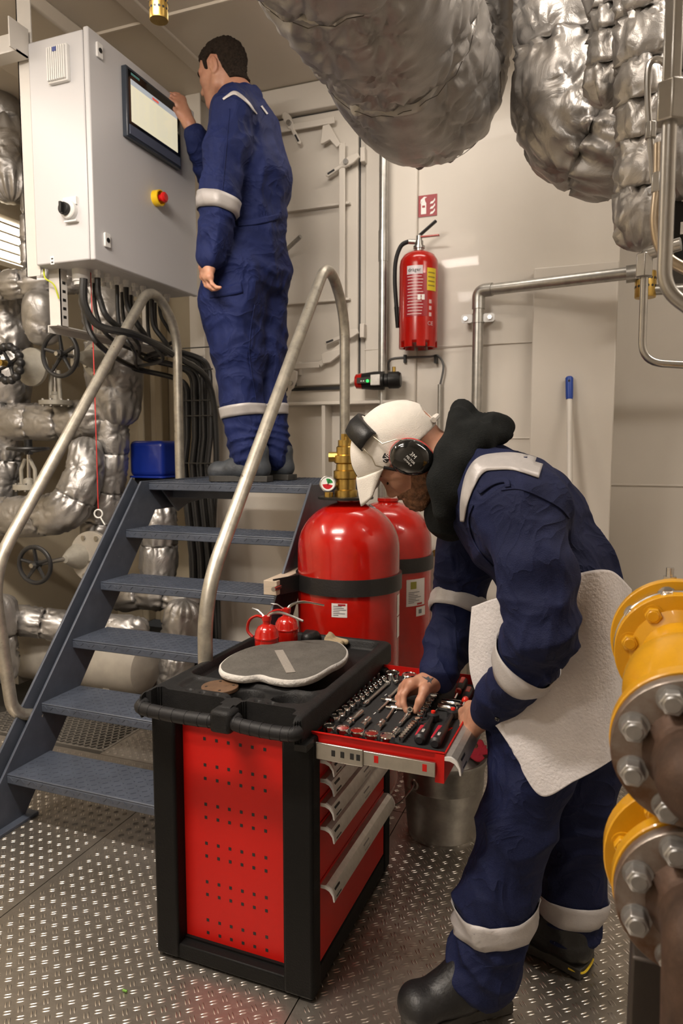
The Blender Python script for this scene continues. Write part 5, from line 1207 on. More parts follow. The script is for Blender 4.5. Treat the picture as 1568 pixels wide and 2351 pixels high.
# rusty down pipe and its support post
pa = ony(1560, 2180, .80)
part('down_pipe', M().tube(bendpath([Q0-d2*.02, Q0-d2*.07, (Q0[0]+.02, Q0[1]-.06, .02)], .05, 8), .045, 24), RUSTP, ft2)
pp = ony(1487, 2230, .98); POST = mat('dark_steel_post', (.10, .085, .075), .45, .7, var=.4, vscale=15, stretch=(1, 1, .15))
tag(part('support_post', M().bx(pp[0]-.022, pp[0]+.03, .96, 1.02, 0, pp[2]+.03), POST, bevel=.004), 'dark square steel post under the lower rusty flange', 'post')
# ================================================================ stainless tubing at the right
TUB = mat('stainless_tube', (.46, .45, .43), .3, .95, var=.15, vscale=20)
def nut(root, c, d, r, h): part('compression_nut', M().cyl(np.array(c)-np.array(d)*h/2, np.array(c)+np.array(d)*h/2, r, n=6), TUB, root, bevel=.002)
k = [ony(*q, 1.7) for q in ((1481, 590), (1474, 790), (1500, 834), (1580, 838))]
tA = thing('instrument_tube', k[1], 'thin stainless tube dropping from a fitting and turning right at the right edge', 'tube')
part('tube', M().tube(bendpath([k[0], ony(1473, 832, 1.7), k[3]], .045, 8), .0085, 12), TUB, tA)
nut(tA, ony(1479, 610, 1.7), (0, 0, 1), .019, .05)
el = ony(1479, 584, 1.7); part('elbow_fitting', M().tube(bendpath([el-np.array([0, 0, .03]), el, el+np.array([.07, -.02, .01])], .02, 6), .014, 12), TUB, tA)
nut(tA, el+np.array([.045, -.012, .007]), nrm((.07, -.02, .01)), .018, .02)
k = [ony(*q, 1.05) for q in ((1548, -40), (1540, 230), (1530, 560), (1535, 640), (1600, 720))]
tB = thing('instrument_tube', k[2], 'thick pale stainless tube in the foreground bending out at the right edge', 'tube')
part('tube', M().tube(bendpath([k[0], ony(1524, 665, 1.05), k[4]], .05, 8), .0095, 16), TUB, tB)
nut(tB, ony(1541, 237, 1.05), (0, 0, 1), .02, .05); nut(tB, ony(1544, 120, 1.05), (0, 0, 1), .013, .16)
k = [ony(*q, 1.25) for q in ((1512, 425), (1506, 520), (1530, 590), (1600, 630))]
BRZ = mat('tinted_tube', (.48, .40, .30), .32, .9)
tC = thing('instrument_tube', k[1], 'bronze tinted tube curving behind the thick foreground tube', 'tube')
part('tube', M().tube(smoothpath([ony(1514, 330, 1.25)]+k, 6), .009, 12), BRZ, tC)
nut(tC, ony(1513, 420, 1.25), (0, 0, 1), .013, .03)
k = [ony(*q, 1.5) for q in ((1560, 190), (1520, 140), (1490, 150), (1487, 230), (1494, 330), (1500, 420))]
tD = thing('instrument_tube', k[3], 'slim looped tube in front of the slim vertical lagged pipe', 'tube')
part('tube', M().tube(smoothpath(k, 6), .006, 10), TUB, tD)
nut(tD, ony(1494, 300, 1.5), (0, 0, 1), .011, .03)
q = ony(1562, 520, 2.0); mbx = thing('junction_housing', q, 'black equipment housing behind the tubes at the right edge', 'housing')
part('case', M().bx(q[0]-.02, q[0]+.3, 2.0, 2.2, q[2]-.1, q[2]+.16), BLACKP, mbx, bevel=.006)
for z in (.06, -.02): part('white_strip', M().bx(q[0]-.0, q[0]+.2, 1.997, 2.0, q[2]+z, q[2]+z+.03), WHITE, mbx)
q = onz(287, 2279, 0); GW = mat('green_yellow_scrap', (.12, .30, .03), .5)
tag(part('wire_scrap', M().tube([(q[0]-.006, q[1], .005), (q[0]+.006, q[1], .005)], .0028, 8), GW), 'tiny green and yellow wire scrap on the floor at lower left', 'wire scrap')
# ================================================================ implicit modelling for bodies and clothes
def axis(*segs):
    out = []
    for a, b, s in segs: n = max(1, int(round((b-a)/s))); out += list(np.linspace(a, b, n, endpoint=False))
    out.append(segs[-1][1]); return np.array(out, np.float32)
def vnoise(p, seed=0):
    p = np.asarray(p, np.float32); i = np.floor(p).astype(np.int64); f = p-i; f = f*f*f*(f*(f*6-15)+10); r = 0
    for dx in (0, 1):
        for dy in (0, 1):
            for dz in (0, 1):
                h = (i[..., 0]+dx)*374761393+(i[..., 1]+dy)*668265263+(i[..., 2]+dz)*2147483647+seed*974711
                h = (h ^ (h >> 13))*1274126177; h = (h ^ (h >> 16)) & 0xffff
                wgt = (f[..., 0] if dx else 1-f[..., 0])*(f[..., 1] if dy else 1-f[..., 1])*(f[..., 2] if dz else 1-f[..., 2])
                r = r+wgt*(h/32767.5-1)
    return r
class Field:
    def __init__(s, xs, ys, zs): s.ax = (xs, ys, zs); s.d = np.full((len(xs), len(ys), len(zs)), .2, np.float32)
    def block(s, lo, hi):
        sl = tuple(slice(max(0, np.searchsorted(a, l)-1), min(len(a), np.searchsorted(a, h)+1)) for a, l, h in zip(s.ax, lo, hi))
        g = np.meshgrid(*[a[q] for a, q in zip(s.ax, sl)], indexing='ij'); return sl, np.stack(g, -1)
    def put(s, lo, hi, fn, k=.02, op='add'):
        mg = .03+k; sl, P = s.block(np.array(lo)-mg, np.array(hi)+mg)
        if P.size == 0: return s
        d = fn(P).astype(np.float32); a = s.d[sl]
        if op == 'add': h = np.maximum(k-np.abs(a-d), 0)/max(k, 1e-6); s.d[sl] = np.minimum(a, d)-h*h*k*.25
        elif op == 'sub': d = -d; h = np.maximum(k-np.abs(a-d), 0)/max(k, 1e-6); s.d[sl] = np.maximum(a, d)+h*h*k*.25
        return s
    def cone(s, a, b, ra, rb=None, k=.02, op='add', n=None, sc=1.0):
        """tapered capsule; n, sc: flattened or widened by sc along n"""
        a, b = np.array(a, float), np.array(b, float); rb = ra if rb is None else rb
        n = None if n is None else nrm(n)
        def fn(P):
            q = P-a; ba = b-a
            if n is not None: q = q+((q@n)*(1/sc-1))[..., None]*n; ba = ba+(ba@n)*(1/sc-1)*n
            l2 = max(float(ba@ba), 1e-9); t = np.clip((q@ba)/l2, 0, 1)
            return np.linalg.norm(q-t[..., None]*ba, axis=-1)-(ra+(rb-ra)*t)
        m = max(ra, rb)*max(1, sc); return s.put(np.minimum(a, b)-m, np.maximum(a, b)+m, fn, k, op)
    def ell(s, c, r, fr=None, k=.02, op='add'):
        c, r = np.array(c, float), np.array(r, float); fr = np.eye(3) if fr is None else np.array(fr)
        def fn(P):
            q = (P-c)@fr.T; k0 = np.linalg.norm(q/r, axis=-1); k1 = np.linalg.norm(q/(r*r), axis=-1)+1e-9; return k0*(k0-1)/k1
        m = r.max(); return s.put(c-m, c+m, fn, k, op)
    def chain(s, pts, rad, k=.02, **kw):
        for i in range(len(pts)-1): s.cone(pts[i], pts[i+1], rad[i], rad[i+1], k, **kw)
        return s
    def folds(s, fn, band=.03):
        m = np.abs(s.d) < band; idx = np.nonzero(m); P = np.stack([a[i] for a, i in zip(s.ax, idx)], -1); s.d[m] -= fn(P).astype(np.float32); return s
    def sample(s, p):
        p = np.asarray(p, float); w = []; ii = []
        for a, k in zip(s.ax, range(3)):
            i = np.clip(np.searchsorted(a, p[..., k])-1, 0, len(a)-2); ii.append(i); w.append(np.clip((p[..., k]-a[i])/(a[i+1]-a[i]), 0, 1))
        r = 0
        for dx in (0, 1):
            for dy in (0, 1):
                for dz in (0, 1): r = r+s.d[ii[0]+dx, ii[1]+dy, ii[2]+dz]*(w[0] if dx else 1-w[0])*(w[1] if dy else 1-w[1])*(w[2] if dz else 1-w[2])
        return r
    def grad(s, p, e=.004):
        p = np.asarray(p, float); g = np.stack([s.sample(p+np.eye(3)[k]*e)-s.sample(p-np.eye(3)[k]*e) for k in range(3)], -1); return g/(np.linalg.norm(g, axis=-1, keepdims=True)+1e-9)
    def project(s, p, off=0.0, it=8):
        p = np.array(p, float)
        for _ in range(it): p = p-s.grad(p)*(s.sample(p)-off)[..., None]*.9
        return p
    def mesh(s):
        d = s.d; ins = d < 0; xs, ys, zs = s.ax; nx, ny, nz = d.shape
        c = sum(ins[i:nx-1+i, j:ny-1+j, k:nz-1+k].astype(np.int8) for i in (0, 1) for j in (0, 1) for k in (0, 1))
        cell = np.nonzero((c > 0) & (c < 8)); n = len(cell[0]); cid = -np.ones((nx-1, ny-1, nz-1), np.int32); cid[cell] = np.arange(n)
        acc = np.zeros((n, 3)); cnt = np.zeros(n); I = np.stack(cell, -1); A = (xs, ys, zs)
        for axx in range(3):
            o1, o2 = [k for k in range(3) if k != axx]
            for i in (0, 1):
                for j in (0, 1):
                    p = I.copy(); p[:, o1] += i; p[:, o2] += j; q = p.copy(); q[:, axx] += 1
                    da, db = d[tuple(p.T)], d[tuple(q.T)]; m = (da < 0) != (db < 0); t = da/(da-db+1e-12)
                    for k in range(3):
                        v = A[k][p[:, k]]+(t*(A[k][q[:, k]]-A[k][p[:, k]]) if k == axx else 0); acc[m, k] += v[m]
                    cnt[m] += 1
        V = acc/np.maximum(cnt, 1)[:, None]; Q = []
        for axx in range(3):
            o1, o2 = (axx+1) % 3, (axx+2) % 3
            sh = [slice(1, -1)]*3; sh[axx] = slice(0, -1); sh2 = [slice(1, -1)]*3; sh2[axx] = slice(1, None)
            a, b = ins[tuple(sh)], ins[tuple(sh2)]; E = np.argwhere(a != b); fl = a[tuple(E.T)]
            base = E+1; base[:, axx] -= 1
            def cc(di, dj): z = base.copy(); z[:, o1] -= di; z[:, o2] -= dj; return cid[tuple(z.T)]
            q = np.stack([cc(1, 1), cc(0, 1), cc(0, 0), cc(1, 0)], -1); q[~fl] = q[~fl][:, ::-1]; Q.append(q)
        Q = np.concatenate(Q); Q = Q[(Q >= 0).all(1)]
        return V, Q
    def obj(s, name, m, parent, smooth=0):
        V, Q = s.mesh()
        for _ in range(smooth):
            acc = np.zeros_like(V); cn = np.zeros(len(V))
            for i in range(4): np.add.at(acc, Q[:, i], V[Q[:, (i+1) % 4]]); np.add.at(cn, Q[:, i], 1)
            V = V*.5+.5*acc/np.maximum(cn, 1)[:, None]
        return meshobj(name, V, Q, m, parent, ang=None)
def poly2d(P, poly):
    p = np.array(poly, float); d = np.full(P.shape[:-1], 1e9); sgn = np.ones(P.shape[:-1]); n = len(p)
    for i in range(n):
        a, b = p[i], p[i-1]; e = b-a; w_ = P-a; t = np.clip((w_@e)/(e@e), 0, 1); q = w_-t[..., None]*e; d = np.minimum(d, (q*q).sum(-1))
        c1 = P[..., 1] >= a[1]; c2 = P[..., 1] < b[1]; c3 = e[0]*w_[..., 1] > e[1]*w_[..., 0]
        fl = (c1 & c2 & c3) | (~c1 & ~c2 & ~c3); sgn = np.where(fl, -sgn, sgn)
    return sgn*np.sqrt(d)
def band(field, a, b, r, name, m, parent, width, tilt=(0, 0, 0), off=.0035, n=48, nw=5):
    """tape round a limb: axis a->b passes the centre a; found by marching outwards from the axis"""
    a, b = np.array(a, float), np.array(b, float); x, y, d = frame(b-a); V = []; tl = np.array(tilt, float)
    R = np.linspace(.015, r, 70)
    for j in range(nw):
        s_ = (j/(nw-1)-.5)*width
        for i in range(n):
            t = 2*math.pi*i/n; e = x*math.cos(t)+y*math.sin(t); ax_ = a+d*(s_+float(e@tl)); P = ax_+R[:, None]*e; sd = field.sample(P)
            k = np.nonzero(sd > 0)[0]; k = k[0] if len(k) else len(R)-1
            rr = R[k] if k == 0 else R[k-1]+(R[k]-R[k-1])*(-sd[k-1]/(sd[k]-sd[k-1]+1e-9)); V.append(ax_+e*(min(rr, r)+off))
    F = [(j*n+i, j*n+(i+1) % n, (j+1)*n+(i+1) % n, (j+1)*n+i) for j in range(nw-1) for i in range(n)]
    o = meshobj(name, V, F, m, parent, ang=None); q = o.modifiers.new('s', 'SOLIDIFY'); q.thickness = .002; q.offset = 1; return o
def ribbon(field, pts, wdir, width, name, m, parent, off=.003, nw=5):
    P = smoothpath(pts, 8); wd = np.array(wdir, float); n = len(P); V = []
    if wd.ndim == 1: wd = np.repeat(wd[None], n, 0)
    for j in range(nw): V.append(field.project(P+wd*((j/(nw-1)-.5)*width), off))
    V = np.concatenate(V); F = [(j*n+i, j*n+i+1, (j+1)*n+i+1, (j+1)*n+i) for j in range(nw-1) for i in range(n-1)]
    o = meshobj(name, V, F, m, parent, ang=None); q = o.modifiers.new('s', 'SOLIDIFY'); q.thickness = .002; q.offset = 0; return o
def rayhits(field, pix, near, far, off=0.0, n=500):
    """first meeting of the photograph's sight lines with the surface, lifted by off"""
    pix = np.asarray(pix, float); D = np.array([ray(u, v) for u, v in pix]); T = np.linspace(near, far, n)
    P = _C+D[:, None]*T[None, :, None]; lo = np.array([a[0] for a in field.ax]); hi = np.array([a[-1] for a in field.ax])
    inb = ((P > lo) & (P < hi)).all(-1); sd = np.where(inb, field.sample(P), 1.0)-off; hit = sd < 0; k = np.argmax(hit, 1); ok = hit.any(1) & (k > 0)
    k = np.where(ok, k, 1); i = np.arange(len(pix)); a, b = sd[i, k-1], sd[i, k]; t = T[k-1]+(T[k]-T[k-1])*np.clip(a/(a-b+1e-9), 0, 1)
    return _C+D*t[:, None], ok
def pixribbon(field, path, wpx, near, far, name, m, parent, off=.003, nw=5, th=.002):
    P = smoothpath([(u, v, 0) for u, v in path], 8)[:, :2]; T = np.gradient(P, axis=0); T /= np.linalg.norm(T, axis=1)[:, None]; N = np.stack([-T[:, 1], T[:, 0]], 1); n = len(P)
    wpx = np.interp(np.linspace(0, 1, n), np.linspace(0, 1, len(np.atleast_1d(wpx))), np.atleast_1d(wpx)); V = []; K = []
    for j in range(nw):
        v, ok = rayhits(field, P+N*((j/(nw-1)-.5)*wpx)[:, None], near, far, off); V.append(v); K.append(ok)
    V = np.concatenate(V); K = np.concatenate(K)
    F = [q for j in range(nw-1) for i in range(n-1) for q in [(j*n+i, j*n+i+1, (j+1)*n+i+1, (j+1)*n+i)] if all(K[z] for z in q) and max(np.linalg.norm(V[q[0]]-V[z]) for z in q) < .08]
    par = list(range(len(V)))
    def fd(x):
        while par[x] != x: par[x] = par[par[x]]; x = par[x]
        return x
    for q in F:
        for z in q[1:]: par[fd(z)] = fd(q[0])
    cn = {}
    for q in F: cn.setdefault(fd(q[0]), []).append(q)
    F = max(cn.values(), key=len); us = sorted({z for q in F for z in q}); mp_ = {z: k for k, z in enumerate(us)}; V = V[us]; F = [tuple(mp_[z] for z in q) for q in F]
    o = meshobj(name, V, F, m, parent, ang=None); q = o.modifiers.new('s', 'SOLIDIFY'); q.thickness = th; q.offset = 0; return o
def cpt(c, i, t): return c[i]+(c[i+1]-c[i])*t
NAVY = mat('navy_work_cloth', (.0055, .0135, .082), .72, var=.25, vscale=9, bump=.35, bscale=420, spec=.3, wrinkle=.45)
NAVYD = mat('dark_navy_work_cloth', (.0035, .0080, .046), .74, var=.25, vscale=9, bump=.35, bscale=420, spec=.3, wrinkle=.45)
TAPE = mat('silver_reflective_tape', (.42, .40, .395), .45, .15, var=.08, vscale=30, bump=.15, bscale=300)
def skinmat(name, c, c2):
    m = mat(name, c, .48, var=.1, vscale=18, c2=c2, bump=.12, bscale=260); b = m.node_tree.nodes['Principled BSDF']
    b.inputs['Subsurface Weight'].default_value = .12; b.inputs['Subsurface Radius'].default_value = (.012, .005, .003); b.inputs['Subsurface Scale'].default_value = .6; return m
SKIN = skinmat('skin', (.48, .255, .165), (.42, .195, .125))
HAIR = mat('dark_brown_hair', (.028, .0175, .011), .8, var=.6, vscale=110, bump=1.0, bscale=300, spec=.25)
BEARD = mat('red_brown_beard', (.27, .125, .058), .65, var=.6, vscale=70, c2=(.10, .045, .02), bump=1.0, bscale=220)
BOOT = mat('black_work_boot', (.009, .0095, .011), .45, var=.4, vscale=30, bump=.3, bscale=120)
BOOT1 = mat('slate_work_boot', (.045, .052, .062), .6, var=.4, vscale=25, bump=.3, bscale=120)
SOLE = mat('dark_rubber_sole', (.04, .038, .034), .6, var=.3, vscale=40)
class Head:
    """head frame: f forward, l left, u up; origin between the ears"""
    def __init__(s, c, f, u, sc): s.c = np.array(c, float); s.f = nrm(f); u = np.array(u, float); s.u = nrm(u-s.f*np.dot(u, s.f)); s.l = np.cross(s.u, s.f); s.s = sc; s.R = np.stack([s.f, s.l, s.u])
    def w(s, f, l, u): return s.c+(s.f*f+s.l*l+s.u*u)*s.s
    def loc(s, P): return ((P-s.c)@s.R.T)/s.s
    def build(s, F, mouth=True):
        k = s.s; E = lambda c, r, kk=.02, op='add': F.ell(s.w(*c), np.array(r)*k, s.R, kk*k, op); C = lambda a, b, ra, rb, kk=.012, op='add': F.cone(s.w(*a), s.w(*b), ra*k, rb*k, kk*k, op)
        E((-.018, 0, .032), (.094, .074, .088)); E((.028, 0, .028), (.068, .064, .072), .03)
        C((.04, 0, -.01), (.062, 0, -.07), .056, .042, .03); C((.062, 0, -.07), (.078, 0, -.098), .040, .020, .03)
        for q in (-1, 1):
            C((-.005, .053*q, -.03), (.012, .050*q, -.066), .022, .021, .03); C((.012, .050*q, -.066), (.072, .016*q, -.102), .021, .017, .03)
            E((.058, .040*q, -.022), (.032, .028, .024), .025)
            C((.089, .012*q, .021), (.072, .052*q, .019), .011, .010, .014)
            E((.100, .031*q, .000), (.014, .015, .011), .014, 'sub')
            E((.0795, .031*q, -.001), (.0125, .0145, .011), .006)
            E((.1, .0125*q, -.040), (.011, .008, .0085), .008)
            # ear
            fr = np.stack([nrm(s.f-.25*s.l*q), s.l, s.u]); F.ell(s.w(-.010, .079*q, -.004), np.array((.020, .007, .034))*k, fr, .006*k)
            F.ell(s.w(-.002, .088*q, -.002), np.array((.010, .007, .018))*k, fr, .005*k, 'sub')
            E((-.002, .078*q, -.030), (.010, .006, .011), .006); E((.008, .078*q, -.006), (.006, .006, .009), .005)
        C((.092, 0, .010), (.113, 0, -.030), .0085, .0115, .016); E((.112, 0, -.034), (.012, .011, .010), .01)
        C((.0955, -.016, -.0605), (.0955, .016, -.0605), .006, .006, .012); C((.103, 0, -.0595), (.100, 0, -.062), .007, .007, .01)
        C((.094, -.015, -.0735), (.094, .015, -.0735), .0065, .0065, .012); C((.099, 0, -.0735), (.099, 0, -.0735), .0075, .0075, .01)
        C((.110, -.018, -.0665), (.110, .018, -.0665), .0028, .0028, .003, 'sub')
        E((.088, 0, -.098), (.018, .022, .016), .02)
    def hairfield(s, res, off, poly, sdf, seed=3, amp=.004):
        """shell over the given skin field, kept inside a side-view outline"""
        ext = .17*s.s; F = Field(*[axis((s.c[k]-ext, s.c[k]+ext, res)) for k in range(3)])
        g = np.stack(np.meshgrid(*F.ax, indexing='ij'), -1); L = s.loc(g)
        d = sdf.sample(g)-off*(1+0*L[..., 0]); pd = poly2d(L[..., [0, 2]], poly)*s.s
        d = d-amp*vnoise(g*120, seed)-amp*.8*vnoise(g*260, seed+1)
        kk = .012; a, b = d, pd; h = np.maximum(kk-np.abs(a-b), 0)/kk; F.d = (np.maximum(a, b)+h*h*kk*.25).astype(np.float32); return F
def hand(F, wrist, kn, fingers, thumb, palm_r=.0135, fr=.0088, k=.008, n=None):
    """kn: four knuckles; fingers: for each the joints after its knuckle; thumb: base, joint, tip"""
    w_ = np.array(wrist, float)
    for i, q in enumerate(kn):
        F.cone(w_+(np.array(q)-w_)*.12, q, .021, palm_r, .018)
        if i: F.cone(kn[i-1], q, palm_r*.95, palm_r*.95, .012)
    F.cone(w_+(kn[0]-w_)*.5, w_+(kn[3]-w_)*.5, .0165, .0165, .015)
    for i, (q, js) in enumerate(zip(kn, fingers)):
        r = fr*(1.0, 1.03, .98, .86)[i]; pts = [np.array(q)]+[np.array(j) for j in js]; rr = [r*1.12, r*1.02, r*.95, r*.84][:len(pts)]
        for a in range(len(pts)-1): F.cone(pts[a], pts[a+1], rr[a], rr[a+1], .0045 if a else .008)
    F.cone(w_+(np.array(thumb[0])-w_)*.25, thumb[0], .019, .0145, .015)
    for a, ra, rb in ((0, .0125, .0105), (1, .0105, .0085)): F.cone(thumb[a], thumb[a+1], ra, rb, .008)
def nails(parent, tips, m):
    for p, nv, d in tips:
        x = nrm(d); z = nrm(nv); y = np.cross(z, x)
        part('fingernail', M().sph((0, 0, 0), .0046, 6), m, parent)
def P3(*q): return ony(*q)
# ================================================================ man standing on the platform
def clothfolds(P, joints, a1, a2, seed, vert=1.0):
    q = P*np.array([1, 1, .55*vert]); n1 = 1-np.abs(vnoise(q*8.5+vnoise(P*5, seed+5)[:, None]*.5, seed))*2.0
    n2 = vnoise(P*np.array([1, 1, .8])*19, seed+1); n4 = 1-np.abs(vnoise(P*np.array([1, 1, .7])*17+vnoise(P*9, seed+7)[:, None]*.6, seed+8))*2.4; d = a1*n1*.7+a2*n2+a2*.9*np.clip(n4, -.5, 1)
    for c, r, a, ax_, fq in joints:
        dv = P-np.array(c); g = np.exp(-((dv**2).sum(1))/(r*r)); ax_ = nrm(ax_); t = dv@ax_
        ph = vnoise(P*np.array([7, 7, 7]), seed+2)*2.6
        d = d+a*g*(np.abs(np.sin(t*fq*math.pi+ph))*-1.6+.9)
    return d
RES1 = .0055
F1 = Field(axis((-1.92, -1.2, RES1)), axis((2.42, 3.15, RES1)), axis((1.19, 2.86, RES1)))
yT = 2.80; Yv = (0, 1, 0)
ch0, ch1, wa, pe, hp_ = P3(568, 292, yT), P3(588, 410, yT), P3(585, 500, yT), P3(578, 560, yT), P3(575, 615, yT)
F1.cone(ch0, ch1, .118, .135, .03, n=Yv, sc=1.42).cone(ch1, wa, .135, .118, .03, n=Yv, sc=1.32).cone(wa, pe, .118, .135, .03, n=Yv, sc=1.3).cone(pe, hp_, .135, .142, .03, n=Yv, sc=1.22)
sL, sR = P3(535, 262, 2.60), P3(560, 268, 2.99)
F1.cone(P3(545, 235, 2.72), sL, .072, .075, .05).cone(P3(562, 238, 2.88), sR, .072, .075, .05)
eL, wL = P3(506, 462, 2.55), P3(482, 588, 2.53)
F1.chain([sL, P3(520, 350, 2.57), eL, P3(493, 535, 2.54), wL], [.086, .082, .078, .066, .052], .03)
eR, wR = P3(482, 395, 2.99), P3(448, 312, 2.87)
F1.chain([sR, eR, P3(462, 345, 2.93), wR], [.082, .072, .062, .050], .03)
kL, aL = P3(545, 800, 2.73), P3(571, 1046, 2.73); kR, aR = P3(606, 800, 2.90), P3(630, 1046, 2.90)
F1.chain([P3(548, 630, 2.74), P3(535, 700, 2.73), kL, P3(556, 930, 2.73), aL], [.150, .138, .108, .085, .078], .035)
F1.chain([P3(600, 625, 2.88), P3(595, 700, 2.89), kR, P3(615, 930, 2.90), aR], [.135, .118, .096, .082, .074], .035)
F1.chain([P3(540, 222, 2.72), P3(562, 212, 2.75), P3(585, 222, 2.82), P3(575, 226, 2.88), P3(545, 226, 2.9)], [.026, .028, .028, .026, .022], .02)
for q in (wL, wR, aL, aR): pass
jl = [(eL, .12, .010, wL-sL, 14), (eR, .1, .009, wR-eR, 16), (kL, .16, .009, (0, .3, 1), 12), (kR, .15, .009, (0, .3, 1), 12), (aL+np.array([0, 0, .06]), .10, .012, (0, .2, 1), 20), (aR+np.array([0, 0, .06]), .10, .012, (0, .2, 1), 20), (wa+np.array([0, 0, -.02]), .16, .008, (.3, 0, 1), 13), (sL+np.array([0, 0, -.03]), .12, .011, (1, .3, -.4), 12), (P3(540, 650, 2.7), .14, .008, (.4, 0, 1), 12), (P3(600, 620, 2.8), .12, .009, (.5, .2, 1), 12)]
F1.folds(lambda P: clothfolds(P, jl, .012, .004, 21))
m1 = thing('person', ((-1.47), yT, ZP), 'man in navy coverall standing on the stair platform touching the cabinet screen', 'person')
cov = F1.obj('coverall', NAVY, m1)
LA1 = [sL, P3(520, 350, 2.57), eL, P3(493, 535, 2.54), wL]; LL1 = [P3(548, 630, 2.74), P3(535, 700, 2.73), kL, P3(556, 930, 2.73), aL]; RL1 = [P3(600, 625, 2.88), P3(595, 700, 2.89), kR, P3(615, 930, 2.90), aR]
band(F1, cpt(LA1, 2, .14), cpt(LA1, 2, .6), .098, 'reflective_band', TAPE, m1, .060)
band(F1, cpt(LL1, 3, .13), cpt(LL1, 3, .5), .105, 'reflective_band', TAPE, m1, .048)
band(F1, cpt(RL1, 3, .13), cpt(RL1, 3, .5), .10, 'reflective_band', TAPE, m1, .048)
pixribbon(F1, [(512, 228), (522, 221), (537, 213), (552, 220), (570, 236), (582, 252), (590, 262)], [5, 6, 9, 8, 6, 4, 2], 2.2, 3.6, 'shoulder_piping', TAPE, m1)
pixribbon(F1, [(600, 243), (608, 254), (614, 262)], 4, 2.2, 3.6, 'shoulder_piping', TAPE, m1)
pixribbon(F1, [(480, 672), (515, 668), (556, 660)], 24, 2.2, 3.6, 'pocket_flap', NAVY, m1, off=.004)
pixribbon(F1, [(545, 512), (590, 508), (645, 496)], 14, 2.2, 3.6, 'waist_band', NAVY, m1, off=.003)
pixribbon(F1, [(527, 250), (520, 330), (512, 420), (508, 448)], 2.5, 2.2, 3.6, 'sleeve_seam', NAVY, m1, off=.002)
pixribbon(F1, [(585, 700), (572, 800), (585, 900), (592, 940)], 2.5, 2.2, 3.6, 'leg_seam', NAVY, m1, off=.002)
# body (skin): head, neck, hands in one continuous surface with the hidden trunk and limbs
H1 = Head(P3(511, 167, 2.80), (-.96, .10, -.26), (-.26, 0, .97), 1.02)
B1 = Field(axis((-1.93, -1.80, .004), (-1.80, -1.34, .0042), (-1.34, -1.2, .01)), axis((2.44, 2.62, .0042), (2.62, 2.96, .0042), (2.96, 3.08, .012)), axis((1.2, 1.86, .02), (1.86, 2.10, .0042), (2.10, 2.64, .014), (2.64, 3.14, .0042)))
H1.build(B1)
B1.cone(H1.w(-.03, 0, -.05), P3(556, 235, 2.80), .058, .066, .03); B1.cone(P3(556, 235, 2.80), ch1, .07, .10, .03)
B1.cone(ch1, hp_, .10, .10, .03); B1.chain([P3(548, 630, 2.74), kL, aL], [.09, .06, .04], .03); B1.chain([P3(600, 625, 2.88), kR, aR], [.09, .06, .04], .03)
B1.chain([ch0, sL, eL, wL], [.07, .055, .042, .030], .03); B1.chain([ch0, sR, eR, wR], [.07, .055, .040, .030], .03)
hw = P3(481, 600, 2.53); B1.cone(wL, hw, .03, .026, .02)
hand(B1, hw, [P3(468, 628, 2.555), P3(470, 634, 2.535), P3(475, 637, 2.515), P3(482, 636, 2.50)],
     [[P3(470, 648, 2.565), P3(482, 658, 2.565), P3(490, 661, 2.56)], [P3(473, 655, 2.54), P3(487, 664, 2.54), P3(497, 664, 2.54)], [P3(479, 657, 2.515), P3(492, 664, 2.515), P3(502, 662, 2.515)], [P3(487, 652, 2.497), P3(497, 660, 2.497), P3(506, 660, 2.497)]],
     [P3(464, 614, 2.565), P3(464, 636, 2.585), P3(474, 650, 2.585)])
hw = P3(437, 290, 2.86); B1.cone(wR, hw, .03, .027, .02)
hand(B1, hw, [P3(404, 240, 2.835), P3(407, 232, 2.85), P3(413, 228, 2.865), P3(420, 229, 2.88)],
     [[P3(391, 229, 2.82), P3(382, 230, 2.815), P3(376, 234, 2.81)], [P3(394, 221, 2.83), P3(384, 221, 2.82), P3(377, 225, 2.815)], [P3(401, 217, 2.85), P3(391, 216, 2.84), P3(384, 219, 2.835)], [P3(410, 217, 2.87), P3(402, 215, 2.865), P3(396, 217, 2.86)]],
     [P3(412, 262, 2.835), P3(400, 252, 2.815), P3(387, 246, 2.80)])
body1 = B1.obj('body', SKIN, m1)
hairpoly = [(.093, .080), (.062, .064), (.045, .046), (.040, .004), (.026, -.004), (.020, .030), (-.006, .044), (-.032, .028), (-.040, -.030), (-.055, -.075), (-.2, -.095), (-.2, .25), (.2, .25), (.2, .085)]
H1.hairfield(.0034, .010, hairpoly, B1, amp=.0032).obj('hair', HAIR, m1)
def brow(H, parent, m, q): part('eyebrow', M().tube(smoothpath([H.w(.1025, .010*q, .022), H.w(.099, .030*q, .028), H.w(.083, .055*q, .021)], 5), [.0042*H.s]*8+[.003]*3, 6), m, parent)
brow(H1, m1, HAIR, 1); brow(H1, m1, HAIR, -1)
part('eyelashes', M().tube(smoothpath([H1.w(.0925, .020, .001), H1.w(.0945, .032, .0015), H1.w(.0875, .047, -.001)], 5), .0022, 6), HAIR, m1)
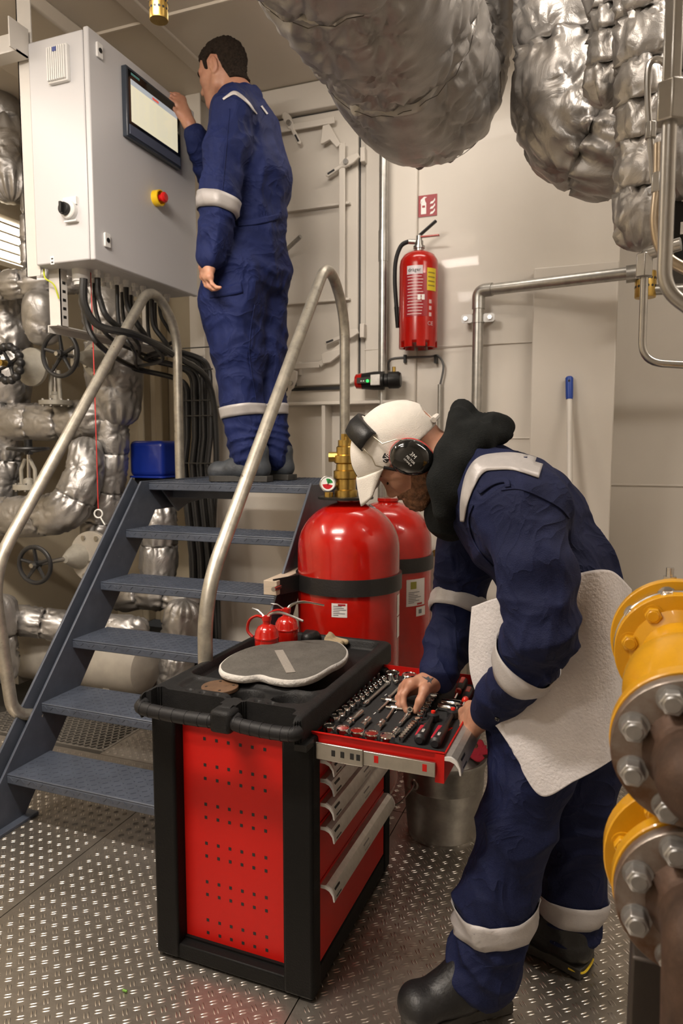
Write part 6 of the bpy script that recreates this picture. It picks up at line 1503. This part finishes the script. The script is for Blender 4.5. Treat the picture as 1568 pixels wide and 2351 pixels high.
def boot(nm, heel, toe, ht, parent, m, ms, wdt=.048, shaft=None, res=.005):
    heel, toe = np.array(heel, float), np.array(toe, float); z0 = heel[2]; d = nrm(toe-heel); L = np.linalg.norm(toe-heel); s_ = np.cross((0, 0, 1), d); up = np.array([0, 0, 1.0])
    lo, hi = np.minimum(heel, toe)-.08, np.maximum(heel, toe)+.08
    F = Field(axis((lo[0], hi[0], res)), axis((lo[1], hi[1], res)), axis((z0-.01, z0+ht+.05, res)))
    A = lambda t, z, l=0: heel+d*L*t+up*z+s_*l
    F.cone(A(.13, .052), A(.45, .050), .038, .038, .02, n=s_, sc=1.05); F.cone(A(.45, .05), A(.86, .045), .040, .036, .02, n=s_, sc=1.3)
    F.ell(A(.86, .045), (.045, .050, .042), np.stack([d, s_, up]), .02); F.cone(A(.60, .07), A(.30, .12), .036, .045, .03, n=s_, sc=1.1)
    F.cone(A(.2, .08), A(.2, ht), .045, .050, .03)
    F.put(lo, hi+np.array([0, 0, .2]), lambda P: (z0+.022)-P[..., 2], .004, 'sub') if False else None
    F.d = np.maximum(F.d, (z0+.018)-np.meshgrid(*F.ax, indexing='ij')[2]).astype(np.float32)
    for q in range(5): F.cone(A(.42+.06*q, .118-.013*q, -.028), A(.42+.06*q, .118-.013*q, .028), .0035, .0035, .004)
    o = F.obj(nm, m, parent)
    prof = [(.0, -.036), (.03, -.043), (.3, -.040), (.5, -.042), (.72, -.054), (.88, -.050), (.97, -.032), (1.01, 0), (.97, .034), (.88, .050), (.72, .052), (.5, .042), (.3, .040), (.03, .043), (0, .036), (-.02, 0)]
    pl = smoothpath([(a*L, b, 0) for a, b in prof], 3, closed=True)
    so = part('boot_sole', M().prism([(p[0], p[1]) for p in pl], heel+up*.0005, d, s_, up, .026), ms, o, bevel=.004)
    return o
bz = ZP+.0022
boot('boot', (-1.37, 2.73, bz), (-1.645, 2.69, bz), .13, m1, BOOT1, SOLE)
boot('boot', (-1.345, 2.91, bz), (-1.61, 2.93, bz), .13, m1, BOOT1, SOLE)
# ================================================================ man bending over the open drawer
RES2 = .0046
F2 = Field(axis((-.56, .12, RES2)), axis((1.34, 2.06, RES2)), axis((.055, 1.34, RES2)))
yB = 1.72
pv, ws, c_a, c_b = P3(1325, 1450, yB), P3(1275, 1310, yB), P3(1190, 1185, yB), P3(1110, 1110, yB)
F2.cone(pv, ws, .130, .124, .04, n=Yv, sc=1.18).cone(ws, c_a, .124, .138, .04, n=Yv, sc=1.28).cone(c_a, c_b, .138, .098, .04, n=Yv, sc=1.5)
kL2, aL2 = P3(1185, 1890, 1.575), P3(1108, 2225, 1.52); kR2, aR2 = P3(1328, 1890, 1.80), P3(1304, 2192, 1.765)
LL2 = [P3(1285, 1540, 1.665), P3(1235, 1690, 1.645), kL2, P3(1140, 2080, 1.535), aL2]; RL2 = [P3(1335, 1540, 1.80), P3(1335, 1690, 1.81), kR2, P3(1312, 2060, 1.785), aR2]
F2.chain(LL2, [.118, .105, .083, .080, .082], .035); F2.chain(RL2, [.120, .105, .082, .072, .066], .035)
F2T = Field(*F2.ax); F2T.d = F2.d.copy()
sL2, eL2, wL2 = P3(1205, 1175, 1.52), P3(1238, 1440, 1.43), P3(1122, 1630, 1.585)
F2.cone(P3(1140, 1120, 1.60), sL2, .085, .088, .05)
LA2 = [sL2, P3(1232, 1310, 1.45), eL2, P3(1205, 1525, 1.475), wL2]
F2.chain(LA2, [.086, .071, .068, .058, .046], .02)
sR2, eR2, wR2 = P3(1085, 1165, 1.88), P3(1052, 1385, 1.93), P3(1008, 1545, 1.795)
RA2 = [sR2, eR2, P3(1035, 1460, 1.88), wR2]
F2.chain(RA2, [.085, .070, .060, .047], .03)
jl = [(eL2, .12, .010, (0, -.2, 1), 13), (P3(1215, 1500, 1.48), .1, .010, wL2-eL2, 16), (sL2, .13, .010, (1, 0, .5), 11), (kL2, .16, .008, (0, .3, 1), 11), (kR2, .16, .008, (.2, 0, 1), 11), (aL2+np.array([0, 0, .06]), .13, .011, (.4, 0, 1), 15), (aR2+np.array([0, 0, .06]), .13, .011, (0, 0, 1), 15), (eR2, .12, .010, (0, 0, 1), 14), (wR2, .1, .006, wR2-eR2, 18), (c_a, .15, .008, (1, .2, -.8), 10), (ws, .15, .007, (1, 0, 1), 12)]
F2.folds(lambda P: clothfolds(P, jl, .010, .0034, 41))
m2 = thing('person', (-.17, 1.64, 0), 'man in navy coverall and white cap bending over the open tool drawer', 'person')
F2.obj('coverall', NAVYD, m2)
band(F2, cpt(LA2, 3, .02), cpt(LA2, 3, .5), .085, 'reflective_band', TAPE, m2, .048, tilt=(.010, 0, .008))
band(F2, cpt(RA2, 1, .1), cpt(RA2, 1, .8), .085, 'reflective_band', TAPE, m2, .046)
band(F2, cpt(LL2, 3, .12), cpt(LL2, 3, .6), .105, 'reflective_band', TAPE, m2, .056, tilt=(-.030, -.01, 0))
band(F2, cpt(RL2, 3, .1), cpt(RL2, 3, .6), .10, 'reflective_band', TAPE, m2, .054)
pixribbon(F2, [(1061, 1198), (1066, 1150), (1082, 1098), (1104, 1068), (1135, 1060), (1185, 1060), (1243, 1076)], [8, 18, 30, 36, 38, 40, 44], 1.2, 2.2, 'shoulder_tape', TAPE, m2, off=.003)
pixribbon(F2, [(1098, 1130), (1130, 1108), (1160, 1102), (1165, 1118)], 12, 1.2, 2.2, 'epaulette', NAVYD, m2, off=.004)
pixribbon(F2, [(1150, 1125), (1190, 1122), (1235, 1138), (1285, 1165), (1308, 1190)], 3, 1.2, 2.2, 'shoulder_seam', NAVYD, m2, off=.002)
pixribbon(F2, [(1085, 1160), (1075, 1200), (1095, 1260), (1140, 1310)], 3, 1.2, 2.2, 'armhole_seam', NAVYD, m2, off=.002)
q = rayhits(F2, [(1141, 1650)], 1.2, 2.2, .002)[0][0]; part('cuff_snap', M().sph(q, .006, 6), BLACKG, m2)
# ---- body
H2 = Head(P3(938, 1040, 1.675), (-.63, -.02, -.775), (-.75, -.24, .61), .93)
B2 = Field(axis((-.62, -.36, .003), (-.36, -.16, .0034), (-.16, .1, .02)), axis((1.44, 1.52, .012), (1.52, 1.84, .003), (1.84, 2.0, .01)), axis((.06, .57, .025), (.57, .74, .003), (.74, 1.1, .014), (1.1, 1.42, .003)))
H2.build(B2)
nk = P3(1062, 1065, 1.69)
B2.cone(H2.w(-.035, 0, -.045), nk, .056, .062, .03); B2.cone(nk, c_a, .07, .10, .03); B2.cone(c_a, pv, .09, .08, .03)
B2.chain([c_b, sL2, eL2, wL2], [.06, .055, .045, .029], .03); B2.chain([c_b, sR2, eR2, wR2], [.06, .055, .045, .029], .03)
B2.chain([pv]+LL2, [.08, .075, .065, .05, .04, .035], .02); B2.chain([pv]+RL2, [.08, .075, .065, .05, .04, .035], .02)
hw = P3(996, 1562, 1.775); B2.cone(wR2, hw, .029, .027, .02)
hand(B2, hw, [P3(945, 1570, 1.715), P3(936, 1573, 1.735), P3(929, 1581, 1.755), P3(926, 1590, 1.77)],
     [[P3(927, 1594, 1.695), P3(926, 1616, 1.685), P3(933, 1632, 1.68)], [P3(919, 1596, 1.715), P3(917, 1619, 1.705), P3(924, 1634, 1.70)], [P3(914, 1602, 1.74), P3(914, 1620, 1.73), P3(920, 1632, 1.725)], [P3(916, 1606, 1.762), P3(916, 1618, 1.755), P3(920, 1626, 1.75)]],
     [P3(975, 1584, 1.70), P3(964, 1610, 1.675), P3(954, 1632, 1.67)], palm_r=.0135, fr=.0086)
hw = P3(1108, 1640, 1.60); B2.cone(wL2, hw, .03, .028, .02)
hand(B2, hw, [P3(1078, 1645, 1.665), P3(1074, 1658, 1.645), P3(1076, 1670, 1.622), P3(1084, 1680, 1.60)],
     [[P3(1064, 1652, 1.67), P3(1062, 1674, 1.665), P3(1070, 1686, 1.66)], [P3(1064, 1668, 1.648), P3(1065, 1690, 1.642), P3(1076, 1698, 1.64)], [P3(1068, 1684, 1.625), P3(1072, 1702, 1.62), P3(1083, 1708, 1.618)], [P3(1078, 1694, 1.602), P3(1082, 1708, 1.60), P3(1092, 1712, 1.60)]],
     [P3(1080, 1622, 1.655), P3(1063, 1634, 1.685), P3(1057, 1660, 1.69)], palm_r=.0145, fr=.0088)
body2 = B2.obj('body', SKIN, m2)
beardpoly = [(.030, .000), (.030, -.035), (.062, -.058), (.090, -.047), (.135, -.047), (.135, -.0655), (.098, -.0665), (.135, -.0675), (.135, -.15), (-.02, -.13), (-.008, -.05), (.008, .0)]
H2.hairfield(.0034, .0045, beardpoly, B2, seed=8, amp=.0022).obj('beard', BEARD, m2)
brow(H2, m2, BEARD, 1); brow(H2, m2, BEARD, -1)
part('eyelashes', M().tube(smoothpath([H2.w(.0925, .020, -.005), H2.w(.0945, .032, -.0065), H2.w(.0875, .047, -.005)], 5), .0024, 6), HAIR, m2)
# tattoo on the reaching hand: a small swallow laid on the skin
TAT = mat('tattoo_ink', (.06, .065, .075), .55)
tc = B2.project(P3(984, 1566, 1.73)[None], .0006)[0]; tn = B2.grad(tc[None])[0]; tx = nrm(_R-tn*np.dot(_R, tn)); ty = np.cross(tn, tx)
bird = [(0, .011), (.003, .003), (.012, .009), (.006, -.001), (.004, -.006), (.006, -.014), (.0, -.008), (-.006, -.013), (-.003, -.004), (-.010, .004), (-.016, .012), (-.006, .006)]
tv = B2.project(np.array([tc+tx*a*1.15+ty*b*1.15 for a, b in bird]+[tc]), .0008); meshobj('tattoo', tv, [(i, (i+1) % 12, 12) for i in range(12)], TAT, m2)
# boots
boot('boot', (-.185, 1.565, .0022), (-.385, 1.405, .0022), .09, m2, BOOT, SOLE)
b2 = boot('boot', (-.004, 1.728, .0022), (-.218, 1.815, .0022), .07, m2, BOOT, SOLE)
YB_ = mat('boot_yellow_mark', (.7, .5, .02), .5)
p = onz(1095, 2290, .055); part('boot_mark', M().torus(p+np.array([0, -.006, 0]), (.5, -.8, .3), .006, .0016, 10, 5, 0, 3.6), YB_, m2)
hd_ = nrm((-.214, .087, 0)); hs2 = np.cross((0, 0, 1), hd_); hh_ = np.array([-.004, 1.728, .019])
part('heel_mark', M().tube(smoothpath([hh_+hd_*.03+hs2*.042, hh_-hd_*.002+hs2*.035, hh_-hd_*.006, hh_-hd_*.002-hs2*.03], 4), .0028, 6), YB_, m2)
# hood of the sweater gathered round the neck
HOOD = mat('charcoal_fleece', (.009, .0105, .0105), .95, var=.2, vscale=30, bump=.5, bscale=320, spec=.2)
FH = Field(axis((-.44, -.10, .004)), axis((1.50, 1.92, .004)), axis((1.02, 1.45, .004)))
FH.chain([P3(1022, 1170, 1.60), P3(1018, 1105, 1.585), P3(1030, 1040, 1.60), P3(1050, 975, 1.64), P3(1062, 950, 1.69), P3(1060, 965, 1.75), P3(1045, 1020, 1.80), P3(1030, 1090, 1.81), P3(1022, 1170, 1.79)], [.034, .036, .034, .028, .022, .026, .034, .036, .034], .025)
FH.chain([P3(1050, 1120, 1.58), P3(1062, 1060, 1.585), P3(1080, 1000, 1.62), P3(1100, 985, 1.68), P3(1090, 1000, 1.76)], [.036, .038, .032, .028, .03], .02)
FH.chain([P3(1085, 1010, 1.63), P3(1120, 985, 1.66), P3(1150, 982, 1.69), P3(1162, 998, 1.72)], [.028, .030, .024, .014], .018)
FH.chain([P3(1080, 1030, 1.60), P3(1110, 1010, 1.61), P3(1148, 1002, 1.65)], [.026, .026, .018], .015)
FH.chain([P3(1020, 1175, 1.66), P3(1030, 1190, 1.70), P3(1022, 1175, 1.75)], [.04, .045, .04], .03)
FH.folds(lambda P: .006*vnoise(P*14, 61)+.008*(1-2.4*np.abs(vnoise(P*np.array([15, 15, 8])+vnoise(P*9, 63)[:, None]*.5, 62))))
FH.obj('hood', HOOD, m2)
# cap
CAPW = mat('off_white_cap_cloth', (.62, .585, .53), .85, var=.06, vscale=40, bump=.3, bscale=400, sheen=.2)
k = H2.s; FC = Field(*[axis((H2.c[i]-.2, H2.c[i]+.2, .004)) for i in range(3)])
g = np.stack(np.meshgrid(*FC.ax, indexing='ij'), -1); L = H2.loc(g)
def elld(L, c, r): q = L-np.array(c); r = np.array(r); k0 = np.linalg.norm(q/r, axis=-1); k1 = np.linalg.norm(q/(r*r), axis=-1)+1e-9; return k0*(k0-1)/k1
dc = elld(L, (.010, 0, .040), (.129, .094, .112)); dc = dc-.0016*vnoise(g*26, 71)-.0016*np.cos(np.arctan2(L[..., 1], L[..., 0])*6)*np.exp(-((L[..., 2]-.03)/.06)**2)*.4
cutl = -(L[..., 2]-(.012+.20*L[..., 0]+.3*np.maximum(L[..., 0]-.05, 0))); hole = elld(L, (-.128, 0, .028), (.03, .034, .026))
dc = np.maximum(dc, cutl)
FC.d = (np.maximum(np.maximum(dc, -hole), -1)*k).astype(np.float32)
cap = FC.obj('cap', CAPW, m2)
V = []; ns, ntt = 10, 21
for i in range(ns):
    for j in range(ntt):
        s_ = i/(ns-1); t = j/(ntt-1)*2-1
        fr_ = .010+.1275*math.sqrt(max(0, 1-(t*.087/.094)**2)); tip = .192-.046*t*t-.01*t**6; ur = .012+.2*fr_+.3*max(fr_-.05, 0)+.002; ut = .010-.004*t*t
        f_ = fr_+(tip-fr_)*s_; u_ = ur+(ut-ur)*s_**1.15; V.append(H2.w(f_, .087*t*(1-.06*s_), u_))
F = [(i*ntt+j, i*ntt+j+1, (i+1)*ntt+j+1, (i+1)*ntt+j) for i in range(ns-1) for j in range(ntt-1)]
br = meshobj('cap_brim', V, F, CAPW, cap, ang=None); q = br.modifiers.new('s', 'SOLIDIFY'); q.thickness = .004; q.offset = 0
part('cap_button', M().sph(H2.w(.004, 0, .153), .007, 8), CAPW, cap)
part('cap_strap', M().tube(smoothpath([H2.w(-.112, .032, .004), H2.w(-.122, 0, .002), H2.w(-.112, -.032, .004)], 6), .007, 8), CAPW, cap)
BLKEM = mat('black_embroidery', (.012, .012, .013), .8)
def oncap(pts, off=.0012): return FC.project(np.array(pts), off)
fl_ = oncap([H2.w(.03+.010*a, .09, .040+.010*b) for a, b in ((-1.1, -.9), (1.0, -.9), (1.3, .0), (.5, .9), (-.7, 1.1))]+[H2.w(.03, .09, .04)]); meshobj('flag_emblem', fl_, [(i, (i+1) % 5, 5) for i in range(5)], BLKEM, cap)
o_ = oncap([H2.w(.022, .09, .034)], .0022)[0]; n_ = FC.grad(o_[None])[0]; xx = nrm(-H2.f-n_*np.dot(-H2.f, n_)); text('flag_lettering', 'NE', WHITE, cap, oncap([H2.w(.040, .09, .0345)], .0022)[0], xx, np.cross(n_, xx), .017)
fe = []; 
for j in range(13):
    t = 2*math.pi*j/12; fe.append(H2.w(.15, .028*math.cos(t), .098+.028*math.sin(t)))
fe = oncap(fe[:12]+[H2.w(.15, 0, .098)]); meshobj('front_emblem', fe, [(i, (i+1) % 12, 12) for i in range(12)], BLKEM, cap)
# ear defenders: a thing of their own, worn over the cap
cupc = H2.w(-.012, .098, -.008); em = thing('ear_defenders', cupc-np.array([0, 0, .06]), 'black and red ear defenders worn over the white cap', 'ear defenders')
REDR = mat('red_cup_ring', (.55, .03, .03), .4)
def cup(sgn):
    c_ = H2.w(-.012, .090*sgn, -.010); o = H2.l*sgn
    fa = nrm(H2.u*.8+H2.f*.35); fb = np.cross(o, fa)     # long axis of the cup
    def oval(h, sc): return [c_+o*h+(fa*.050*math.cos(t)+fb*.040*math.sin(t)*(1+.10*math.cos(t)))*sc for t in np.linspace(0, 2*math.pi, 36, endpoint=False)]
    def shell(name, rings, m):
        V = [p for r in rings for p in r]; n = 36; F = [(i*n+j, i*n+(j+1) % n, (i+1)*n+(j+1) % n, (i+1)*n+j) for i in range(len(rings)-1) for j in range(n)]+[tuple((len(rings)-1)*n+j for j in range(n))]
        return meshobj(name, V, F, m, em, ang=.8)
    shell('ear_cushion', [oval(-.016, .95), oval(-.012, 1.05), oval(-.002, 1.05), oval(.002, .98)], RUBBER)
    shell('cup_ring', [oval(.000, 1.04), oval(.001, 1.09), oval(.010, 1.09), oval(.012, 1.02)], REDR)
    sh = shell('cup_shell', [oval(.010, .98), oval(.011, 1.07), oval(.020, 1.05), oval(.030, .96), oval(.036, .80), oval(.039, .55), oval(.040, .2)], BLACKG)
    return c_, o, fa, fb
cc, oo, fa, fb = cup(1); cup(-1)
yd_ = fa*.5+fb*.86
if np.dot(yd_, _U) < 0: yd_ = -yd_
xd = np.cross(yd_, oo)
text('cup_lettering', '3M', WHITE, em, cc+oo*.0415-xd*.012+yd_*.006, xd, yd_, .013)
text('cup_lettering', 'PELTOR', WHITE, em, cc+oo*.0412-xd*.014-yd_*.004, xd, yd_, .0075)
text('cup_lettering', 'OPTIME III', WHITE, em, cc+oo*.0410-xd*.014-yd_*.012, xd, yd_, .0055)
pad = []
for j in range(15):
    a = math.radians(-56+112*j/14); pad.append((a, None))
V = []; F = []
for j in range(15):
    a = math.radians(90-62+124*j/14)
    for f_, lift in ((-.026, 0), (-.024, .010), (0, .014), (.024, .010), (.026, 0)): V.append(H2.w(f_+.062*0+.028, (.094+lift)*math.cos(a), .046+(.112+lift)*math.sin(a)))
for j in range(14):
    for i in range(4): F.append((j*5+i, j*5+i+1, (j+1)*5+i+1, (j+1)*5+i))
pdm = meshobj('headband_pad', V, F, BLACKP, em, ang=None); q = pdm.modifiers.new('s', 'SOLIDIFY'); q.thickness = .004
SWR = mat('spring_wire', (.42, .38, .30), .35, .9)
for sgn in (1, -1):
    for ff in (.020, -.020):
        pts = [H2.w(.028+ff, .094*math.cos(math.radians(28))*sgn+.012*sgn, .046+.112*math.sin(math.radians(28))), H2.w(.028+ff*1.1, .106*sgn, .070), H2.w(.018+ff*2.1, .108*sgn, .050), H2.w(.0+ff*2.3, .106*sgn, .018), H2.w(-.012+ff*2.0, .102*sgn, -.016)]
        part('spring_wire', M().tube(pts, .0016, 6), SWR, em)
        part('wire_sleeve', M().tube([pts[3]*.6+pts[2]*.4, pts[4]], .0038, 8), BLACKP, em)
# ================================================================ white felt blanket under the arm
ctrl = [[(1085, 1392, 1.60), (1160, 1366, 1.555), (1240, 1345, 1.545), (1320, 1318, 1.545), (1395, 1308, 1.575), (1446, 1352, 1.64)],
        [(1078, 1490, 1.60), (1150, 1480, 1.560), (1240, 1470, 1.545), (1330, 1458, 1.535), (1400, 1448, 1.550), (1436, 1470, 1.61)],
        [(1086, 1562, 1.59), (1160, 1600, 1.550), (1240, 1620, 1.525), (1330, 1600, 1.515), (1395, 1590, 1.525), (1428, 1590, 1.58)],
        [(1120, 1640, 1.575), (1172, 1692, 1.525), (1240, 1730, 1.50), (1330, 1706, 1.495), (1390, 1690, 1.505), (1424, 1680, 1.56)],
        [(1152, 1652, 1.56), (1190, 1744, 1.515), (1243, 1822, 1.485), (1320, 1788, 1.48), (1385, 1752, 1.49), (1420, 1724, 1.54)]]
G = np.array([[P3(*q) for q in r] for r in ctrl]); nu, nv = 60, 60
rows = np.array([smoothpath(r, 12)[:nu+1] for r in G]); cols = np.array([smoothpath(rows[:, i], 15) for i in range(rows.shape[1])])  # (u, v, 3)
hp_, okh = rayhits(F2T, [(784+FPX*float((p-_C)@_R)/float((p-_C)@_F), 1175.5-FPX*float((p-_C)@_U)/float((p-_C)@_F)) for p in cols.reshape(-1, 3)], 1.2, 2.2, .022)
cc_ = cols.reshape(-1, 3); nearer = okh & (hp_[:, 1] < cc_[:, 1]); cc_ = np.where(nearer[:, None], hp_, cc_); cols = cc_.reshape(cols.shape)
for _ in range(6):
    ex = cols.copy(); ex[1:-1, 1:-1] = (cols[:-2, 1:-1]+cols[2:, 1:-1]+cols[1:-1, :-2]+cols[1:-1, 2:])/4; cols = ex
rg = np.random.default_rng(4); nn = vnoise(cols.reshape(-1, 3)*7, 5).reshape(cols.shape[:2]); n3 = vnoise(cols.reshape(-1, 3)*np.array([16, 16, 5]), 6).reshape(cols.shape[:2])
cols = cols+np.array([.25, -1, 0])*(nn*.008+n3*.007+.004)[..., None]
a_, b_ = cols.shape[:2]; V = cols.reshape(-1, 3); F = [(i*b_+j, (i+1)*b_+j, (i+1)*b_+j+1, i*b_+j+1) for i in range(a_-1) for j in range(b_-1)]
BLK_ = mat('white_wool_felt', (.60, .575, .58), .95, var=.10, vscale=22, bump=.6, bscale=160, sheen=.4)
bl = thing('felt_blanket', V[V[:, 2].argmin()], 'large white felt sheet draped between the bending man\'s arm and hip', 'felt sheet')
o = meshobj('sheet', V, F, BLK_, bl, ang=None); q = o.modifiers.new('s', 'SOLIDIFY'); q.thickness = .007; q.offset = 0
# ================================================================ socket held in the fingers
hp2 = P3(941, 1629, 1.665); hs_ = thing('socket', hp2-np.array([0, 0, .008]), 'tiny chrome socket held between thumb and fingers', 'socket')
dv = nrm(_C-hp2); ss = part('shell', M().lathe([(.0055, -.018), (.0075, -.008), (.0078, .006), (.0070, .008), (.005, .008)], hp2, dv, 18), CHR, hs_)
part('hex_bore', M().cyl(hp2+dv*.0078, hp2+dv*.0083, .0048, n=6), BLKPR, ss)
# ================================================================ work glove on the trolley top
FG = Field(*[axis((lo_, hi_, .004)) for lo_, hi_ in ((-.80, -.58), (1.80, 2.05), (.66, .76))])
gq = onz(735, 1468, HT-.004); e1_ = nrm((.75, -.15, 0)); e2_ = np.array([-e1_[1], e1_[0], 0])
FG.cone(gq-e1_*.03, gq+e1_*.02, .024, .024, .02, n=e2_, sc=1.7)
for i in range(4): FG.cone(gq+e1_*.02+e2_*(.024-.016*i), gq+e1_*(.075-.006*i)+e2_*(.03-.02*i)+np.array([0, 0, -.004]), .0115, .010, .006)
FG.cone(gq-e1_*.01-e2_*.02, gq+e1_*.03-e2_*.055, .012, .010, .008)
FG.folds(lambda P: .003*vnoise(P*40, 3))
gv = thing('work_glove', gq-np.array([0, 0, .026]), 'beige and black work glove lying at the far end of the trolley top', 'glove')
FG.obj('leather', GLV, gv)
FG2 = Field(*[axis((lo_, hi_, .004)) for lo_, hi_ in ((-.88, -.62), (1.80, 2.05), (.66, .76))])
FG2.cone(gq-e1_*.09, gq-e1_*.035, .022, .024, .01, n=e2_, sc=1.6); FG2.folds(lambda P: .003*vnoise(P*50, 4)); FG2.obj('cuff', BLACKP, gv)
